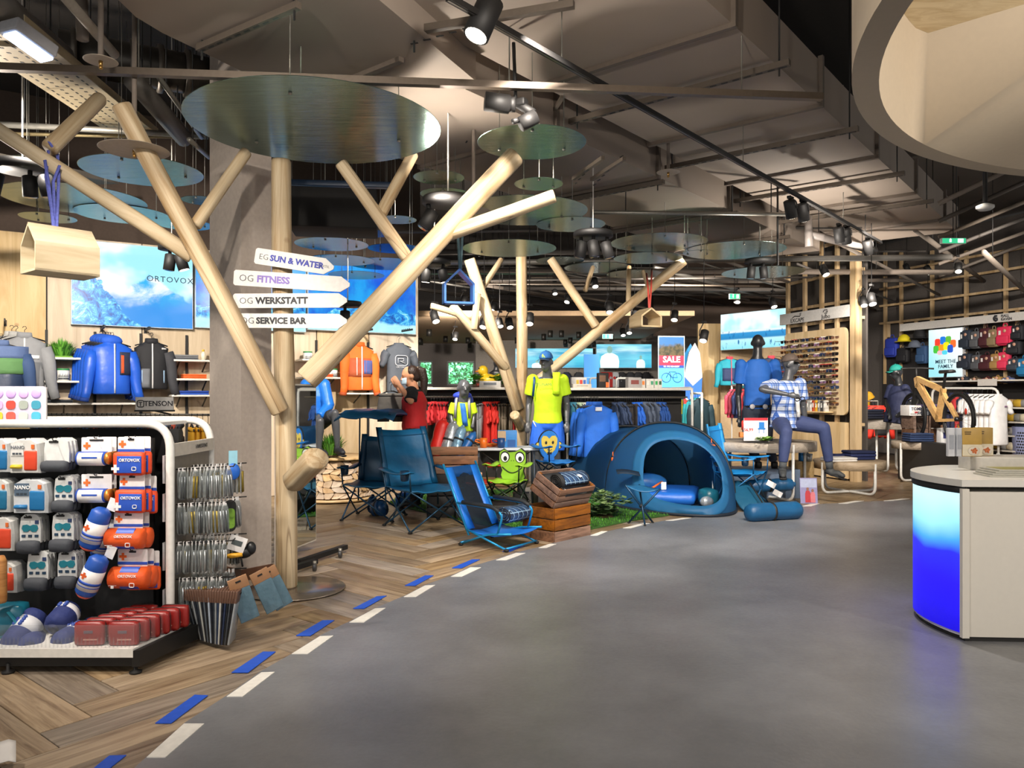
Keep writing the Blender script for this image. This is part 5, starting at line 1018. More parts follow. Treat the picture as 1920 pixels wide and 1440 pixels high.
# ---- bottom shelf goods
def troll(label,a,c,r,band):
 a,c=V(a),V(c);th=thing('camping_blanket',label,'blanket',(a+c)/2,group='rolled navy blankets on the base shelf');d=(c-a);t=d.normalized();mb=MB()
 mb.tube([a,a+t*.012,a+t*.04,c-t*.04,c-t*.012,c],[r*.5,r*.86,r,r,r*.86,r*.5],20);o=mb.build('fleece_roll',FAB('25336e',18),th,True);mb=MB();mb.tube([a+t*d.length*band[0],a+t*d.length*band[1]],r*1.015,20);lb_=mb.build('paper_band',C('e4e6ea',.5),th,True)
 mb=MB();u=t.cross(V((0,0,1))).normalized();v=u.cross(t)
 if v.z<0:v=-v
 for k in range(7):
  f=band[0]+(band[1]-band[0])*((k%4)+.7)/4.6;w_=(-.2+.5*(k//4));n_=(u*w_*-1+v).normalized()if u.y<0 else(u*w_+v).normalized();p=a+t*d.length*f+(-abs(u.y)/max(.01,abs(u.y))*0)*u+n_*r*1.02;mb.ball(p,.011,7,5)
 mb.build('leaf_print',C('3a55a8',.5),lb_,True)
 for e,s_ in((a,-1),(c,1)):mb=MB();mb.lathe([(r*.15,0),(r*.3,.004),(r*.45,0)],e+t*s_*.002,14,t.to_track_quat('Z','Y').to_matrix());mb.build('spiral_end',FAB('1b2552'),th,True)
troll('navy rolled blanket with leaf print band, leaning at left',P(18,1218,4.06),P(72,1150,4.26),.072,(.42,.72));troll('navy rolled blanket lying on the others with grey end',P(100,1178,4.14),P(135,1140,4.3),.068,(.62,.80))
troll('navy rolled blanket at the front centre of the base shelf',P(55,1213,4.04),P(70,1195,4.3),.064,(.6,.9));troll('navy rolled blanket beside the red cases with white band',P(108,1208,4.06),P(155,1180,4.26),.06,(.5,.85));troll('navy rolled blanket at the back of the base shelf',P(150,1190,4.3),P(185,1168,4.38),.06,(.2,.3))
th=thing('travel_bag','teal travel bag with strap at the left of the base shelf','bag',M=U(2,1185,4.2,.3));mb=MB();mb.box((0,0,.07),(.26,.18,.17),b=.05);mb.build('bag_body',NY('14657c'),th);mb=MB();mb.tube(fillet([(.06,-.09,.13),(.12,-.12,.06),(.05,-.11,.0),(-.05,-.1,-.01)],.04),.014,6,fl=.3);mb.build('strap',C('1f7b90',.6),th);mb=MB();mb.tube([(-.1,-.07,.135),(.1,-.06,.145)],.004,6);mb.build('zip',C('c8d8d8',.4),th)
RED=C('8c1f1c',.35,0,0,.1,.2,10)
def red_case(label,T):
 th=thing('red_case',label,'case',M=T,group='red padded cases on the base shelf');mb=MB();mb.box((0,0,.063),(.155,.052,.126),b=.022);mb.build('shell',RED,th);mb=MB();mb.tube([(x,-.0,z+.063)for x,z in rrect(.158,.128,.03)],.0035,5,True);mb.build('zip',C('3a0d0d',.4),th)
 mb=MB();mb.box((0,-.027,.075),(.045,.003,.014));mb.build('label_patch',C('6a5560',.4),th);mb=MB();mb.box((0.01,-.027,.035),(.07,.002,.006));mb.build('print',C('c98f80',.5),th)
for r_ in range(6):
 for c_ in range(2):
  red_case('red padded case, %s of its row, %s row of the base shelf'%(['front','second','third','fourth','fifth','hindmost'][r_],['left','right'][c_]),MX.Translation((P(165,740,4.02).x+c_*.178+r_*.026,4.045+r_*.062,fz))@MX.Rotation(.06,4,'Z'))
# ---- end hooks: rows of thin clear packs
PK=C('8f9696',.15,.0,0,.1,.6,25,.5);PKS=[C('9ea3a6',.25,.7),C('8d7a2e',.3,.4),C('b4b8ba',.25,.6),C('6f7478',.3,.6)];packs=[]
for i,m in enumerate(PKS):
 t=thing('cutlery_pack','','cutlery pack',group='clear cutlery packs on the rack end');mb=MB();mb.loft([[(x*s_,y*s_,z)for x,y in rrect(.05,.012,.005,2)]for z,s_ in((-.012,.55),(-.03,.8),(-.06,1),(-.165,.95),(-.18,.5))]);mb.build('clear_sleeve',PK,t)
 for dx in(-.012,.006):mb=MB();mb.tube([(dx,-.009,-.045),(dx,-.0095,-.10),(dx+.002,-.009,-.17)],[.006,.005,.007],6);mb.build('utensil',m,t)
 mb=MB();mb.box((0,0,-.006),(.022,.003,.026),.0);mb.build('paper_tab',WCARD,t);packs.append(t);t.hide_render=False
used=set()
cn=['steel','olive brown','silver','grey'];rown=['top','second','third','bottom']
ex=gx1+.0
for r_,(z,n_)in enumerate(((1.005,13),(.80,12),(.575,12),(.365,11))):
 yy=GY+.06
 mb=MB();mb.tube([(ex,yy,z+.01),(ex+.34,yy-.02,z+.03),(ex+.35,yy-.02,z+.045)],.004,6);mb.build('end_hook',BLACK,go,True)
 mb=MB();mb.tube([(ex,yy+.22,z+.01),(ex+.34,yy+.20,z+.03)],.004,6);mb.build('end_hook',BLACK,go,True)
 for row,y2 in((0,yy),(1,yy+.2)):
  for k in range(n_):
   v=(k*7+r_*3+row+k//3)%4;T=MX.Translation((ex+.02+k*.0245,y2-.002*k,z+.012+.0012*k))@MX.Rotation(PI/2+R.uniform(-.8,.8),4,'Z')@MX.Rotation(R.uniform(-.09,.09),4,'Y')
   lb='%s cutlery in clear sleeve, %s hook row of the rack end, %s place%s'%(cn[v],rown[r_],nth(k),'' if row==0 else ' behind')
   if v not in used:used.add(v);packs[v].matrix_world=T;WM[packs[v]]=T;packs[v]['label']=lb
   else:dup(packs[v],T,lb)
def flat_pouch(label,T,c,w=.11,h=.28,top=None):
 th=thing('flat_pouch',label,'pouch',M=T,group='flat pouches fanned at the rack end');mb=MB();mb.box((0,0,-h/2-.03),(w,.012,h),b=.005);mb.build('sleeve',C(c,.25,0,0,.15,.3,20),th);mb=MB();mb.box((0,0,-.03),(w,.014,.07),b=.003);mb.build('header',C(top or '5f4436',.5),th);mb=MB();mb.box((0,-.0085,-.02),(.03,.002,.01));mb.build('slot',BLACK,th)
FC=['14181c','3b4046','0f1216','8a8f92','1c222c','2a3038','a9aca8','10151d','505860','0e1116','9aa6b4','151a24','20262e','7d8284','1a2a44','b0b2ae','131720','26314a']
for k in range(22):flat_pouch('dark flat pouch, %s in the fan at the bottom of the rack end'%nth(k),MX.Translation((ex+.012+k*.0185,GY+.10-.006*k,.315+.001*k))@MX.Rotation(PI/2+.5-.02*k,4,'Z')@MX.Rotation(-.10+.02*(k-8),4,'X'),FC[k%len(FC)],.13,.27)
for k,(dx,dy,tl)in enumerate(((.40,-.02,.30),(.47,.14,.40),(.50,.2,.44))):flat_pouch(['denim blue flat pouch facing out at the end of the fan','denim flat pouch with brown header behind it','hindmost denim flat pouch by the log tree plate'][k],MX.Translation((ex+dx-.02,GY+dy,.40))@MX.Rotation(.55,4,'Z')@MX.Rotation(tl*-1,4,'Y'),'54707f',.11,.23,'9a7250')
def hung(label,T,nm,cat,fn):th=thing(nm,label,cat,M=T);fn(th)
def blue_disc(th):mb=MB();mb.box((0,0,-.05),(.05,.004,.10));mb.build('card',C('8fc3d4',.4),th);mb=MB();mb.lathe([(.004,-.006),(.045,-.006),(.05,0),(.045,.006),(.004,.006)],(0,-.008,-.125),20,MX.Rotation(PI/2,4,'X'),.8);mb.build('blue_cup',C('1f62c4',.4),th)
hung('round blue folding cup on a card at the top of the rack end',MX.Translation(P(437,845,4.62))@MX.Rotation(.5,4,'Z'),'folding_cup','cup',blue_disc)
def green_card(th):mb=MB();poly(mb,[(a*.9,b_-.1)for a,b_ in rrect(.075,.19,.035)],.008);mb.build('card',C('1a1d18',.4),th);mb=MB();poly(mb,[(a,b_-.115)for a,b_ in rrect(.05,.12,.02)],.004,-.004);mb.build('green_face',C('7fae3a',.45),th)
hung('black and green oval pack at the right of the second hook row',MX.Translation(P(432,936,4.60))@MX.Rotation(.5,4,'Z'),'oval_pack','pack',green_card)
def gloves(th):
 mb=MB();mb.box((-.0,-.03,-.05),(.10,.004,.09),MX.Rotation(.35,3,'Y'));cd_=mb.build('card',WCARD,th);mb=MB();mb.box((0,-.033,-.045),(.06,.003,.03),MX.Rotation(.35,3,'Y'));mb.build('print',C('50585a',.5),cd_)
 mb=MB();mb.ball((.03,0,-.11),(.055,.03,.035),12,8);mb.ball((.075,0,-.085),(.03,.028,.04),12,8);mb.build('black_shells',C('17181a',.4),th);mb=MB();mb.tube([(-.06,-.02,-.125),(-.03,-.03,-.12),(.03,-.03,-.115)],[.012,.016,.012],8);mb.build('yellow_straps',C('e0a52a',.5),th);mb=MB();mb.tube([(.02,-.02,-.13),(.03,-.02,-.19)],.006,6);mb.build('loop',BLACK,th)
hung('black camping torch set with yellow straps and white card at the rack end',MX.Translation(P(446,1002,4.60))@MX.Rotation(.2,4,'Z'),'torch_set','torch',gloves)
# white cloth corner bottom left and mirror
mb=MB();mb.sheet([[P(-40+70*i/5,1405+40*k/4+10*math.sin(i),3.0-.02*k)+V((0,0,.06-.01*i))for i in range(6)]for k in range(5)],.004,(0,0,1));one('white_cloth',mb,FAB('d8d4d0'),'white cloth corner at the bottom left of the view','cloth')
mi=thing('standing_mirror','tall standing mirror on black castor base behind the front trunk','mirror',G(590,1035));a,c=G(520,1062),G(591,1032);a=V((a.x,a.y,0));c=V((c.x,c.y,0));d=c-a;rz=math.atan2(d.y,d.x);mb=MB();mb.box((a+c)/2+V((0,0,.82)),(d.length,.02,1.45),rz);mb.build('frame',C('c9c2b4',.4),mi,True)
nv=V((d.y,-d.x,0)).normalized();mb=MB();mb.box((a+c)/2+V((0,0,.82))+nv*.012,(d.length-.03,.006,1.42),rz);mb.build('mirror_glass',C('e8eeee',.02,1,0,0),mi,True)
fe=[]
for p,q in((G(560,1054,.05),G(648,1022+3,.05)),(G(500,1080,.05),G(592,1052,.05))):mb=MB();dd=q-p;mb.box((p+q)/2,(dd.length,.05,.04),math.atan2(dd.y,dd.x));mb.build('base_bar',BLACK,mi,True);fe.append(q)
for x,y in((638,1046),(590,1071)):
 g=G(x,y);mb=MB();mb.tube([g+V((-.012,0,.035)),g+V((.012,0,.035))],.035,16);cw=mb.build('castor',C('3a3a3c',.4),mi,True);mb=MB();mb.tube([g+V((0,0,.04)),g+V((0,0,.085))],.016,8);mb.build('castor_fork',GALV,cw,True)
# ================================================================ CAMPING DISPLAY
TEAL='0f5680';LEGB='1c3f5e'
m_=MB();gp=[G(*q)for q in[(728,945),(800,962),(872,978),(1000,1006),(1105,994),(1180,978),(1250,968),(1300,955),(1230,925),(1000,918),(760,922)]];m_.slab([(p.x,p.y)for p in gp],.001,.010)
gm=thing('grass_mat','green artificial grass mat under the camping furniture','mat',(sum(p.x for p in gp)/11,sum(p.y for p in gp)/11,0));m_.build('backing',C('2f5a1c',.9),gm,True);mb=MB()
def inpoly(x,y):
 c=False
 for a,b_ in zip(gp,gp[1:]+gp[:1]):
  if(a.y>y)!=(b_.y>y)and x<(b_.x-a.x)*(y-a.y)/(b_.y-a.y)+a.x:c=not c
 return c
for k in range(16000):
 x,y=R.uniform(-1.8,2.6),R.uniform(7.6,12)
 if not inpoly(x,y):continue
 t=R.uniform(0,6.3);s_=V((math.cos(t),math.sin(t),0))*.006;p=V((x,y,.009));mb.k=k%2;mb.add([p-s_,p+s_,p+V((R.uniform(-.012,.012),R.uniform(-.012,.012),.028))],[(0,1,2)])
o=mb.build('blades',[C('4f8f26',.7),C('3c7a1e',.7)],gm,True);o['kind']='stuff'
plant('leafy green shrub on the grass mat beside the tent',GM(1130,968,0,.01),.30,.30,110,('5d7a4a','7c9460','46613a'),leaf=.085,nm='leafy_shrub');plant('low green plant on the grass mat behind the crates',GM(1052,975,0,.01),.16,.12,50,('b9b08a','8f9a6a','6a7a4a'),leaf=.06,nm='leafy_shrub')
camp_chair('teal camping chair with sun canopy, leftmost',GM(702,972,-.16),TEAL,'0d4a70',LEGB,.58,.50,.42,.55,.10,canopy=1.20)
camp_chair('tall padded blue camping chair beside the canopy chair',GM(797,988,.62),'156a9c','0f5680','24465f',.66,.58,.44,.64,.26)
camp_chair('bright blue folding chair beside the tent right side',GM(1390,946,.95),'1f86cc','2f96d8','2a6a9c',.56,.50,.44,.62,.12)
# low beach chair
T=GM(940,1022,.95);th=thing('beach_chair','low bright blue beach chair with mesh back, nearest to the aisle','chair',M=T);bl=NY('1d74d8');mesh_=C('16222e',.6,0,0,.1,0,30,.72);w,sh,lean=.50,.17,.30;lg=C('1f8fc8',.35,.4)
pr=[(-.27,sh-.0),(-.10,sh-.035),(.08,sh-.03),(.22,sh-.01)]
back=[(.22,sh-.01),(.30,sh+.14),(.40,sh+.34),(.50,sh+.56)]
for nm,prof in(('seat',pr),('backrest',back)):
 mb=MB();mb.sheet([[(x,y-.015*math.cos(x*6),z-.02*math.cos(x*6))for x in[w*(i/8-.5)for i in range(9)]]for y,z in prof],.008,(0,.3,-1)if nm=='seat' else(0,1,-.3));o_=mb.build(nm,bl if nm=='seat' else mesh_,th)
 for s_ in(-1,1)if nm=='backrest' else():mb=MB();mb.sheet([[(s_*(w/2-.0-i*.055),y-.006,z+.004)for i in range(3)]for y,z in prof],.022,(0,1,-.3));mb.build('side_band',bl,o_)
 if nm=='backrest':mb=MB();mb.sheet([[(x,y-.008,z)for x in[w*.96*(i/8-.5)for i in range(9)]]for y,z in((.462,sh+.47),(.505,sh+.57))],.022,(0,1,-.3));mb.build('head_band',NY('134a86'),o_)
for s_ in(-1,1):
 x=s_*w/2
 for pts,nm in(([(x,-.30,sh),(x,-.02,sh-.03),(x,.30,.02)],'leg'),([(x,-.24,.02),(x,.24,sh)],'leg'),([(x,.20,sh-.06),(x,.52,sh+.60)],'back_post'),([(x,-.14,sh-.02),(x,-.20,sh+.17),(x,-.10,sh+.22),(x,.36,sh+.24)],'arm_frame')):mb=MB();mb.tube(fillet(pts,.08),.011,8);mb.build(nm,lg,th)
 mb=MB();mb.tube(fillet([(x,-.16,sh+.19),(x,-.08,sh+.235),(x,.28,sh+.25)],.05),.02,10);mb.build('armrest',C('22262a',.6),th)
 for y in(-.24,.30):mb=MB();mb.ball((x,y,.016),(.022,.03,.016),8,6);mb.build('foot_cap',BLACK,th)
for y,z in((-.24,.03),(.30,.03)):mb=MB();mb.tube([(-w/2,y,z),(w/2,y,z)],.010,8);mb.build('cross_bar',lg,th)
# children's chairs with animal faces
def kid_chair(label,T,col,legc,face,sc=1.0):
 th=camp_chair(label,T@MX.Scale(sc,4),col,col,legc,.40,.34,.28,.02,.02,True,None,False,'kids_chair','folding kids chairs with faces',back=False);face(th);return th
def flat(th,name,pts,y,m,h=.006,par=None):mb=MB();mb.prism(pts,h,MX.Translation((0,y,0)));return mb.build(name,m,par or th)
def ell(cx,cz,a,b_,n=22):return[(cx+a*math.cos(2*PI*i/n),cz+b_*math.sin(2*PI*i/n))for i in range(n)]
GRN=C('86b52c',.6,0,0,.08,.3,10);KBL=C('1d6fc0',.6);KYL=C('c8b04a',.6);OUT=C('15181a',.6)
def frog(th):
 out=[(-.12,.24),(-.15,.32),(-.13,.38),(-.17,.48),(-.165,.60),(-.11,.635),(-.05,.60),(0,.605),(.05,.61),(.11,.645),(.17,.60),(.175,.50),(.14,.38),(.16,.30),(.12,.24)]
 fb=flat(th,'face_back',[(x*1.05,z+(z-.43)*.05)for x,z in out],.17,OUT,.02);flat(th,'face',out,.160,GRN,.012)
 for x in(-.095,.1):
  flat(th,'eye',ell(x,.545,.062,.07),.156,OUT,.004);e=flat(th,'eye_white',ell(x,.54,.05,.057),.152,C('f4f4ee',.5),.004);flat(th,'pupil',ell(x+.006,.525,.024,.03),.149,OUT,.003,e)
 mb=MB();mb.tube([(-.13+.26*k/12,.155,.42-.07*math.sin(PI*k/12))for k in range(13)],.006,6);mb.build('mouth',OUT,th)
 for x in(-.012,.02):mb=MB();mb.ball((x,.157,.50),(.005,.004,.006),6,4);mb.build('nostril',OUT,th)
def monkey(th):
 out=ell(0,.47,.155,.185,28);flat(th,'face_back',[(x*1.06,.47+(z-.47)*1.06)for x,z in out],.17,OUT,.02);flat(th,'head',out,.160,KBL,.012);flat(th,'neck',[(-.09,.22),(.09,.22),(.07,.36),(-.07,.36)],.165,KBL,.012)
 flat(th,'face',[(0,.55),(.04,.585),(.09,.59),(.122,.55),(.118,.48),(.08,.40),(.03,.355),(-.03,.355),(-.08,.40),(-.118,.48),(-.122,.55),(-.09,.59),(-.04,.585)],.155,KYL,.005)
 for x in(-1,1):flat(th,'ear',ell(x*.165,.46,.04,.052),.172,OUT,.01);flat(th,'inner_ear',ell(x*.165,.46,.03,.042),.168,KYL,.01);mb=MB();mb.ball((x*.052,.153,.50),(.018,.005,.022),10,6);mb.build('eye',OUT,th)
 mb=MB();mb.tube([(-.035+.07*k/8,.152,.41-.012*math.sin(PI*k/8))for k in range(9)],.004,5);mb.ball((0,.152,.435),(.010,.004,.007),8,5);mb.build('mouth',OUT,th);mb=MB();mb.prism([(-.03,.345),(0,.36),(.03,.345),(.03,.38),(0,.365),(-.03,.38)],.008,MX.Translation((0,.148,0)));mb.build('bow_tie',OUT,th)
def pirate(th):
 flat(th,'hat',[(-.14,.36),(-.15,.46),(-.09,.56),(0,.60),(.09,.56),(.15,.46),(.14,.36)],.165,C('1b1d22',.6),.016);flat(th,'face',[(-.12,.24),(-.13,.36),(0,.40),(.13,.36),(.12,.24)],.160,C('e8b58c',.6),.014);flat(th,'skull',ell(0,.49,.035,.03),.160,C('efefef',.6),.004);
 for s_ in(-1,1):mb=MB();mb.tube([(-s_*.05,.160,.44),(s_*.05,.160,.47)],.007,6);mb.build('crossbone',C('efefef',.6),th)
 flat(th,'patch',ell(.04,.33,.03,.025),.155,OUT,.004);flat(th,'beard',[(-.12,.24),(-.10,.30),(0,.27),(.1,.30),(.12,.24)],.154,C('d8703a',.6),.005)
kid_chair('green frog faced kids folding chair',MX.Translation(G(952,975)+V((0,0,.20)))@MX.Rotation(-.35,4,'Z'),'86b52c','1c2a20',frog,.95);kid_chair('blue monkey faced kids folding chair behind the crates',MX.Translation(G(1042,962)+V((0,0,.38)))@MX.Rotation(.5,4,'Z'),'1d6fc0','1c2a3a',monkey,.95);kid_chair('black pirate hat kids folding chair with red seat',MX.Translation(G(893,968)+V((0,0,.16)))@MX.Rotation(.35,4,'Z'),'c23a28','2a2a2c',pirate,.95)
for x,y,hh,lb in((952,975,.19,'frog'),(1042,962,.37,'monkey'),(893,968,.15,'pirate hat')):g=G(x,y);mb=MB();mb.box((g.x,g.y,hh/2+.01),(.50,.44,hh),.1,.01);one('low_plinth',mb,BLKM,'low black plinth under the %s kids chair'%lb,'plinth')
# tripod stool
T=GM(1202,982,.1);th=thing('tripod_stool','small teal tripod stool in front of the tent','stool',M=T);mb=MB();tri=[V((-.19,-.04,.44)),V((.19,-.10,.40)),V((.02,.16,.42))];mb.sheet([[tri[0].lerp(tri[1],i/5).lerp(tri[2],k/5)-V((0,0,.05*math.sin(PI*i/5)*(1-k/5)))for i in range(6)]for k in range(6)],.010,(0,0,-1));mb.build('seat',NY('1b5f8e'),th)
for a,f in zip(tri,(V((.14,.02,.01)),V((-.13,.04,.01)),V((.0,-.16,.01)))):mb=MB();mb.tube([a,f],.011,8);mb.build('leg',C('1a3c58',.35,.5),th);mb=MB();mb.ball(f,(.016,.016,.012),8,5);mb.build('foot_cap',BLACK,th)
mb=MB();mb.ball((0,.0,.2),.024,8,6);mb.build('hub',BLACK,th)
# crates and their contents
cw=WOOD('8d5c34','5c3719',(3,16,26),.55,.14)
c0=V((.417,7.53,0));rz=math.radians(47);ex_=V((math.cos(rz),math.sin(rz),0));ey_=V((-math.sin(rz),math.cos(rz),0));T0=MX.Translation(c0+ex_*.285+ey_*.21)@MX.Rotation(rz,4,'Z')
box_crate('brown slatted crate on the floor nearest to the aisle',T0,.57,.42,.33,3,cw)
T1=T0@MX.Translation((-.01,-.19,.335))@MX.Rotation(.5,4,'X')@MX.Translation((0,.17,0));box_crate('brown crate tilted on top of the lower crate, holding rugs',T1,.55,.34,.21,3,cw)
PL,nt,b,N,L=nodes('tartan');tc=N('ShaderNodeTexCoord');sp=N('ShaderNodeSeparateXYZ');L(tc.outputs['Object'],sp.inputs[0])
def tartan(sc,bg,c1_,c2_,key):
 mt,nt,b,N,L=nodes('tartan');tc=N('ShaderNodeTexCoord');sp=N('ShaderNodeSeparateXYZ');L(tc.outputs['Object'],sp.inputs[0]);o=None
 ad=N('ShaderNodeMath');ad.operation='ADD';L(sp.outputs['X'],ad.inputs[0]);L(sp.outputs['Y'],ad.inputs[1])
 def band(src,ph,wd):
  a=N('ShaderNodeMath');a.operation='MULTIPLY_ADD';a.inputs[1].default_value=sc;a.inputs[2].default_value=ph;L(src,a.inputs[0]);f=N('ShaderNodeMath');f.operation='FRACT';L(a.outputs[0],f.inputs[0]);g=N('ShaderNodeMath');g.operation='LESS_THAN';g.inputs[1].default_value=wd;L(f.outputs[0],g.inputs[0]);return g.outputs[0]
 def mix(f,a,c,k=.6):
  n=N('ShaderNodeMix');n.data_type='RGBA';m2=N('ShaderNodeMath');m2.operation='MULTIPLY';m2.inputs[1].default_value=k;L(f,m2.inputs[0]);L(m2.outputs[0],n.inputs['Factor'])
  for s_,q in(('A',a),('B',c)):
   if isinstance(q,str):n.inputs[s_].default_value=lin(q)
   else:L(q,n.inputs[s_])
  return n.outputs['Result']
 c=mix(band(ad.outputs[0],0,.45),bg,c1_);c=mix(band(sp.outputs['Z'],0,.45),c,c1_);c=mix(band(ad.outputs[0],.65,.12),c,c2_,.9);c=mix(band(sp.outputs['Z'],.65,.12),c,c2_,.9)
 L(c,b.inputs['Base Color']);b.inputs['Roughness'].default_value=.8;return mt
RUGP=tartan(14,'2a4a72','14233c','8fb0cc',0)
def rug(label,T,m,w=.42,r=.085,flapm=None):
 th=thing('picnic_rug',label,'rug',M=T);mb=MB();mb.tube([(-w/2,0,0),(-w/2+.01,0,0),(w/2-.01,0,0),(w/2,0,0)],[r*.7,r,r,r*.7],20,fl=.8);mb.build('roll',m,th)
 for s_ in(-1,1):
  for q in(.35,.6,.85):mb=MB();mb.tube([(s_*w/2+s_*.002,r*q*math.cos(t),r*q*.8*math.sin(t))for t in[2*PI*k/12 for k in range(12)]],.006,5,True);mb.build('rolled_edge',BLKM,th)
 if flapm:
  mb=MB();mb.sheet([[(-w*.42+w*.84*i/4,-r*1.02*math.sin(t),r*.84*math.cos(t))for i in range(5)]for t in[-.5+.4*k for k in range(6)]],.008,(0,0,1));mb.build('flap',flapm,th);mb=MB();mb.box((.05,-r*.5,r*.84),(.05,.06,.004),.3);mb.build('price_tag',WCARD,th)
rug('black rolled picnic rug with tartan flap in the tilted crate',T1@MX.Translation((.03,-.02,.21)),FAB('1a1b1f'),.44,.09,RUGP);rug('dark packed rug in clear film at the front of the tilted crate',T1@MX.Translation((.05,-.11,.14)),C('15171c',.15,0,0,.1,.4,12),.46,.07);rug('black rolled rug at the back of the tilted crate',T1@MX.Translation((-.02,.10,.15)),FAB('16171a'),.42,.07)
rug('tartan rug leaning behind the low beach chair',MX.Translation(P(968,962,7.7))@MX.Rotation(.9,4,'Z'),RUGP,.4,.1)
Tb=U(848,885,9.3,.12);box_crate('black stacked crate under the brown crate with bags',MX.Translation((Tb.translation.x,9.3,0))@MX.Rotation(.12,4,'Z'),.60,.42,Tb.translation.z-.005,4,C('1a1a1c',.5));box_crate('brown slatted crate holding the red and clear wrapped bags',Tb,.58,.40,.32,3,cw)
def tubebag(label,nm,cat,p,q,r,m,end=None,straps=()):
 p,q=V(p),V(q);th=thing(nm,label,cat,(p+q)/2);d=(q-p);t=d.normalized();mb=MB();mb.tube([p,p+t*.02,p+t*.06]+[p+d*(.2+.15*k)for k in range(5)]+[q-t*.06,q-t*.02,q],[r*.4,r*.8,r]+[r*(1+.05*math.sin(k*2.3))for k in range(5)]+[r,r*.8,r*.35],16);mb.build('bag',m,th,True)
 for f in straps:mb=MB();mb.tube([p+d*f-t*.012,p+d*f+t*.012],r*1.06,14);mb.build('strap',BLKM,th,True)
 mb=MB();mb.ball(q,r*.4,8,6);mb.build('drawcord_end',end or m,th,True);return th
CLR=C('aeb6bc',.12,.5,0,.3,.8,16)
tubebag('red rolled chair bag leaning in the brown crate','chair_bag','bag',P(815,858,9.3),P(832,788,9.4),.085,NY('d2261f'));tubebag('clear wrapped silver roll leaning in the brown crate','wrapped_roll','roll',P(832,858,9.25),P(852,793,9.35),.075,CLR,None,(.5,));tubebag('clear wrapped roll with blue print beside the silver one','wrapped_roll','roll',P(848,860,9.2),P(868,800,9.3),.06,C('7fa6c0',.12,.4,0,.3,.8,16),None,(.6,))
tubebag('slim blue chair roll leaning rightmost in the brown crate','chair_bag','bag',P(858,862,9.15),P(890,812,9.3),.05,NY('1b5a9c'),None,(.3,.7));tubebag('second slim blue chair roll behind the first','chair_bag','bag',P(850,864,9.25),P(882,818,9.4),.045,NY('2a6cae'))
tubebag('dark blue bag lying under the canopy chair','chair_bag','bag',P(700,958,9.3),P(722,950,9.2),.10,NY('123a66'),None,(.5,));tubebag('dark blue pouch standing under the canopy chair','chair_bag','bag',P(697,962,9.35),P(699,930,9.4),.06,NY('123a66'));tubebag('blue sack behind the padded camping chair','chair_bag','bag',P(742,940,10),P(788,930,10),.10,NY('1f6cc0'))
# white camping table
T=U(948,838,9.7,.05);tz_=T.translation.z;th=thing('camping_table','light grey folding camping table behind the frog chair','table',M=MX.Translation((T.translation.x,9.7,0))@MX.Rotation(.05,4,'Z'));mb=MB();mb.box((0,0,tz_-.015),(.80,.50,.03),b=.008);mb.build('table_top',C('c4cad0',.35),th)
for x in(-1,1):
 for y in(-1,1):mb=MB();mb.tube([(x*.34,y*.2,tz_-.03),(x*.36,y*.22,0)],.012,8);mb.build('leg',C('5b6672',.4,.6),th)
 mb=MB();mb.tube([(x*.34,0,tz_-.04),(0,0,tz_-.28)],.007,6);mb.build('brace',GALV,th)
def mug(label,T,col):th=thing('camping_mug',label,'mug',M=T);mb=MB();mb.lathe([(.005,0),(.042,0),(.05,.12),(.045,.12),(.038,.01)],n=18);mb.build('cup',C(col,.4),th);mb=MB();mb.tube(fillet([(-.045,0,.10),(-.10,0,.10),(-.11,0,.08),(-.045,0,.06)],.03),.010,6);mb.build('handle',C(col,.4),th)
mug('tall orange camping mug on the grey camping table',T@MX.Translation((-.28,-.12,.0)),'e07018');mug('dark blue mug beside the blue box on the camping table',T@MX.Translation((-.06,-.14,0)),'143c70')
th=thing('orange_plate','stack of orange plates on the camping table','plate',M=T@MX.Translation((-.2,.05,0)));mb=MB();mb.lathe([(.02,0),(.07,.004),(.10,.02),(.097,.022),(.02,.008)],n=24);mb.build('plate',C('e0661c',.4),th);mb=MB();mb.lathe([(.02,.02),(.07,.022),(.10,.038),(.097,.04),(.02,.026)],n=24);mb.build('upper_plate',C('e8862a',.4),th)
th=thing('cookware_box','blue and brown printed cardboard box on the camping table','box',M=T@MX.Translation((.02,.0,0)));mb=MB();mb.box((0,0,.105),(.24,.14,.21),b=.003);mb.build('carton',C('2d7ac0',.5),th);mb=MB();mb.box((-.07,-.071,.14),(.10,.003,.13));mb.build('brown_panel',C('b59a78',.5),th);mb=MB();mb.box((.05,-.071,.05),(.10,.003,.09));mb.build('photo_print',C('1b4f90',.5),th)
th=thing('steel_flask','steel flask with clear cup beside the frog chair','flask',M=GM(977,962,0,.01));mb=MB();mb.lathe([(.01,.25),(.05,.25),(.05,.42),(.042,.44),(.042,.58),(.01,.58)],n=20);mb.build('body',C('b8bcbe',.25,.8),th);mb=MB();mb.box((0,0,.125),(.2,.2,.25),b=.005);mb.build('plinth',BLKM,th)
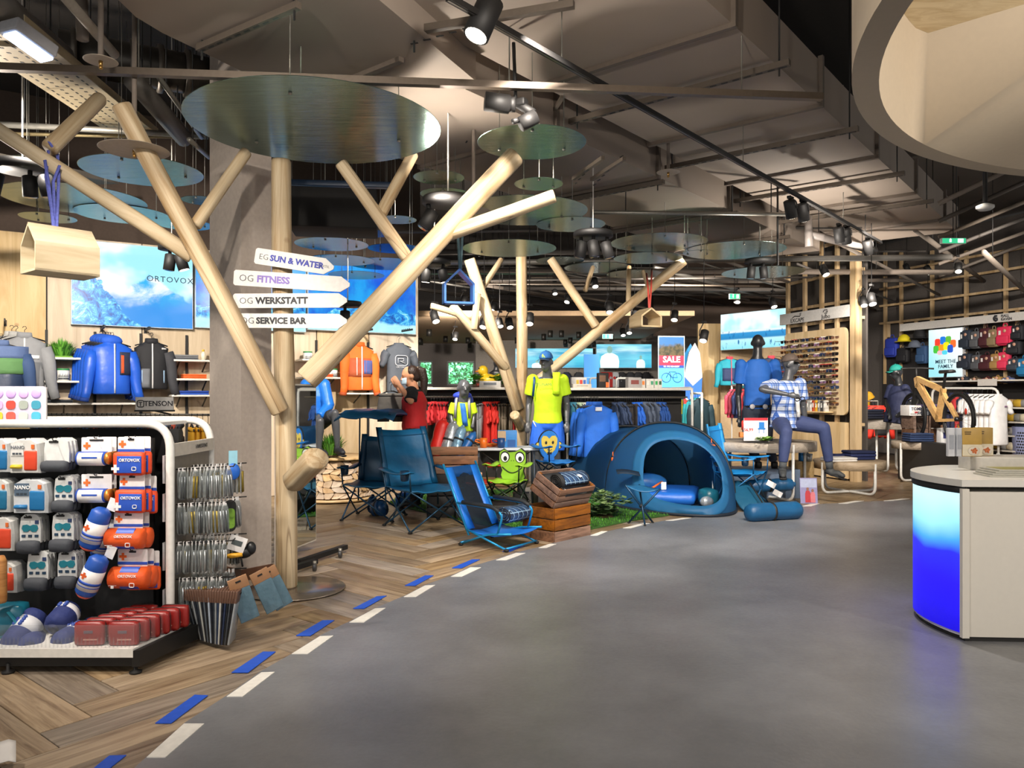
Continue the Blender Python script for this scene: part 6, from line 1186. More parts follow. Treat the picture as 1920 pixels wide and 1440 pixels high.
# ---------------------------------------------------------------- tent
A,B_=G(1136,934),G(1378,954);A2,B2=V((.86,12.2,0)),V((2.75,11.9,0));tail=V((1.75,13.5,0));lip=G(1252,966)
def hoop(a,b_,h,n=32,e=.82,lean=V()):return[(a+b_)/2+(a-b_)/2*(abs(math.cos(t))**.92*(1 if math.cos(t)>=0 else-1))+V((0,0,h*max(0,math.sin(t))**e))+lean*math.sin(t)for t in[PI*k/n for k in range(n+1)]]
n=40;h1_=hoop(A,B_,1.07,n);h2_=hoop(A2,B2,.95,n);tn=thing('pop_up_tent','blue pop up tent with arched open door','tent',(lip+A+B_)/3);TN=C('2a5f86',.45,0,0,.06,.5,6);TNL=C('3b86b6',.45,0,0,.06,.5,8);TND=C('12263a',.6)
for m_ in(TN,TNL):
 nt=m_.node_tree;b=nt.nodes['Principled BSDF'];tl=nt.nodes.new('ShaderNodeBsdfTranslucent');mx=nt.nodes.new('ShaderNodeMixShader');mx.inputs[0].default_value=.6;tl.inputs[0].default_value=lin('94c8ee')
 nt.links.new(b.outputs[0],mx.inputs[1]);nt.links.new(tl.outputs[0],mx.inputs[2]);nt.links.new(mx.outputs[0],nt.nodes['Material Output'].inputs[0])
mb=MB();g=[]
for k in range(13):
 f=k/12;sag=.07*math.sin(PI*f);g.append([p.lerp(q,f)-V((0,0,sag*max(0,math.sin(PI*i/n))))+V((0,0,.006*math.sin(i*1.3+k)))for i,(p,q)in enumerate(zip(h1_,h2_))])
mb.sheet(g,.006,(0,0,-1));mb.build('rear_shell',TN,tn,True)
mb=MB();base2=[A2.lerp(tail,k/n*2)if k<=n/2 else tail.lerp(B2,k/n*2-1)for k in range(n+1)];mb.sheet([[p.lerp(q,f)+V((0,0,.10*math.sin(PI*f)))for p,q in zip(h2_,base2)]for f in[k/8 for k in range(9)]],.006,(0,0,-1));mb.build('tail_shell',TN,tn,True)
c0_=lip+(lip-(A+B_)/2)*.0
base=[]
for k in range(n+1):
 t=k/n;e=2.4;c_=math.cos(PI*t);s_=math.sin(PI*t);q=(A+B_)/2+(A-B_)/2*(abs(c_)**.8*(1 if c_>=0 else-1))+(lip-(A+B_)/2)*(max(0,s_)**.8);base.append(V((q.x,q.y,.02)))
NT=28;ves=lambda i,f:h1_[i].lerp(base[i],f)+((lip-(A+B_)/2).normalized()*.10+V((0,0,.05)))*math.sin(PI*f)*math.sin(PI*i/n)
def opening(i,f):x=(i/n-.585)/.195;z=(f-.565)/.375;return(abs(x)**2.6+abs(z)**3.0)<1
mb=MB();vs=[ves(i,k/NT)for k in range(NT+1)for i in range(n+1)];fs=[]
for k in range(NT):
 for i in range(n):
  if not opening(i+.5,(k+.5)/NT):q=k*(n+1)+i;fs.append((q,q+1,q+n+2,q+n+1))
mb.add(vs,fs,True);o=mb.build('vestibule',TN,tn,True);q=o.modifiers.new('s','SOLIDIFY');q.thickness=.006
def vesf(u,f):i=max(0,min(n-1e-6,u*n));a=int(i);return ves(a,f).lerp(ves(a+1,f),i-a)
rim=[]
for k in range(49):
 t=2*PI*k/48;c_,s_=math.cos(t),math.sin(t);rim.append((abs(c_)**(2/2.6)*(1 if c_>=0 else-1),abs(s_)**(2/3)*(1 if s_>=0 else-1)))
mb=MB();fw=(lip-(A+B_)/2).normalized()*.012+V((0,0,.006));mb.sheet([[vesf(.585+.195*c_*r_,min(.995,.565+.375*s_*r_))+fw for c_,s_ in rim]for r_ in(.93,1.04,1.16,1.24)],.010,tuple(fw.normalized()));mb.build('door_band',TNL,tn,True)
for hh,nm in((h1_,'front_pole'),(h2_,'rear_pole')):mb=MB();mb.tube([p+V((0,-.01,.012))for p in hh],.016,8);mb.build(nm,C('10161c',.5),tn,True)
mb=MB();mb.tube([p+V((0,0,.0))for p in base],.022,8);mb.build('base_hem',C('0f1a28',.6),tn,True)
mb=MB();mb.slab([(p.x,p.y)for p in base]+[(B2.x,B2.y),(tail.x,tail.y),(A2.x,A2.y)],.008,.014)
o=mb.build('groundsheet',TND,tn,True)
for i,hk in((7,h1_),(29,h1_),(12,h2_)):
 p=hk[i]+V((-.02,-.05,-.02));th_=MB();th_.tube([p+V((0,0,.05)),p,p+V((.02,-.01,-.03)),p+V((.0,-.02,-.12))],.006,6);th_.box(p+V((.01,-.02,-.05)),(.07,.03,.05),.4,.008);th_.build('guy_line',C('e0601c',.5),tn,True)
mb=MB();p=h1_[29]+V((0,-.09,-.14));mb.box(p,(.075,.006,.10),.2);mb.build('price_tag',WCARD,tn,True)
for a,c in(((1155,881),(1198,884)),((1338,868),(1352,872))):mb=MB();p,q=P(*a,9.75),P(*c,9.75);mb.sheet([[p.lerp(q,i/4)+V((0,-.06*k,-.02*k+.012*math.sin(i)))for i in range(5)]for k in range(3)],.006,(0,0,1));mb.build('vent_flap',TND,tn,True)
th=thing('air_mattress','royal blue sleeping mat lying inside the tent','mattress',P(1268,918,10.3));mb=MB();p=P(1262,930,10.2);mb.box((p.x,p.y+.25,.10),(.75,1.0,.16),-.3,.07);mb.build('mat',NY('1c5fb8'),th,True);mb=MB();mb.tube([(p.x-.42,p.y-.15,.15),(p.x-.2,p.y+.1,.24),(p.x-.1,p.y+.25,.27)],.02,8,fl=.5);mb.build('orange_zip',C('d8662a',.5),th,True);mb=MB();mb.box((p.x-.12,p.y+.02,.24),(.07,.006,.10),.2);mb.build('price_tag',WCARD,th,True);mb=MB();mb.ball((p.x-.25,p.y+.62,.22),(.3,.16,.13),14,9);mb.build('pillow',NY('2d6fae'),th,True)
th=thing('packed_sleeping_bag','teal sleeping bag in clear film just inside the tent door','sleeping bag',P(1330,930,9.95));mb=MB();p=P(1328,938,9.9);mb.box((p.x,p.y,.13),(.20,.26,.24),.4,.08);mb.build('bag',C('1d6478',.3,0,0,.1,.5,9),th,True);mb=MB();mb.ball((p.x-.05,p.y-.12,.09),(.09,.05,.07),12,8);mb.build('clear_film',CLR,th,True)
# rolled tent bags right of the tent
tubebag('lower rolled blue tent bag at the aisle edge','tent_bag','bag',G(1400,962,.10),G(1500,956,.10),.105,NY('14507c'),None,(.45,));tubebag('upper rolled blue tent bag lying on the other','tent_bag','bag',P(1398,912,10.2),P(1488,908,10.2),.085,NY('14507c'),None,(.5,))
mb=MB();a=G(1378,948);
th=thing('tent_bag','open dark teal tent sack slumped against the tent','bag',a);mb=MB();p,q=P(1384,905,9.95),G(1418,960);d=q-p
mb.loft([[p+d*f+V((.17*w_*math.cos(t),.10*w_*math.sin(t)-.04*math.sin(3*f),.10*w_*math.sin(t)*.6))for t in[2*PI*k/16 for k in range(16)]]for f,w_ in((0,.35),(.05,.62),(.25,.85),(.5,1),(.75,1.05),(.92,.9),(1,.45))]);mb.build('sack',NY('17506e'),th,True);mb=MB();mb.tube([p+d*f+V((.10,-.13,.03))for f in(.05,.4,.7,.95)],.010,6);mb.build('seam',BLKM,th,True)
for x,y,l_ in((1446,908,'upper'),(1458,925,'lower')):mb=MB();mb.box(P(x,y,9.95),(.12,.006,.07),MX.Rotation(.5,3,'Y'));one('price_tag',mb,WCARD,'white paper tag on the %s rolled tent bag'%l_,'tag')
# ---------------------------------------------------------------- log display drum with the seated blue jacket figure
DC=P(628,740,10.7);DCz=.60;dr=.52;th=thing('firewood_drum','round display drum clad with split firewood','display stand',(DC.x,DC.y,0));mb=MB();mb.lathe([(.01,.05),(dr-.03,.05),(dr-.03,DCz-.03),(.01,DCz-.03)],(DC.x,DC.y,0),40);mb.build('core',C('5c4630',.8),th,True)
for z in(.03,DCz-.015):mb=MB();mb.lathe([(.01,z-.015),(dr+.02,z-.015),(dr+.02,z+.015),(.01,z+.015)],(DC.x,DC.y,0),48);mb.build('rim',PINEX,th,True)
RW_,CW_=6,26;jit={}
def jp(i,k):return jit.setdefault((i%CW_,k),(R.uniform(-.36,.36),R.uniform(-.34,.34)if 0<k<RW_ else 0))
LOGE=WOOD('dcbf98','c7a47a',(10,10,10),.65,.16,False)
for k in range(RW_):
 for i in range(CW_):
  a0=2*PI*(i+.5)/CW_
  if math.sin(a0)>.35:continue
  cs=[]
  for di,dk in((0,0),(1,0),(1,1),(0,1)):ja=jp(i+di,k+dk);cs.append(((i+di+(.5 if(k+dk)%2 else 0)+ja[0])*2*PI/CW_,.06+(k+dk+ja[1])*(DCz-.10)/RW_))
  ca=sum(c[0]for c in cs)/4;cz=sum(c[1]for c in cs)/4;pts=[]
  for j in range(4):
   p,q=cs[j],cs[(j+1)%4]
   for f in(.14,.86):x=p[0]+(q[0]-p[0])*f;z=p[1]+(q[1]-p[1])*f;pts.append((ca+(x-ca)*.93,cz+(z-cz)*.93))
  ro=dr-.012+R.uniform(-.012,.014);vs=[V((DC.x+r_*math.cos(a),DC.y+r_*math.sin(a),z))for r_ in(ro-.035,ro)for a,z in pts];mb=MB();mb.add(vs,[tuple(range(8,16)),tuple(range(8))[::-1]]+[(j,(j+1)%8,(j+1)%8+8,j+8)for j in range(8)]);mb.build('firewood_log',LOGE,th,True)
plant('spiky green grass on the firewood drum',MX.Translation(P(620,855,10.45)),.26,.34,420,nm='grass_plant')
Yj=10.6;q_=lambda x,y,d=0:P(x,y,Yj+d)
J=joints(pelvis=q_(584,792),chest=q_(592,742),neck=q_(590,712),head=q_(587,690),look=(.5,-.8,-.1),shL=q_(608,722,-.05),elL=q_(616,762,-.15),wrL=q_(596,782,-.35),shR=q_(574,722,.05),elR=q_(566,762,-.05),wrR=q_(582,786,-.25),hipL=q_(594,797,-.05),knL=q_(628,775,-.35),anL=q_(633,840,-.3),toeL=q_(642,848,-.45),hipR=q_(576,797,0),knR=q_(600,790,-.4),anR=q_(598,842,-.35),toeR=q_(610,851,-.5))
th=thing('mannequin','seated grey mannequin in bright blue jacket on the firewood drum','mannequin',J['pelvis']);W_=WM[th]
def loc(J,th):I=WM[th].inverted();return{k:((I@v)if k!='look' else(I.to_3x3()@v))for k,v in J.items()}
Jl=loc(J,th);body(Jl,MANQ,th);top(Jl,NY('1d6fd0'),th,'jacket',.022,1.0,-.3,.9);pants(Jl,FAB('1b1c20'),th,'shorts',.016,.85,0)
for n_ in 'LR':shoe(Jl,n_,C('23262c',.6),th)
mb=MB();c=J['pelvis'];mb.lathe([(.01,-.14),(.17,-.14),(.17,-.11),(.01,-.11)],(c.x,c.y,c.z),24);mb.tube([(c.x,c.y,c.z-.14),(c.x,c.y,DCz)],.02,8);mb.lathe([(.01,DCz),(.16,DCz),(.15,DCz+.015),(.01,DCz+.015)],(c.x,c.y,0),24);one('bar_stool',mb,C('2a2b2e',.4),'round black stool under the seated blue jacket mannequin','stool')
# ================================================================ CENTRAL COUNTERS AND CLOTHES
YC=12.0;CTOP=C('d3cec4',.4);zc=P(0,727,YC).z
def counter(label,xa,xb,Ya,Yb,z,front=C('171514',.7),dep=.9,ends=True):
 a,c=P(xa,740,Ya),P(xb,740,Yb);a.z=c.z=z;d=c-a;rz=math.atan2(d.y,d.x);M_=MX.Translation(V((a.x,a.y,0)))@MX.Rotation(rz,4,'Z');L_=d.length;th=thing('display_counter',label,'display counter',M=M_);mb=MB();mb.box((L_/2,dep/2,z-.02),(L_,dep,.04),b=.004);mb.build('counter_top',CTOP,th)
 mb=MB();mb.box((L_/2,.30,z-.11),(L_-.02,.04,.13));mb.build('fascia',front,th);mb=MB();mb.box((L_/2,dep/2,z/2),(L_-.04,.05,z-.05));mb.build('back_panel',front,th);mb=MB();mb.tube([(.05,.12,z-.15),(L_-.05,.12,z-.15)],.012,8);mb.build('hanging_bar',GALV,th)
 for x in(.02,L_-.02)if ends else():mb=MB();mb.tube(fillet([(x,0,0),(x,0,z+.0),(x,dep,z+.0),(x,dep,0)],.10),.022,10);mb.build('tube_frame',TUBE,th)
 mb=MB();mb.box((L_/2,dep/2,.06),(L_-.06,dep*.9,.10));mb.build('base_shelf',C('8d6a48',.6),th);return th,M_,L_,z
ct1,M1,L1,z1=counter('left display counter behind the log tree with red and khaki clothes',786,985,12.2,12.0,P(0,726,12).z);ct2,M2,L2,z2=counter('right display counter behind the tent with blue shirts',1062,1300,12.0,12.4,P(0,727,12).z)
def row(M_,z,x0,x1,n_,mk,label,rz=PI/2+.15,y=.12):
 src=mk();
 for k in range(n_):
  T=M_@MX.Translation((x0+(x1-x0)*(k+.5)/n_,y,z-.14))@MX.Rotation(rz+R.uniform(-.3,.3),4,'Z')
  lb='%s, %s in its row'%(label,nth(k))
  if k==0:src.matrix_world=T;WM[src]=T;src['label']=lb
  else:dup(src,T@MX.Scale(R.uniform(.9,1.04),4),lb)
def tee(c,g,w=.44,h=.62,sl=.2,d=.022,nm='hanging_shirt'):return lambda:garment(nm,'','shirt',MX.Identity(4),c,w,h,sl,d,g,n=14,spread=.35)
def trs(c,g,w=.34,h=.62):return lambda:trousers('trousers','','trousers',MX.Identity(4),c,w,h,.022,g)
px2=lambda M_,x:(M_.inverted()@P(x,740,12.1)).x
for x0,x1,n_,mk,lb in[(800,835,6,tee('b8242a','red and white tops at the left counter end',.36,.35),'short red top hanging at the left counter end'),(836,858,4,trs('17171a','black trousers at the left counter'),'black trousers hanging behind the backpack mannequin'),(892,905,3,trs('8b8d90','grey trousers at the left counter'),'grey trousers hanging beside the red tops'),
(905,932,7,tee('cf2a20','red tops on the left counter',.42,.66),'bright red top hanging on the left counter'),(932,960,7,trs('8a7c6a','khaki trousers on the left counter',.34,.5),'khaki trousers hanging beside the middle tree'),(960,980,4,tee('b83430','dark red tops at the middle tree',.4,.7),'dark red top hanging behind the middle tree')]:row(M1,z1,px2(M1,x0),px2(M1,x1),n_,mk,lb)
for x0,x1,n_,mk,lb in[(1068,1082,3,tee('2f6f86','teal tops beside the lime mannequin',.42,.5),'teal top hanging beside the lime shirt mannequin'),(1080,1094,3,tee('9fb59a','sage tops',.42,.8),'long sage top hanging beside the white ones'),(1092,1108,3,tee('d4d4cf','white tops by the blue shirts',.42,.9),'long white top hanging left of the blue shirts'),
(1158,1178,5,tee('2a3a58','navy tops on the right counter',.44,.62),'navy top hanging on the right counter'),(1178,1198,5,trs('332f2e','dark brown trousers on the right counter',.34,.6),'dark brown trousers hanging on the right counter'),(1198,1213,3,tee('1f5fc4','bright blue tops on the right counter',.44,.66),'bright blue top hanging on the right counter'),
(1213,1240,6,tee('4a5568','slate tops on the right counter',.44,.62),'slate grey top hanging on the right counter'),(1240,1260,4,tee('1c4a92','dark blue tops at the right counter end',.44,.60),'dark blue top near the right counter end')]:row(M2,z2,px2(M2,x0),px2(M2,x1),n_,mk,lb)
j=garment('long_sleeve_shirt','','shirt',MX.Identity(4),'1f66cc',.56,.80,.66,.09,'blue shirts facing out on the right counter',collar='1a58b4',n=18,panels=[(-.05,-.03,.05,-.09,'d6dde6')],spread=.16)
for k,lb in enumerate(['rear bright blue shirt facing out on the right counter','middle bright blue shirt facing out on the right counter','front bright blue shirt with pale inner label on the right counter']):
 T=U(1108+k*6,746,11.9-.08*k,.10)
 if k==0:j.matrix_world=T;WM[j]=T;j['label']=lb
 else:dup(j,T,lb)
# things on the counters
def onc(M_,x,z,y=.3,rz=0):return M_@MX.Translation((px2(M_,x),y,z))@MX.Rotation(rz,4,'Z')
th=thing('rubber_duck','big yellow rubber duck on the left counter','duck',M=onc(M1,910,z1,.3));mb=MB();mb.ball((0,0,.11),(.16,.11,.11),16,10);mb.tube([(.10,0,.13),(.19,0,.22)],[.06,.012],10);mb.ball((-.08,0,.27),.085,14,10);mb.build('body',C('efc52a',.35),th,vox=.012);mb=MB();mb.tube([(-.15,0,.26),(-.205,0,.255)],[.03,.02],10,fl=.5);mb.build('beak',C('e07a1e',.4),th)
for s_ in(-1,1):mb=MB();mb.ball((-.135,s_*.05,.30),.014,8,6);mb.build('eye',BLACK,th)
def carton(label,T,w,d,h,col,lid=None,tx=None):th=thing('carton',label,'box',M=T);mb=MB();mb.box((0,0,h/2),(w,d,h),b=.003);mb.build('box',C(col,.5),th);mb=MB();mb.box((0,-d/2-.001,h*.55),(w*.6,.003,h*.4));mb.build('label',C(lid or '8a8f94',.5),th);return th
carton('pale printed card box under the yellow duck',onc(M1,918,z1,.12),.34,.10,.10,'c9c6c0','6b7076');carton('small dark red box beside the yellow duck',onc(M1,896,z1,.15),.10,.10,.08,'5a2a22','c04a2a')
for x,l_ in((890,'left of the yellow duck'),(932,'right of the yellow duck')):plant('green leafy plant %s'%l_,onc(M1,x,z1,.3),.16,.22,60,leaf=.08,pot='5a4a38',nm='leafy_plant')
th=thing('counter_bust','tiny dark bust mannequin behind the yellow duck','mannequin',M=onc(M1,922,z1,.55));mb=MB();mb.loft([ering(z,a,b_,14)for z,a,b_ in((.0,.05,.05),(.12,.09,.06),(.25,.12,.06),(.29,.05,.04),(.34,.035,.035))]);mb.ball((0,0,.40),(.05,.06,.07),12,8);mb.build('bust',MANK,th,vox=.01)
for k,(x,c)in enumerate([(1088,'d8b83a'),(1095,'cf3a2a'),(1102,'3f66b8'),(1080,'d8d8d4')]):carton('small %s topped bottle box on the right counter, %s'%(['yellow','red','blue','white'][k],['second','third','rightmost','leftmost'][k]),onc(M2,x,z2,.25),.07,.08,.17,'dcdad4',c)
carton('wide pale tray box under the small bottle boxes',onc(M2,1092,z2,.10),.30,.10,.06,'cdc6b8','b0a898')
th=thing('tool_box','black and orange boxed tool on the right counter','box',M=onc(M2,1138,z2,.2));mb=MB();mb.box((0,0,.12),(.17,.12,.24),b=.01);mb.build('box',BLACK,th);mb=MB();mb.box((.06,-.062,.05),(.05,.004,.08));mb.build('orange_panel',C('e0661c',.5),th);mb=MB();mb.box((-.02,-.062,.15),(.10,.004,.10));mb.build('window_print',C('6b4a30',.4),th)
carton('grey printed carton on the right counter',onc(M2,1203,z2,.25),.22,.15,.17,'9d9a98','7c3a34');
for k,(x,c)in enumerate([(1222,'e07a2a'),(1232,'d8d8d0'),(1240,'3a8f6a'),(1249,'2f9a4f'),(1257,'2a5a3a')]):carton('small coloured box in the row at the right counter end, %s'%['orange','white','teal','green','dark green'][k],onc(M2,x,z2,.25),.065,.08,.15,'c9c7c0',c)
for x in(1118,1172):mb=MB();p=onc(M2,x,z2,.35).translation;mb.tube(fillet([p,p+V((0,0,.16)),p+V((.30,0,.16)),p+V((.30,0,0))],.05),.016,8);one('display_riser',mb,TUBE,'white tubular riser on the right counter, %s'%('left' if x<1150 else 'middle'),'riser')
# far screens and panels
def sea(w,h,kind):
 def fn(x,z,Mt,Noi,Mix,Ss,Rm):
  u=Mt('DIVIDE',x,w);v=Mt('DIVIDE',z,h)
  if kind=='swim':return Mix(Ss(Noi(2,3,(.4,1,3)),.35,.7),Rm(v,[(0,'35b8d8'),(.55,'4fd2ea'),(.72,'d8fbff'),(1,'7fe8f6')]),'28a8d0')
  c=Rm(v,[(0,'8fe6f2'),(.26,'bff4fa'),(.30,'1f86c4'),(.44,'2f9ad8'),(.47,'e8feff'),(1,'c8f8ff')]);c=Mix(Ss(Noi(9,5,(2,1,.5),(4,0,0)),.58,.64),c,'0f6fb0');return Mix(Ss(v,.5,.52),c,Mix(Ss(Noi(2,2),.4,.6),'f4ffff','b8f4fc'))
 return emat(None,fn)
def pxscreen(label,x0,x1,y0,y1,Ya,Yb,kind):a,c=P(x0,y1,Ya),P(x1,y1,Yb);d=c-a;T=MX.Translation(a)@MX.Rotation(math.atan2(d.y,d.x),4,'Z');w_=d.to_2d().length;h=P(x0,y0,Ya).z-a.z;return screen(label,T,w_,h,sea(w_,h,kind)),w_,h
s_,w_,h_=pxscreen('far cyan screen with swimmers, left half',966,1112,653,690,22.5,22.5,'swim');s2_,w2_,h2_s=pxscreen('far cyan screen with a white suited swimmer, right half',1118,1222,645,690,22.0,22.0,'swim')
def swimmer(s_,x,h,k=1.0):
 mb=MB();mb.prism([(x+a*h*k,b_*h)for a,b_ in[(-.40,0),(-.42,.3),(-.36,.52),(-.2,.62),(-.09,.66),(.09,.66),(.2,.62),(.36,.52),(.42,.3),(.40,0)]],.01,MX.Translation((0,-.02,0)));mb.build('printed_swimmer',C('d8f4f2',.5,0,.75,0),s_)
 mb=MB();mb.prism([(x+a*k,b_)for a,b_ in ell(0,h*.80,h*.12,h*.16,16)],.012,MX.Translation((0,-.022,0)));mb.build('printed_head',C('7fb4b0',.5,0,.6,0),s_)
swimmer(s2_,w2_*.24,h2_s*.95);swimmer(s2_,w2_*.80,h2_s*.55,.8);swimmer(s_,w_*.28,h_*.4,1.6)
s3_,w3_,h3_=pxscreen('lit screen with sailing beach behind the blue shirt mannequin',1351,1478,590,657,18.4,16.9,'beach')
mb=MB();mb.box((P(1130,0,22.75).x,22.75,1.6),(7.5,.1,3.2));one('display_wall',mb,C('8f8880',.7),'grey back display wall under the swimmer screens','display wall',kind='structure')
for k,(x,c,lb)in enumerate([(1062,'27304a','navy top under the swimmer screens beside the blue banner'),(1085,'3a3c42','charcoal top under the swimmer screens'),(1132,'c8302a','left red top under the swimmer screens'),(1143,'b82a26','other red top under the swimmer screens'),(1154,'b8bcc2','pale grey top under the swimmer screens'),(1166,'1c1d22','black top under the swimmer screens'),(1182,'2a2c32','dark grey top beside the black one under the swimmer screens'),(1197,'33353a','slate top under the swimmer screens'),(1212,'17181c','last black top under the swimmer screens')]):garment('wall_shirt',lb,'shirt',U(x,692,22.55,0),c,.34,.42,.2,.06,n=12,spread=.4)
th=thing('blue_banner','plain blue standing banner right of the lime mannequin','banner',M=U(1109,728,14.5,.1));mb=MB();mb.box((0,0,.32),(.29,.02,.64));mb.build('panel',C('3f8fdc',.5,0,.25,0),th);mb=MB();mb.box((.02,-.012,.2),(.24,.003,.02));mb.build('pale_line',C('8fc4ee',.5),th);mb=MB();mb.box((0,0,-.785),(.05,.05,1.56));mb.build('pole',BLACK,th)
# sale poster
th=thing('sale_poster','lit sale poster with red band hanging by the surfboards','poster',M=U(1259,726,14.2,.08));pw_,ph_=.47,.93;mb=MB();mb.box((0,.02,ph_/2),(pw_+.03,.03,ph_+.03));mb.build('frame',C('9fb0bc',.4),th);mb=MB();mb.box((0,0,ph_*.81),(pw_,.006,ph_*.37));mb.build('trail_photo',emat(None,lambda x,z,Mt,Noi,Mix,Ss,Rm:Mix(Ss(Mt('ADD',z,Mt('MULTIPLY',Noi(6,5),.25)),.86,.95),Mix(Ss(Noi(14,6),.4,.6),'4a4a2c','8a7448'),'3f9ae8')),th)
mb=MB();mb.box((0,0,ph_*.53),(pw_,.006,ph_*.19));mb.build('red_band',C('c8203a',.5,0,.5,0),th);text('SALE',WM[th]@MX.Translation((0,-.006,ph_*.545)),.155,C('ffffff',.5,0,.9,0),th,bold=.003);mb=MB();mb.box((0,0,ph_*.41),(pw_,.006,ph_*.05));mb.build('blue_strip',C('1c3f8a',.5,0,.3,0),th);text('BIS -70% REDUZIERT',WM[th]@MX.Translation((0,-.006,ph_*.41)),.033,C('ffffff',.5,0,.7,0),th)
mb=MB();mb.box((0,0,ph_*.19),(pw_,.006,ph_*.38));mb.build('blue_panel',C('49a8f0',.5,0,.8,0),th)
for x in(-.10,.11):mb=MB();mb.tube([(x+.085*math.cos(t),-.006,ph_*.19+.085*math.sin(t))for t in[2*PI*k/20 for k in range(20)]],.006,5,True);mb.build('printed_wheel',C('1a3a6a',.5),th)
mb=MB();mb.tube([(-.10,-.006,ph_*.19),(-.04,-.006,ph_*.31),(.08,-.006,ph_*.30),(.11,-.006,ph_*.19),(.0,-.006,ph_*.20),(-.04,-.006,ph_*.31)],.006,5);mb.build('printed_frame',C('1a3a6a',.5),th);mb=MB();mb.tube([(0,.02,-.02),(0,.02,-1.58)],.015,8);mb.build('pole',BLACK,th)
# surfboards
for k,(x,c,c2_,lb)in enumerate([(1296,'e8e4e0','c8302a','white surfboard with red and blue tail, front one'),(1288,'2f9ae0','e0d23a','blue and yellow surfboard behind the white one')]):
 th=thing('surfboard',lb+' by the plywood partition','surfboard',M=MX.Translation((P(x,740,17.3+.3*k).x,17.3+.3*k,.9))@MX.Rotation(.05,4,'Y'));prof=[(-.02,0),(-.16,.1),(-.2,.5),(-.2,1.0),(-.12,1.5),(0,1.72),(.12,1.5),(.2,1.0),(.2,.5),(.16,.1),(.02,0)];mb=MB();mb.prism(prof,.07);mb.build('board',C(c,.3),th);mb=MB();mb.prism([(-.16,.1),(.16,.1),(.2,.5),(0,.3),(-.2,.5)],.006,MX.Translation((0,-.006,0)));mb.build('tail_graphic',C(c2_,.3),th);mb=MB();mb.prism([(-.2,.55),(0,.36),(.2,.55),(.2,.95),(0,.75),(-.2,.95)],.006,MX.Translation((0,-.006,0)));mb.build('chevron_graphic',C('2a6fd0',.3),th)
 mb=MB();mb.box((0,.03,-.45),(.3,.2,.9));mb.build('plinth',BLKM,th)
# ================================================================ FIGURES IN THE MIDDLE
def pj(Y,look,**k):return dict({a:P(q[0],q[1],Y+(q[2]if len(q)>2 else 0))for a,q in k.items()},look=V(look))
def fig(nm,label,J,cat='mannequin'):th=thing(nm,label,cat,J['pelvis']);return th,loc(J,th)
LIME='b6dc16'
J=pj(10.4,(-.35,-.93,-.05),pelvis=(1027,793),chest=(1027,738),neck=(1027,702),head=(1024,680,-.05),shL=(1055,713),elL=(1063,757,.05),wrL=(1063,792,-.08),shR=(999,713),elR=(992,757,.06),wrR=(990,792,-.05),hipL=(1041,797),knL=(1043,850,-.05),anL=(1046,905,.03),toeL=(1051,916,-.18),hipR=(1013,797),knR=(1007,850,-.06),anR=(1003,905,.02),toeR=(998,916,-.2))
th,Jl=fig('mannequin','standing grey mannequin in lime tee, blue shorts and cap',J);body(Jl,MANQ,th);lm=FAB(LIME);sh_=top(Jl,lm,th,'tee_shirt',.02,.62,-.02,loose=.012);pants(Jl,FAB('1c5fd0'),th,'shorts',.024,.92,0,flare=.025);cap(Jl,th,'1e5a9a','1b2f4a','a8cc30')
text('TSUNAMI',WM[th]@MX.Translation(Jl['neck']+V((-.06,-.165,-.14))),.05,C('2a3a3a',.6),sh_)
mb=MB();s_=Jl['shL'];mb.sheet([[s_+V((-.14+.10*i/3,-.10-.03*math.sin(i)-(.035 if k else 0),.085-.055*k+(.02 if k==0 else 0)))for i in range(4)]for k in range(6)],.02,(0,-1,0));mb.build('towel',lm,th)
mb=MB();k_=Jl['hipR'];mb.tube([k_+V((-.10,-.075,.06)),k_+V((-.06,-.11,-.02))],.007,6);mb.tube([k_+V((-.07,-.125,-.14)),k_+V((.03,-.125,-.23))],.007,6);mb.build('shorts_piping',C('e8eef4',.5),th)
mb=MB();b_=V((Jl['pelvis'].x,.0,0));zz=P(0,918,10.4).z-WM[th].translation.z;mb.box((0,-.02,(zz-WM[th].translation.z)/2),(.6,.5,abs(zz+WM[th].translation.z)),b=.01);o=one('podium',MB().box(V((J['pelvis'].x,10.4,P(0,918,10.4).z/2)),(.62,.56,P(0,918,10.4).z),b=.01),C('8a8681',.5),'low grey podium under the lime shirt mannequin','podium')
th2=thing('day_pack','dark blue day pack on the lime shirt mannequin shoulder','backpack',P(1000,730,10.62));p=J['chest']+V((0,.2,.02));mb=MB();mb.box(p,(.28,.14,.42),b=.06);mb.build('bag',NY('1f4a7c'),th2,True);mb=MB();mb.tube(fillet([p+V((-.13,-.06,.18)),J['shR']+V((.01,.0,.09)),J['shR']+V((.02,-.12,0)),J['shR']+V((.0,-.10,-.22))],.06),.016,6,fl=.4);mb.build('strap',NY('1f4a7c'),th2,True)
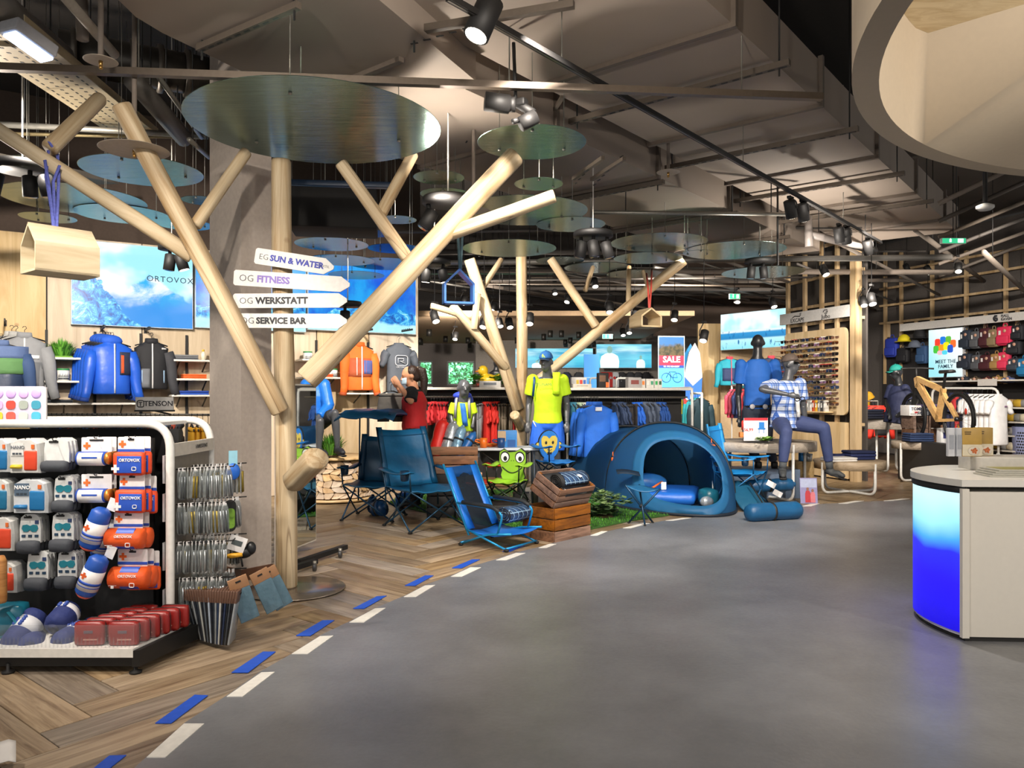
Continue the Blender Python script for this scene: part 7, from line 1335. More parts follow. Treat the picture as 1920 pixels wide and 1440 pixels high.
# backpack child mannequin
J=pj(10.3,(.25,-.96,0),pelvis=(868,800),chest=(868,770),neck=(869,748),head=(870,729,-.03),shL=(883,756),elL=(889,780,.0),wrL=(886,800,-.1),shR=(853,756),elR=(846,780,.0),wrR=(850,800,-.1),hipL=(876,803),knL=(876,840,-.1),anL=(876,870),toeL=(878,874,-.1),hipR=(860,803),knR=(860,840,-.1),anR=(860,870),toeR=(860,874,-.1))
th,Jl=fig('mannequin','small grey mannequin in lime and blue tee wearing a backpack',J);mb=MB();mb.loft(torso_rings(Jl,[(t,a*.72,b_*.72)for t,a,b_ in BODY]));JJ=dict(Jl);
hd=MB();
for n_ in 'LR':mb.tube([Jl['sh'+n_],Jl['el'+n_],Jl['wr'+n_]],[.04,.032,.022],10);mb.ball(Jl['wr'+n_],.03,8,6);mb.tube([Jl['hip'+n_],Jl['kn'+n_],Jl['an'+n_]],[.065,.045,.03],10)
head_mb(mb,Jl);mb.build('body',MANQ,th,vox=.011)
mb=MB();mb.loft(torso_rings(Jl,[(-.3,.135,.10),(.3,.125,.095),(1,.145,.105),(1.5,.12,.085),(1.75,.07,.065)]));
for n_ in 'LR':mb.tube([Jl['sh'+n_],Jl['sh'+n_].lerp(Jl['el'+n_],.85)],[.06,.062],12)
sh_=mb.build('tee_shirt',lm,th,vox=.011);mb=MB();mb.sheet([[Jl['chest']+V((-.035+.07*i/2+.01*k,-.115-.003*(1-abs(i-1)),.10-.075*k))for i in range(3)]for k in range(5)],.008,(0,-1,0));mb.build('blue_panel',FAB('2a6fc4'),sh_)
th2=thing('hiking_backpack','blue hiking backpack worn by the small mannequin','backpack',J['chest']+V((0,.16,0)));p=J['chest']+V((0,.19,.0));mb=MB();mb.box(p,(.26,.16,.40),b=.06);mb.build('bag',NY('2a3f9a'),th2,True);mb=MB();mb.ball(p+V((-.02,-.02,.20)),(.13,.09,.06),14,8);mb.build('lid',NY('2a3fb0'),th2,True)
for s_ in(-1,1):a=J['shL' if s_>0 else 'shR'];mb=MB();mb.tube(fillet([p+V((s_*.09,-.07,.16)),a+V((-s_*.025,.0,.075)),a+V((-s_*.02,-.11,.0)),a+V((-s_*.01,-.12,-.2))],.05),.018,6,fl=.4);mb.build('strap',C('8a8c90',.6),th2,True)
# saleswoman
J=pj(9.3,(-.97,-.25,-.22),pelvis=(777,798),chest=(777,752),neck=(776,728),head=(770,706),shR=(771,737,-.17),elR=(768,766,-.22),wrR=(749,723,-.2),shL=(781,736,.17),elL=(768,762,.2),wrL=(746,727,.02),hipL=(779,802,.09),knL=(777,868,.08),anL=(781,936,.1),toeL=(758,946,.1),hipR=(775,802,-.09),knR=(773,868,-.1),anR=(777,938,-.1),toeR=(754,948,-.12))
J['elR']=P(770,752,9.06);th,Jl=fig('person','woman in red vest and face mask holding grey trousers',J,'person');SKIN=C('c98f6c',.55,0,0,.04);body(Jl,SKIN,th);top(Jl,FAB('16171a'),th,'undershirt',.020,.9,-.1,neck=1.9);top(Jl,FAB('c01f24'),th,'vest',.026,0,-.35,loose=.012);pants(Jl,FAB('15161a'),th,'trousers',.014,1,.95)
for n_ in 'LR':shoe(Jl,n_,C('1c1c1e',.6),th)
f=Jl['look'].normalized();hd=Jl['head'];up=V((0,0,1));mb=MB();mb.ball(hd-f*.018+up*.042,(.09,.098,.092),16,10);mb.ball(hd-f*.05-up*.0,(.075,.085,.09),14,9);mb.tube([hd-f*.10+up*.07,hd-f*.15+up*.05,hd-f*.17-up*.08,hd-f*.16-up*.24,hd-f*.15-up*.34],[.035,.045,.05,.04,.008],10);mb.build('hair',C('2a1a12',.5,0,0,.2,.4,60),th,vox=.010)
mb=MB();sd=f.cross(up).normalized();mb.sheet([[hd+f*(.108-.05*abs(a)**2)+sd*a*.07+up*(.0-.028*k)for a in[i/4-1 for i in range(9)]]for k in range(4)],.004,tuple(f));mb.build('face_mask',C('b8d4e6',.6),th)
for s_ in(-1,1):mb=MB();mb.ball(hd+f*.086+sd*s_*.032+up*.026,(.008,.008,.007),8,6);mb.build('eye',C('1a1410',.3),th);mb=MB();mb.tube([hd+f*.092+sd*s_*.018+up*.044,hd+f*.086+sd*s_*.048+up*.044],.004,5);mb.build('eyebrow',C('2a1a12',.6),th)
trousers('trousers','grey trousers held up by the woman in the red vest','trousers',U(733,718,9.35,.1),'5b5752',.34,.34,.05)
# standing mannequin seen from behind
J=pj(10.9,(.25,.97,0),pelvis=(1420,766),chest=(1420,706),neck=(1420,664),head=(1421,644,.02),shL=(1389,684),elL=(1384,742,.06),wrL=(1387,782,-.04),shR=(1452,684),elR=(1462,738,.05),wrR=(1448,764,-.15),hipL=(1406,770),knL=(1404,826,.03),anL=(1422,868),toeL=(1420,874,.2),hipR=(1434,770),knR=(1438,826,.02),anR=(1452,868),toeR=(1452,875,.2))
th,Jl=fig('mannequin','standing dark mannequin in blue tee seen from behind',J);body(Jl,MANK,th);top(Jl,FAB('1f5fb4'),th,'tee_shirt',.018,.60,-.02,loose=.006);pants(Jl,FAB('343c4c'),th,'trousers',.016,1,.92)
for n_ in 'LR':shoe(Jl,n_,C('101114',.6),th)
mb=MB();mb.loft(torso_rings(Jl,[(.03,.196,.148),(.11,.190,.142)],24));bl_=mb.build('belt',C('14161a',.5),th);p=Jl['pelvis']
for x,r_ in((-.12,.0),(.06,.05)):mb=MB();mb.lathe([(.004,0),(.035,0),(.035,.008),(.004,.008)],p+V((x,-.155,.03)),14,MX.Rotation(PI/2,4,'X'));mb.build('white_tag',WCARD,bl_)
zp=P(0,878,10.9).z;mb=MB();mb.box((P(1425,0,11).x,11.0,zp/2),(.95,.55,zp),b=.01);one('podium',mb,C('5a6a80',.4),'blue grey podium under the mannequin seen from behind','podium')
# seated mannequin in plaid
J=pj(10.3,(.80,-.55,.12),pelvis=(1472,788),chest=(1474,742),neck=(1477,706),head=(1482,685),shR=(1450,722,-.05),elR=(1428,730,-.30),wrR=(1478,740,-.42),shL=(1500,720,.06),elL=(1506,764,.1),wrL=(1510,790,-.05),hipR=(1462,793),knR=(1474,810,-.45),anR=(1467,880,-.42),toeR=(1468,891,-.60),hipL=(1488,792),knL=(1545,802,-.25),anL=(1556,880,-.15),toeL=(1578,891,-.26))
th,Jl=fig('mannequin','seated grey mannequin in blue plaid shirt holding sunglasses',J);body(Jl,MANQ,th);top(Jl,FAB('e4e4e2'),th,'white_tee',.010,.3,-.1);pl_=top(Jl,tartan(11,'d4dce8','2f6fc8','1f4fa0',1),th,'plaid_shirt',.022,.66,-.30,loose=.01);pants(Jl,FAB('3a4670'),th,'trousers',.018,1,.80);cap(Jl,th,'5d5048','4a4038')
f=Jl['look'].normalized();c=Jl['chest'];mb=MB();mb.sheet([[c+V((.045+.05*i/3+.02*k*.3,-.165-.012*(1-abs(i-1.5)/1.5)-.006*k,.12-.10*k))for i in range(4)]for k in range(5)],.012,(0,-1,0));mb.build('tee_front',FAB('e4e4e2'),th)
hd=Jl['head'];sd=f.cross(up).normalized();mb=MB();mb.sheet([[hd+f*(.10-.035*abs(a)**2)+sd*a*.078+up*(.035-.036*k*(1-.2*abs(a)))for a in[i/4-1 for i in range(9)]]for k in range(2)],.005,tuple(f));mb.build('sunglasses',C('0c0c0e',.1),th)
p=Jl['wrR']+(Jl['wrR']-Jl['elR']).normalized()*.10;mb=MB();mb.tube([p+V((.0+.03*math.cos(t),-.03,-.04+.022*math.sin(t)))for t in[2*PI*k/12 for k in range(12)]],.006,6,True);mb.tube([p+V((.065+.03*math.cos(t),-.03,-.03+.022*math.sin(t)))for t in[2*PI*k/12 for k in range(12)]],.006,6,True);mb.tube([p+V((.02,-.03,-.035)),p+V((.04,-.03,-.03))],.005,5);mb.tube([p+V((-.03,-.03,-.04)),p+V((-.02,.03,.0))],.004,5);mb.build('held_sunglasses',C('141416',.2),th)
for n_ in 'LR':shoe(Jl,n_,C('3c3f40',.65),th);a,k_=Jl['an'+n_],Jl['kn'+n_];mb=MB();mb.tube([a,a.lerp(k_,.2)],[.044,.05],12);mb.build('sock',FAB('45494c'),th)
# shoppers far away
for lb,x,y0,y1,cols_,lk in[('far shopper in dark clothes with grey day pack',1328,724,842,('3a4452','1d2430'),(-.1,1,0)),('far child in navy beside the shopper with day pack',1365,735,836,('1d2a4a','1a2032'),(.9,.3,-.2))]:
 Yp=H*F/(y1-HY);k=(y1-y0)/F*Yp/1.76;J=joints();b0=V(((x-960)/F*Yp,Yp,0));Q=MX.Rotation(math.atan2(lk[0],-lk[1]),3,'Z');J={a:(b0+Q@v*k if a!='look' else V(lk))for a,v in J.items()}
 th,Jl=fig('person',lb,J,'person');body(Jl,C('b58a6e',.6),th,.016);top(Jl,FAB(cols_[0]),th,'jacket',.025,1,-.3,.9,.016);pants(Jl,FAB(cols_[1]),th,'trousers',.02,1,.95,.016);mb=MB();mb.ball(Jl['head']+up*.03,(.095,.11,.105),12,8);mb.build('hair',C('2a221c',.6),th)
 if 'shopper in' in lb:mb=MB();mb.box(Jl['chest']+V((.02,-.2,.02)),(.28,.16,.42),b=.06);mb.build('day_pack',FAB('5d6670'),th)
 for n_ in 'LR':shoe(Jl,n_,C('d8d8d6',.6),th)
# ================================================================ RIGHT SIDE
def tubeleg(th,pts,r=.02,nm='leg',m=None):mb=MB();mb.tube(fillet(pts,.12,6),r,10);mb.build(nm,m or TUBE,th)
TT=WOOD('b8a58c','9c8a72',(3,30,30),.5,.05,False);TTB=C('bdae9a',.5)
def round_table(label,x,y,Y,r,hh,zt_,sx=1.0,legs=True,rz=0):
 p=P(x,y,Y);th=thing('display_table',label,'table',M=MX.Translation((p.x,p.y,0))@MX.Rotation(rz,4,'Z'));mb=MB();mb.lathe([(.01,zt_-hh),(r,zt_-hh),(r,zt_-.004),(r-.004,zt_),(.01,zt_)],n=48,sx=sx);mb.sm=[len(f)==4 for f in mb.f];mb.build('drum_top',TT,th)
 if legs:
  for a in(0,PI/2):c_,s_=math.cos(a+.35)*sx,math.sin(a+.35);q=r*.98;tubeleg(th,[(c_*q,s_*q,zt_-.02),(c_*q,s_*q,.025),(-c_*q,-s_*q,.025),(-c_*q,-s_*q,zt_-.02)])
 return th
zt1=P(0,828,10.7).z;round_table('big round display table the plaid mannequin sits on',1425,830,10.9,.62,.13,zt1,1.25);zt2=P(0,864,11.2).z;round_table('low round table with white legs and folded shirts',1592,862,11.35,.50,.12,zt2)
bm_=WM[bpy.data.objects['display_table']]
folded('',MX.Translation((P(1570,0,11.2).x,11.15,zt2))@MX.Rotation(.2,4,'Z'),('e6e4e0','dedcd8'),.42,.30,2,.03,labels=['lower white folded tee on the low round table','upper white folded tee on the low round table']);folded('',MX.Translation((P(1610,0,11.45).x,11.45,zt2))@MX.Rotation(.1,4,'Z'),('1f2a56','25305e','1c264c'),.40,.28,3,.045,labels=['bottom navy folded jeans on the low round table','middle navy folded jeans on the low round table','top navy folded jeans on the low round table']);folded('navy folded tee beside the navy jeans stack',MX.Translation((P(1578,0,11.6).x,11.6,zt2+.0)),('222c58',),.3,.24,1,.07)
zq=zt1
th=thing('price_sign','white price sign with red header and blue chair picture','sign',M=MX.Translation(P(1417,826,10.35))@MX.Rotation(.05,4,'Z'));k=10.35/F;mb=MB();mb.box((0,0,21*k),(46*k,.008,43*k));mb.build('card',C('f0eeea',.4),th);mb=MB();mb.box((0,-.005,40*k),(45*k,.003,5*k));mb.build('red_header',C('c8303a',.5),th);text('56,99',WM[th]@MX.Translation((-14*k,-.006,20*k)),8*k,C('c8303a',.5),th,bold=.001);mb=MB();mb.box((11*k,-.005,29*k),(10*k,.003,11*k));mb.box((11*k,-.005,22*k),(14*k,.003,3*k));mb.box((6*k,-.005,18*k),(1*k,.003,9*k));mb.box((15*k,-.005,18*k),(1*k,.003,9*k));mb.build('chair_picture',C('2a7fd0',.5),th)
plant('bright green succulent beside the price sign',MX.Translation(P(1432,827,10.3)),.12,.06,50,('8fc04a','a8d060','6a9a38'),leaf=.05,nm='succulent',pot=None)
mb=MB();p=P(1391,815,10.4);mb.box(p,(.07,.07,.07),b=.008);one('small_orange_box',mb,C('e8833a',.5),'small orange box left of the price sign','box');mb=MB();mb.lathe([(.01,0),(.03,0),(.03,.1),(.02,.13),(.01,.13)],P(1394,806,10.6),14);one('spray_bottle',mb,C('d8443a',.4),'small red bottle behind the orange box','bottle')
# stump, bottle, tin, poster
p=G(1502,925);th=thing('wooden_stump','pale cork covered stump under the plaid mannequin','stump',p);mb=MB();zs=P(0,864,p.y).z;mb.lathe([(.01,0),(.185,0),(.18,.05),(.175,zs-.01),(.165,zs),(.01,zs)],p,32);mb.build('stump_body',WOOD('c4a878','a88a58',(20,20,20),.8,0,False),th,True)
th=thing('water_bottle','blue water bottle standing on the stump','bottle',M=MX.Translation((p.x-.0,p.y-.02,zs)));mb=MB();mb.lathe([(.005,0),(.042,0),(.044,.02),(.044,.19),(.03,.21),(.03,.22)],n=18);mb.build('flask',C('1f86d8',.35),th);mb=MB();mb.lathe([(.033,.215),(.035,.25),(.005,.252)],n=14);mb.build('cap',C('1a6fc0',.4),th)
th=thing('cooking_pot','grey lidded pot beside the blue bottle on the stump','pot',M=MX.Translation((p.x+.07,p.y-.07,zs)));mb=MB();mb.lathe([(.005,0),(.06,0),(.065,.09),(.005,.09)],n=20);mb.build('pot',C('8f9498',.35,.5),th);mb=MB();mb.lathe([(.068,.09),(.066,.11),(.02,.115),(.005,.13)],n=20);mb.build('lid',C('6b7076',.35,.5),th)
th=thing('small_poster','small violet poster with two hikers leaning at the stump','poster',M=MX.Translation(G(1517,944))@MX.Rotation(-.05,4,'Z')@MX.Rotation(-.12,4,'X'));k=10.2/F;mb=MB();mb.box((0,0,24*k),(32*k,.01,48*k));mb.build('sheet',C('8a86b0',.5),th);mb=MB();mb.box((0,-.006,38*k),(30*k,.002,16*k));mb.build('pale_sky',C('a8b0cc',.5),th)
for x,c,s_ in((-2,'b0303a',1.0),(7,'c8707a',.9)):mb=MB();mb.prism([((x+a*s_)*k,b_*s_*k)for a,b_ in[(-5,2),(-5,18),(-3,24),(3,24),(5,18),(5,2)]],.004,MX.Translation((0,-.011,0)));mb.build('printed_jacket',C(c,.6),th);mb=MB();mb.prism([((x+a)*k,(27*s_+b_)*k)for a,b_ in ell(0,0,2.4,3,12)],.004,MX.Translation((0,-.011,0)));mb.build('printed_head',C('8a5f4c',.6),th)
# ---------------------------------------------------------------- sunglasses wall
sw=thing('sunglasses_wall','pale plywood board for sunglasses in a timber frame','display wall',SW.p(1530,740)*V((1,1,0)));a=SW.p(1471,767);c=SW.p(1588,781);d=(c-a).to_2d().length;zb_,zt_b=min(a.z,c.z)+.02,SW.p(1471,626).z;M_=MX.Translation((a.x,a.y,0))@MX.Rotation(SW.rz,4,'Z');I_=WM[sw].inverted()
mb=MB();mb.T=I_@M_;mb.prism([(d/2+x,(zb_+zt_b)/2+z)for x,z in rrect(d,zt_b-zb_,.10)],.035);mb.build('plywood_board',WOOD('d8c19a','c0a678',(2,9,1),.55,0,False),sw)
def tim(p,q,wd=.06,dp=.06,m=STUD):mb=MB();p,q=V(p),V(q);t=q-p;mb.T=I_@M_;mb.box((p+q)/2,(wd,dp,t.length)if abs(t.z)>.1 else(t.length,dp,wd));mb.build('timber',m,sw)
for x in(-.05,.42,.86,1.24,d+.06):tim((x,.12,0),(x,.12,4.2))
for x in(d+.18,):tim((x,.02,0),(x,.02,4.2),.13,.13)
for z in(2.74,3.05,3.55,4.1,.95):tim((-.1,.16,z),(d+.2,.16,z),.05)
mb=MB();mb.T=I_@M_;mb.box((d/2,.28,2),(d+.3,.04,4));mb.build('dark_backing',C('4c4743',.8),sw);mb=MB();mb.T=I_@M_;mb.box((d/2,.1,.5),(d,.3,.95));mb.build('base_cabinet',PLY,sw)
mb=MB();mb.T=I_@M_;mb.box((d/2+.03,-.02,2.86),(d+.22,.05,.20));hb=mb.build('header_board',C('c4c2be',.5),sw)
for f_,s1_,lg_ in((.26,'EXCAPE',0),(.72,'Julbo',1)):
 text(s1_,M_@MX.Translation((d*f_,-.048,2.81)),.105,C('1b1b1f',.5),hb,world=True)
 mb=MB();mb.T=WM[hb].inverted()@M_;mb.tube([(d*f_+x*.08,-.048,2.88+z*.05)for x,z in([(-1.6,-.2),(-.8,.25),(0,.05),(.8,-.05),(1.2,.5),(.8,.8),(1.3,1.0)]if not lg_ else[(-.8,.2),(-.5,.9),(.4,.9),(.5,.3),(-.1,.3),(.5,.2),(.3,-.3),(-.4,-.2)])],.008,5);mb.build('emblem',C('1b1b1f',.5),hb)
gl=[]
for i,(c,lc)in enumerate([('17171a','1a1a1e'),('2a1c14','3a241a'),('8a5a2a','4a2a1a'),('c0b090','6a4a3a'),('1a2a5a','20304a'),('d8d8d4','8a6a8a'),('a02a2a','2a1a1a'),('3a3a3a','7a5a2a')]):
 t=thing('sunglasses','','sunglasses',group='sunglasses on the plywood board');mb=MB()
 for s_ in(-1,1):mb.prism([(s_*.036+x,z)for x,z in rrect(.058,.042,.018,2)],.006)
 mb.build('lenses',C(lc,.1),t);mb=MB();mb.tube([(-.066,.002,.014),(-.02,-.003,.018),(.02,-.003,.018),(.066,.002,.014)],.005,5);mb.tube([(-.066,.002,.014),(-.062,-.09,.01)],.003,4);mb.tube([(.066,.002,.014),(.062,-.09,.01)],.003,4);mb.build('frame',C(c,.25),t);gl.append(t)
nr,nc=13,10;used=set();rn=['top','second','third','fourth','fifth','sixth','seventh','eighth','ninth','tenth','eleventh','twelfth','bottom']
cn=['black','dark brown','amber','cream','navy','clear','red','charcoal']
for r_ in range(nr):
 mb=MB();mb.T=I_@M_
 for k in range(nc):
  v=(k*3+r_*5+(k*r_)%7)%8;T=M_@MX.Translation((.15+k*(d-.28)/(nc-1),-.14,zt_b-.17-r_*(zt_b-zb_-.36)/(nr-1)))@MX.Rotation(R.uniform(-.12,.12),4,'Z')@MX.Scale(1.32,4);lb='%s sunglasses in the %s row of the plywood board, %s in the row'%(cn[v],rn[r_],nth(k))
  if v not in used:used.add(v);t=gl[v];t.matrix_world=T;WM[t]=T;t['label']=lb
  else:dup(gl[v],T,lb)
mb=MB();mb.T=I_@M_;mb.box((d*.66,-.12,1.15),(.5,.2,.02));sb_=mb.build('ledge',PINEX,sw)
for k in range(7):carton('slim accessory box on the ledge below the sunglasses, %s'%['leftmost','second','third','fourth','fifth','sixth','rightmost'][k],M_@MX.Translation((d*.66-.21+k*.07,-.14,1.16)),.05,.08,.19,['9a9a98','c8c8c4','b04a2a','c89a2a','8a8a88','3a3a3c','c0beb8'][k],'e0e0dc')
# jackets and rack by the sail screen
for lb,x,y,Yq,c,sc_,pn in[('teal and navy kids jacket hanging under the sailing screen',1368,664,18.0,'1f94a8','1f94a8',[(-.2,-.22,.2,-.52,'27365c')]),('navy jacket with red collar behind the blue tee mannequin',1446,662,17.5,'27304c','27304c',[])]:garment('kids_jacket',lb,'jacket',U(x,y,Yq,.1),c,.62,.62,.55,.1,collar='c83a4a',zipc='d84a5a',panels=pn,sleeve_col=sc_,n=16)
mb=MB();mb.box((P(1420,0,18.2).x,18.3,P(0,717,18.2).z),(1.7,.3,.03));one('wall_shelf',mb,WSH,'white shelf under the jackets below the sailing screen','shelf')
ra2,rb2=P(1372,722,16.8),P(1412,722,16.0);rail('white clothes rack left of the blue tee mannequin',ra2,rb2,.018,TUBE);row2=['e0506a','8a2a3a','23305c','2a3a6a','a02a34','2c3a5c','1f2a4c']
for k,c in enumerate(row2):garment('hanging_shirt','%s top on the rack behind the blue tee mannequin'%['coral','wine','navy','blue navy','red','slate blue','dark navy'][k],'shirt',MX.Translation(ra2.lerp(rb2,.06+k*.14))@MX.Rotation(.5+.1*k,4,'Z'),c,.42,.6,.4,.05,n=12)
ra3,rb3=P(1296,737,15.5),P(1316,738,14.2);rail('white tube clothes rack left of the far shoppers',ra3,rb3,.022,TUBE)
for k,c in enumerate(['2aa0a8','1f8f9a','16323c']):garment('hanging_jacket','%s jacket on the rack left of the far shoppers'%['light teal','teal','dark teal'][k],'jacket',MX.Translation(ra3.lerp(rb3,.15+.25*k)+V((.05,0,0)))@MX.Rotation(.4,4,'Z'),c,.5,.95,.6,.08,n=14)
# ---------------------------------------------------------------- table group with teal cap bust, crate, bike
zt3=P(0,785,14.5).z;th=thing('display_table','tall beige table with white legs beside the timber post','table',P(1662,740,14.5)*V((1,1,0)));a,c=P(1613,785,14.6),P(1708,787,14.3);d_=c-a;mb=MB();mb.T=WM[th].inverted();mb.box(((a.x+c.x)/2,(a.y+c.y)/2+.2,zt3-.10),(d_.length,.7,.20),math.atan2(d_.y,d_.x),.02);mb.build('table_top',TT,th)
for x in(1622,1665,1703):q=P(x,740,14.2)-WM[th].translation;q.z=0;tubeleg(th,[q+V((0,0,zt3-.02)),q+V((0,0,.03)),q+V((.05,.55,.03)),q+V((.05,.55,zt3-.05))])
zt4=P(0,828,12.8).z;round_table('lower beige round table in front of the bicycle',1728,828,12.9,.46,.12,zt4)
folded('',MX.Translation((P(1636,0,14.3).x,14.4,zt3)),('171b2c','1c2136','171b2c','20263c'),.44,.3,4,.045,labels=['bottom dark folded trousers beside the teal cap bust','second dark folded trousers beside the teal cap bust','third dark folded trousers beside the teal cap bust','top dark folded trousers beside the teal cap bust'])
J=pj(13.6,(-.95,.15,-.12),pelvis=(1678,782),chest=(1684,744),neck=(1686,719),head=(1681,700),shL=(1671,729,.12),elL=(1664,754,.1),wrL=(1668,774,-.1),shR=(1697,729,-.12),elR=(1708,754,-.15),wrR=(1690,773,-.3),hipL=(1672,784,.05),knL=(1640,790,.0),anL=(1640,830),toeL=(1632,836),hipR=(1682,784,-.05),knR=(1650,790,-.2),anR=(1650,830,-.2),toeR=(1642,836,-.2))
th,Jl=fig('mannequin','dark mannequin bust in navy polo and teal cap',J);body(Jl,MANK,th,legs=False);top(Jl,FAB('1a2140'),th,'polo_shirt',.02,.8,-.3,loose=.01);cap(Jl,th,'12857a','0e7a70');mb=MB();mb.box(Jl['chest']+V((.03,-.16,.06)),(.02,.004,.015));mb.build('chest_logo',WCARD,th)
box_crate('brown upright crate holding folded jeans',MX.Translation((P(1729,0,12.75).x,12.75,zt4))@MX.Rotation(.1,4,'Z'),.50,.34,P(0,779,12.75).z-zt4,2,WOOD('7a5230','4f3018',(3,16,26),.55,.14),open_front=True)
folded('',MX.Translation((P(1722,0,12.6).x,12.62,zt4+.015)),('26385c','2c4068','22345a','2a3c60'),.40,.28,4,.035,labels=['bottom folded jeans in the upright crate','second folded jeans in the upright crate','third folded jeans in the upright crate','top folded jeans in the upright crate'])
zk=P(0,779,12.75).z;th=thing('shoe_box','white lettered shoe box on the upright crate','box',M=MX.Translation((P(1721,0,12.6).x,12.62,zk))@MX.Rotation(.08,4,'Z'));mb=MB();mb.box((0,.1,.085),(.30,.26,.17),b=.003);mb.build('box',C('e4e2e0',.4),th);text('TOMMY',WM[th]@MX.Translation((0,-.033,.11)),.07,C('1a1d3a',.5),th,bold=.0015);text('JEANS',WM[th]@MX.Translation((.055,-.033,.045)),.055,C('1a1d3a',.5),th,bold=.001);mb=MB();mb.box((-.04,-.033,.055),(.05,.003,.025));mb.build('red_flag',C('c02a30',.5),th);mb=MB();mb.box((-.09,-.033,.03),(.10,.003,.006));mb.build('rule',C('1a1d3a',.5),th)
th=thing('shoulder_bag','black belt bag beside the white shoe box','bag',M=MX.Translation((P(1746,0,12.5).x,12.6,zk)));mb=MB();mb.box((0,.05,.07),(.24,.14,.14),b=.02);mb.build('bag',C('1c1d22',.5),th);mb=MB();mb.box((-.03,-.025,.07),(.05,.01,.12));mb.build('strap',C('55585e',.5),th);mb=MB();mb.box((-.03,-.032,.09),(.07,.008,.03));mb.build('buckle',C('2a2b30',.3),th)
folded('violet folded cap bag on top of the black belt bag',MX.Translation((P(1742,0,12.6).x,12.65,zk+.14)),('3a2f52',),.26,.2,1,.05,cat='folded clothes');
for k in range(2):carton('white striped box beside the lower beige table, %s'%['front','rear'][k],MX.Translation((P(1771+12*k,0,12.3).x,12.3+.2*k,zt4)),.18,.12,.24,'e4e4e4','3a3f7a')
bz=.52;rear,fr=P(1797,786,11.6),P(1712,755,12.9);fr.z=rear.z-.02;dx=(fr-rear);dx.z=0;bl_=dx.length;dx.normalize();dyv=V((0,0,1)).cross(dx);Mb=MX(((dx.x,dyv.x,0,rear.x),(dx.y,dyv.y,0,rear.y),(0,0,1,rear.z),(0,0,0,1)));bk=thing('bicycle','bicycle with thick wooden frame and black tyres','bicycle',M=Mb);k=bl_/1.08;WF=WOOD('d8b074','c0935a',(6,20,20),.4,0,False)
def wheel(nm,cx,r=.385):
 mb=MB();mb.tube([(cx+r*math.cos(t),0,r*math.sin(t))for t in[2*PI*i/40 for i in range(40)]],.024,10,True);w_=mb.build(nm,C('141416',.6),bk);mb=MB();mb.tube([(cx+(r-.035)*math.cos(t),0,(r-.035)*math.sin(t))for t in[2*PI*i/40 for i in range(40)]],.014,8,True);mb.build('rim',C('2c2c30',.3,.5),w_);mb=MB()
 for i in range(24):t=2*PI*i/24;mb.tube([(cx+.03*math.cos(t+.5),.02*(-1)**i,.03*math.sin(t+.5)),(cx+(r-.04)*math.cos(t),0,(r-.04)*math.sin(t))],.002,4)
 mb.build('spokes',GALV,w_);mb=MB();mb.tube([(cx,-.05,0),(cx,.05,0)],.028,12);mb.build('hub',C('3a3a3e',.3,.7),w_)
 return w_
wheel('rear_wheel',0);wheel('front_wheel',bl_)
def bar(p,q,w1_,w2_,dp=.06,nm='wooden_tube',m=None):p,q=V((p[0]*k,0,p[1]*1.22)),V((q[0]*k,0,q[1]*1.22));t=(q-p);n_=V((-t.z,0,t.x)).normalized();mb=MB();mb.sheet([[p+n_*w1_/2+V((0,-dp/2,0)),q+n_*w2_/2+V((0,-dp/2,0))],[p-n_*w1_/2+V((0,-dp/2,0)),q-n_*w2_/2+V((0,-dp/2,0))]],dp,(0,1,0),False);mb.build(nm,m or WF,bk)
bar((.96,.52),(.34,.36),.085,.075);bar((.95,.46),(.44,-.02),.11,.10);bar((.33,.38),(.46,-.04),.08,.09);bar((.36,.34),(.04,.02),.055,.045);bar((.44,-.03),(.03,-.01),.05,.04);bar((.98,.54),(.94,.40),.10,.10)
bar((.34,.36),(.28,.585),.03,.03,.03,'seat_post',BLACK);bar((.97,.40),(1.08,0),.04,.035,.10,'fork',BLACK)
mb=MB();mb.loft([[(x*k,y,z)for y,z in[(-b_,.71),(-b_*.8,.745),(0,.755),(b_*.8,.745),(b_,.71),(0,.70)]]for x,b_ in((.12,.05),(.16,.08),(.24,.075),(.34,.03),(.42,.018))]);mb.build('saddle',C('1a1a1c',.5),bk);mb=MB();mb.tube(fillet([(.96*k,-.27,.80),(1.0*k,-.1,.81),(1.0*k,.1,.81),(.96*k,.27,.80)],.05),.014,8);mb.tube([(.99*k,0,.62),(1.0*k,0,.82)],.018,8);mb.build('handlebar',BLACK,bk);mb=MB();mb.lathe([(.02,-.01),(.09,-.01),(.09,.01),(.02,.01)],(.46*k,-.05,-.02),20,MX.Rotation(PI/2,4,'X'));mb.tube([(.46*k,-.07,-.02),(.40*k,-.08,-.17)],.012,6);mb.build('crankset',C('2a2a2c',.3,.6),bk)
mb=MB();mb.tube([(-.42*math.cos(t),0,.42*math.sin(t))for t in[-.2+.18*i for i in range(9)]],.022,8,fl=.5);mb.build('mudguard',C('1d1d20',.3),bk)
for z,c in((.12,'d83a2a'),(-.12,'e8902a')):mb=MB();mb.ball((.08 if z<0 else-.12,-.04,z*1.0),(.03,.012,.05),10,6);mb.build('reflector',C(c,.25),bk)
mb=MB();mb.box((.94*k,-.06,.50),(.10,.004,.16));mb.build('price_tag',C('b8c0d0',.4),bk);mb=MB();q=rear+V((0,0,-.39));mid=(rear+fr)/2;mb.box((mid.x,mid.y,q.z/2),(.16,bl_+.7,q.z),math.atan2(dx.y,dx.x)-PI/2,.01);one('podium',mb,C('2b2a2a',.5),'dark podium carrying the wooden bicycle','podium')
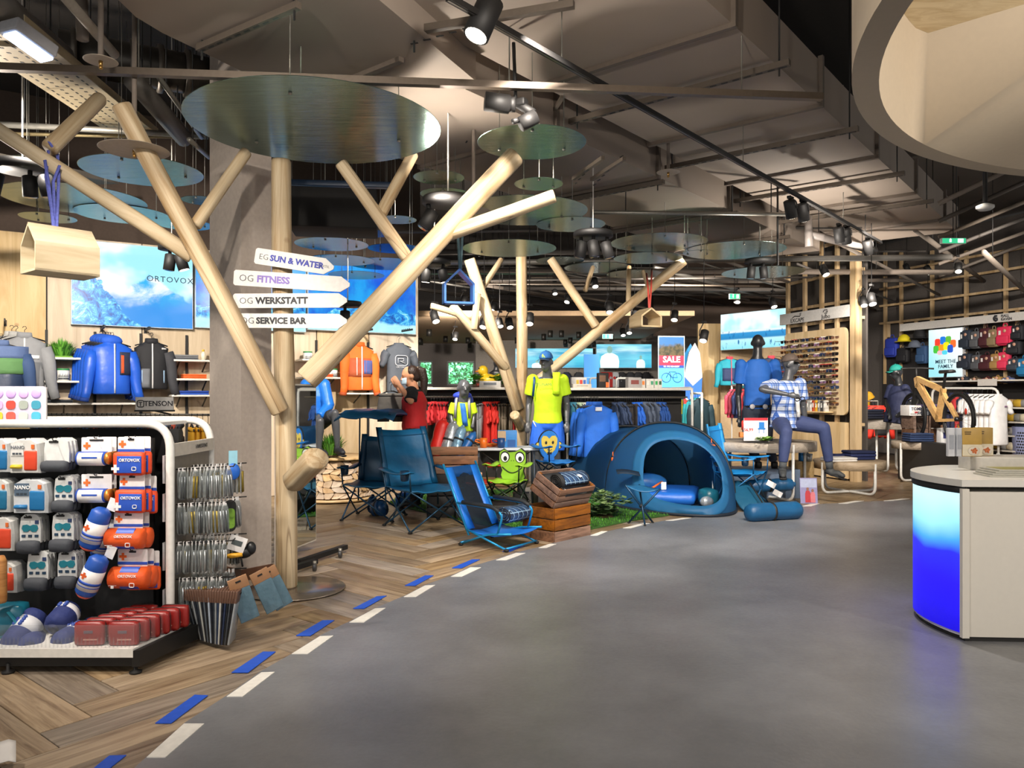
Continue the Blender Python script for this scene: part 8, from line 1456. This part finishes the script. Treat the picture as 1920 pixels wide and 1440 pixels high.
# yellow dress figure and red jackets behind the post
J=joints();b0=P(1612,740,17.5);b0.z=0;Q=MX.Rotation(-.6,3,'Z');J={a:(b0+Q@v if a!='look' else Q@v)for a,v in J.items()};J['elL']+=V((.06,0,.02));J['wrL']+=V((-.06,-.1,.06));th,Jl=fig('mannequin','dark mannequin in mustard top behind the timber post',J);body(Jl,MANK,th,.014);top(Jl,FAB('c8961a'),th,'mustard_top',.03,.3,-.5,loose=.03,vox=.014);mb=MB();mb.ball(Jl['head']+up*.06,(.10,.12,.07),12,8);mb.build('white_hat',FAB('d8d4cc'),th)
ra4,rb4=P(1606,752,16.6),P(1646,752,16.2);rail('chrome rail with red jackets behind the timber post',ra4,rb4,.014)
for kk in range(4):garment('hanging_jacket','%s red and black jacket on the rail behind the timber post'%['leftmost','second','third','rightmost'][kk],'jacket',MX.Translation(ra4.lerp(rb4,.2+.2*kk)-V((0,.1*kk,0)))@MX.Rotation(.15,4,'Z'),'d8301f',.46,.62,.55,.08,panels=[(-.2,-.36,.2,-.6,'1c1c20')],n=14)
# ---------------------------------------------------------------- backpack wall
def backpack(label,x,y,w_px,h_px,col,off=.30,badge=True,group=None,handle=True):
 T=RW.m(x,y,off);Y=T.translation.y;w_,h=w_px*Y/F*1.12,h_px*Y/F;th=thing('backpack',label,'backpack',M=T,group=group or 'backpacks on the dark wall');m=FAB(col);mb=MB();mb.box((0,0,-h*.5),(w_,.14,h),b=min(.05,w_*.2));mb.build('main_bag',m,th);mb=MB();mb.box((0,-.09,-h*.70),(w_*.82,.06,h*.42),b=.025);mb.build('front_pocket',m,th)
 if badge:mb=MB();mb.lathe([(.002,0),(.034,0),(.034,.006),(.002,.006)],(w_*.12,-.076,-h*.24),14,MX.Rotation(PI/2,4,'X'));mb.build('round_badge',C('d8a890',.5),th);mb=MB();mb.box((-w_*.22,-.076,-h*.33),(w_*.14,.006,h*.22));mb.build('paper_tag',WCARD,th)
 if handle:mb=MB();mb.tube(fillet([(-w_*.15,0,-.02),(-w_*.13,0,h*.17),(w_*.13,0,h*.17),(w_*.15,0,-.02)],.05),.010,6);mb.build('handle',C(col if col not in('c8a06a',)else 'a8804a',.6),th)
rows_=[('navy',1812,619,21,36,'2a3442'),('grey',1831,621,18,33,'5a5d62'),('burgundy',1849,615,20,37,'4a2028'),('khaki',1864,617,18,34,'8a7a5a'),('pink',1885,612,26,36,'e0305a'),('black',1910,610,20,28,'23252c')]
for nm_,x,y,w_,h,c in rows_:backpack('%s backpack in the top row of the backpack wall'%nm_,x,y,w_,h,c)
for nm_,x,y,w_,h,c in[('navy',1810,663,25,30,'2a3240'),('grey',1833,665,18,30,'55585e'),('burgundy tote',1851,665,24,30,'4a1e26'),('tan',1869,663,18,31,'a8844e'),('pink',1884,660,20,34,'e23a5e'),('slate',1903,672,22,24,'39424e'),('black',1903,640,24,25,'26282e')]:backpack('%s backpack in the second row of the backpack wall'%nm_,x,y,w_,h,c)
for nm_,x,y,w_,h,c in[('navy',1807,706,20,16,'2c333e'),('taupe',1829,708,18,12,'6a5a48'),('wine',1852,708,16,11,'5a2022'),('tan',1871,706,16,13,'a8884e'),('striped blue',1891,708,20,10,'5a6a9a')]:backpack('%s small bag on the white shelf below the backpacks'%nm_,x,y,w_,h,c)
backpack('big royal blue trekking backpack left of the lightbox',1673,634,24,36,'2438a0',badge=False);backpack('blue day pack beside the lightbox on the dark wall',1730,648,20,34,'2f4f78',badge=False);backpack('black pack with red tag under the yellow cap',1694,652,22,28,'1a1b20',badge=False)
backpack('blue pack at the right edge of the backpack wall',1921,672,20,34,'1f7ab0')
for nm_,x,y,c in[('yellow rain cap',1695,640,'d8c81a'),('grey cap with white stripe',1715,651,'5f6878'),('tall black helmet bag',1724,634,'17181c')]:
 th=thing('rain_hat','%s hanging on the dark wall left of the lightbox'%nm_,'cap',M=RW.m(x,y,.35));mb=MB();s_=1.5 if 'tall' in nm_ else 1
 mb.loft([[(.15*math.cos(e)*math.cos(t),.13*math.cos(e)*math.sin(t),.17*s_*math.sin(e))for t in[2*PI*i/18 for i in range(18)]]for e in[k_/6*1.5 for k_ in range(7)]]);mb.build('crown',FAB(c),th);mb=MB();mb.lathe([(.12,0),(.21,-.015),(.21,-.005),(.12,.012)],n=22);mb.build('brim',FAB(c),th)
 mb=MB();mb.tube([(0,.05,0),(0,.3,0)],.012,6);mb.build('peg',BLACK,th)
mb=MB();a,c=RW.p(1655,712,.10),RW.p(1740,712,.10);mb.box(((a.x+c.x)/2,(a.y+c.y)/2,1.5),((c-a).length,.04,1.9),RW.rz);one('dark_display_panel',mb,C('232122',.7),'dark perforated panel behind the trekking packs','panel',kind='structure')
mb=MB();a,c=RW.p(1806,712,.10),RW.p(1990,712,.10);mb.box(((a.x+c.x)/2,(a.y+c.y)/2,1.6),((c-a).length,.04,2.6),RW.rz);one('dark_display_panel',mb,C('1c1a1b',.7),'dark panel behind the coloured backpacks','panel',kind='structure')
# header and lightbox
a,c=RW.p(1687,613,.45),RW.p(1960,575,.45);th=thing('brand_header','white header board with fox emblem over the backpacks','sign',M=MX.Translation((a.x,a.y,a.z))@MX.Rotation(RW.rz,4,'Z'));L_=(c-a).to_2d().length;mb=MB();mb.box((L_/2,.02,-.02),(L_,.04,.17));mb.build('board',C('cfcdc9',.5),th);xx=(WM[th].inverted()@RW.p(1890,600,.45)).x
text('FJALL',WM[th]@MX.Translation((xx-.15,-.005,.015)),.075,C('23252c',.5),th,bold=.002,al='LEFT');text('RAVEN',WM[th]@MX.Translation((xx-.15,-.005,-.055)),.075,C('23252c',.5),th,bold=.002,al='LEFT');mb=MB();mb.tube([(xx-.26+x*.05,-.005,-.02+z*.06)for x,z in[(.6,.8),(-.2,.9),(-.8,.2),(-.6,-.5),(0,-.9),(.6,-.6),(.5,0),(0,.1)]],.022,6);mb.build('fox_emblem',C('23252c',.5),th)
a=RW.p(1741,708,.36);c=RW.p(1805,708,.36);w_=(c-a).to_2d().length;h=RW.p(1741,619,.36).z-a.z;th=screen('lit white poster box with colourful backpacks, left of the backpack wall',MX.Translation(a)@MX.Rotation(RW.rz,4,'Z'),w_,h,emat(None,lambda x,z,Mt,Noi,Mix,Ss,Rm:Mix(Ss(Mt('ADD',Mt('DIVIDE',x,w_),Mt('DIVIDE',z,h)),.2,1.4),'9fe8f0','f2ffff')),.09,'d8d8d8','light_box')
text('MEET THE',WM[th]@MX.Translation((w_*.52,-.012,h*.32)),w_*.135,C('1d3a5a',.5),th,bold=.0015);text('FAMILY',WM[th]@MX.Translation((w_*.52,-.012,h*.22)),w_*.135,C('1d3a5a',.5),th,bold=.0015)
for i,(u_,v_,c)in enumerate([(.28,.72,'d83a2a'),(.44,.76,'1f6fd0'),(.60,.76,'5aa83a'),(.74,.68,'e0662a'),(.24,.58,'3fae3a'),(.40,.60,'f08a1e'),(.54,.64,'e8d21a'),(.66,.58,'1f4fb8'),(.36,.51,'d8a8b8'),(.50,.51,'4ac0d8')]):mb=MB();mb.prism([(w_*u_+x,h*v_+z)for x,z in rrect(w_*.16,h*(.16 if i<8 else .09),w_*.05)],.004,MX.Translation((0,-.010-.001*i,0)));mb.build('printed_backpack',C(c,.5,0,.8,0),th)
mb=MB();a,c=RW.p(1742,716,.5),RW.p(1960,716,.5);mb.box(((a.x+c.x)/2,(a.y+c.y)/2,a.z),((c-a).to_2d().length,.45,.03),RW.rz);one('wall_shelf',mb,WSH,'long white shelf under the backpack wall','shelf')
th=thing('shelf_label','white shelf label below the backpacks','label',M=RW.m(1851,717,.75));mb=MB();mb.box((0,0,0),(.42,.008,.14));mb.build('card',C('d6d2cc',.5),th)
# shelf goods at the right edge
for i,y in enumerate((760,788,815,845)):
 mb=MB();a,c=RW.p(1868,y,.6),RW.p(1985,y+6,.6);a.z=c.z;mb.box(((a.x+c.x)/2,(a.y+c.y)/2,a.z),((c-a).to_2d().length,.5,.03),RW.rz);nm_=['top','second','third','bottom'][i];one('goods_shelf',mb,WSH,'%s white goods shelf at the right edge behind the white tees'%nm_,'shelf')
 for j_ in range(6):
  x=1876+j_*13;folded('%s folded top, %s on the %s goods shelf'%(['olive','red','tan','mustard','grey','cream'][(i+j_)%6],['leftmost','second','third','fourth','fifth','last'][j_],nm_),MX.Translation((RW.p(x,y,.65).x,RW.p(x,y,.65).y,a.z+.015))@MX.Rotation(RW.rz,4,'Z'),(['6a6a3a','b8402a','a88a5a','b8962a','8a8a88','c8c0a8'][(i+j_)%6],),.2,.3,1,.16)
# white tee rack
ra5,rb5=P(1748,728,15.8),P(1872,728,14.6);th=thing('clothes_rack','white tubular rack with white tees behind the counter','clothes rack',(ra5+rb5)/2);mb=MB();a0,b0=V((ra5.x,ra5.y,.35)),V((rb5.x,rb5.y,.35));mb.tube(fillet([a0,ra5,rb5,b0],.15,8),.024,10);mb.build('frame',TUBE,th,True)
for p in(a0,b0):
 for s_ in(-1,1):mb=MB();mb.tube([p,V((p.x+.05*s_,p.y+.3*s_,.02))],.02,8);mb.build('foot',TUBE,th,True)
j=garment('white_tee','','shirt',MX.Identity(4),'e9e9ea',.52,.95,.25,.08,'white tees on the tubular rack',n=16,spread=.45,panels=[(.06,-.2,.14,-.23,'8a6a8a')])
hang_row(j,[ra5.lerp(rb5,.62+.075*q)-V((0,0,.02))for q in range(6)],.25,['rearmost white tee on the tubular rack','second white tee from the rear on the tubular rack','third white tee from the rear on the tubular rack','fourth white tee from the rear on the tubular rack','fifth white tee from the rear on the tubular rack','front white tee with small chest print on the tubular rack'])
for q,(c,nm_)in enumerate([('1d2546','navy'),('222a4a','dark navy'),('c02a30','red'),('1c2442','ink blue')]):garment('hanging_tee','%s tee hanging left of the white tees'%nm_,'shirt',MX.Translation(ra5.lerp(rb5,.32+.07*q))@MX.Rotation(.5,4,'Z'),c,.5,.75,.25,.06,n=14,spread=.4)
# perforated basket
th=thing('perforated_bin','violet grey perforated bin at the right edge','bin',M=MX.Translation(G(1932,878)));mb=MB();bh=P(0,800,G(1932,878).y).z;mb.lathe([(.01,0),(.30,0),(.31,bh),(.295,bh),(.28,.03),(.01,.03)],n=32);mb.build('shell',C('8a92b8',.5),th);mb=MB()
for i in range(12):
 for t_ in range(20):a_=PI+.2+t_*.15+(.075 if i%2 else 0);mb.lathe([(.002,0),(.018,0),(.002,.002)],(.309*math.cos(a_),.309*math.sin(a_),.08+i*(bh-.14)/12),8,(V((math.cos(a_),math.sin(a_),0))).to_track_quat('Z','Y').to_matrix())
o=mb.build('perforations',BLKM,th);o['kind']='stuff';mb=MB();mb.box((0,0,bh),(.4,.4,.2),.4,.05);mb.build('contents',FAB('1d2a3c'),th)
# ---------------------------------------------------------------- white counter with glowing end
ctr=thing('reception_counter','white counter with rounded glowing blue end at right','counter',(3.1,4.9,0));C1,C2=V((2.635,4.5)),V((3.05,5.45));arcp=[]
for k_ in range(15):f=k_/14;q=C1.lerp(C2,f);nrm=V((-(C2-C1).y,(C2-C1).x)).normalized();arcp.append(q+nrm*.23*math.sin(PI*f)**.85)
dirf=V((.998,-.06));far_=2.2;right=[C2+dirf*1.8+V((0,.05)),C1+dirf*far_]
plan=lambda g:[tuple(q)for q in arcp]+[tuple(right[0]),tuple(right[1])]
def off(pl_,g):c=V((3.2,4.95));return[((V(q)-c)*(1+g)+c).to_tuple()for q in pl_]
cwm=C('d9d5cc',.35,0,0,.02);pl0=plan(0)[::-1];zc_=.93
mb=MB();mb.slab(off(pl0,-.03),.03,zc_-.05);mb.build('body',cwm,ctr,True);mb=MB();mb.slab(off(pl0,-.05),0,.03);mb.build('plinth',BLKM,ctr,True);mb=MB();mb.slab(off(pl0,.015),zc_-.018,zc_+.022);mb.build('worktop',C('d8d6d0',.25,0,0,.02),ctr,True)
mb=MB();aa=[V(q)for q in off([tuple(q)for q in arcp],-.004)];mb.sheet([[V((q.x,q.y,z))for q in aa]for z in(zc_-.06,zc_-.018)],.02,(1,0,0));mb.build('black_lip',BLACK,ctr,True)
GLOW,nt,b,N,L=nodes('glow_panel');b.inputs['Base Color'].default_value=(.004,.004,.01,1);tc=N('ShaderNodeTexCoord');sp=N('ShaderNodeSeparateXYZ');L(tc.outputs['Object'],sp.inputs[0]);nz_=N('ShaderNodeTexNoise');nz_.inputs['Scale'].default_value=2;L(tc.outputs['Object'],nz_.inputs['Vector']);ma=N('ShaderNodeMath');ma.operation='MULTIPLY_ADD';ma.inputs[1].default_value=.18;L(nz_.outputs['Fac'],ma.inputs[0]);L(sp.outputs['Z'],ma.inputs[2])
L(RAMP(nt,L,ma.outputs[0],[(.08,'1408c8'),(.42,'2410ff'),(.60,'2a2cff'),(.68,'4aa8f0'),(.78,'9fe8ff'),(.93,'c8f4ff')]),b.inputs['Emission Color']);b.inputs['Emission Strength'].default_value=1.25
mb=MB();ab=[V(q)for q in off([tuple(q)for q in arcp[:]],-.012)];mb.sheet([[V((q.x,q.y,z))for q in ab]for z in[.05+(zc_-.11)*k_/8 for k_ in range(9)]],.01,(1,0,0));mb.build('glowing_panel',GLOW,ctr,True)
mb=MB();p=V((C1.x,C1.y));mb.box((p.x+.01,p.y-.002,zc_/2),(.04,.03,zc_-.06));mb.build('edge_strip',cwm,ctr,True)
# step riser, boxes and brochures
zr=zc_+.022;th=thing('counter_riser','grey stepped riser on the white counter','riser',(3.35,5.12,zr));mb=MB();mb.box((3.35,5.12,zr+.045),(.60,.28,.09),-.06,.004);mb.build('step',C('b9b6ae',.35),th,True);mb=MB();mb.box((3.72,5.0,zr+.07),(.20,.45,.14),-.06,.004);mb.build('side_block',C('c4c0b8',.35),th,True)
for k_,(x,w_,dp,c,lb)in enumerate([(1782,.042,.03,'b9bcc4','leftmost slim grey spine box on the riser'),(1798,.044,.03,'aeb2ba','second slim grey spine box on the riser'),(1819,.125,.05,'a8873a','front gold food packet with bowl picture'),(1843,.105,.05,'9a7c34','rear gold food packet with bowl picture')]):
 q=P(x,860,5.10+(.06 if k_==3 else 0));th=thing('food_packet',lb,'packet',M=MX.Translation((q.x,q.y,zr+.09))@MX.Rotation(-.06,4,'Z'),group='packets on the counter riser');hh=.188;mb=MB();mb.box((0,0,hh/2),(w_,dp,hh),b=.003);mb.build('packet',C(c,.4),th)
 if w_>.1:
  mb=MB();mb.box((0,-dp/2-.001,hh*.22),(w_*.99,.003,hh*.40));mb.build('pale_band',C('c8bfa8',.4),th);mb=MB();mb.lathe([(.002,0),(.038,0),(.038,.004),(.002,.004)],(w_*.08,-dp/2-.003,hh*.2),20,MX.Rotation(PI/2,4,'X'),1,.75);bw=mb.build('printed_bowl',C('d8cfc0',.4),th);mb=MB()
  for q_i in range(12):a_=q_i*2.4;mb.ball((w_*.08+.024*math.cos(a_)*(q_i/12),-dp/2-.008,hh*.2+.017*math.sin(a_)*(q_i/12)),.007,6,4)
  mb.build('printed_food',C('b8683a',.5),bw);mb=MB();mb.box((-w_*.22,-dp/2-.002,hh*.86),(w_*.32,.002,.007));mb.box((-w_*.22,-dp/2-.002,hh*.79),(w_*.28,.002,.007));mb.build('print_lines',C('5a4418',.5),th)
 else:mb=MB();mb.box((0,-dp/2-.001,hh*.5),(w_*.7,.003,hh*.5));mb.build('spine_label',C('8f949e',.4),th)
for k_ in range(4):
 th=thing('brochure','%s brochure in the pile on the white counter'%['lowest','second','third','topmost'][k_],'brochure',M=MX.Translation((3.12+.02*k_,4.72+.012*k_,zr+.011*k_))@MX.Rotation(-.10+.03*k_,4,'Z'),group='brochures on the counter');mb=MB();mb.box((0,0,.0055),(.46,.20,.010),b=.001);mb.build('pages',C('a8a69c',.5),th)
 mb=MB();mb.box((-.06,0,.0112),(.28,.17,.0012));mb.build('cover_photo',C('8f8a4a',.35),th);mb=MB();mb.box((.13,0,.0112),(.14,.17,.0012));mb.build('blue_cover',C('5a86c8',.35),th)
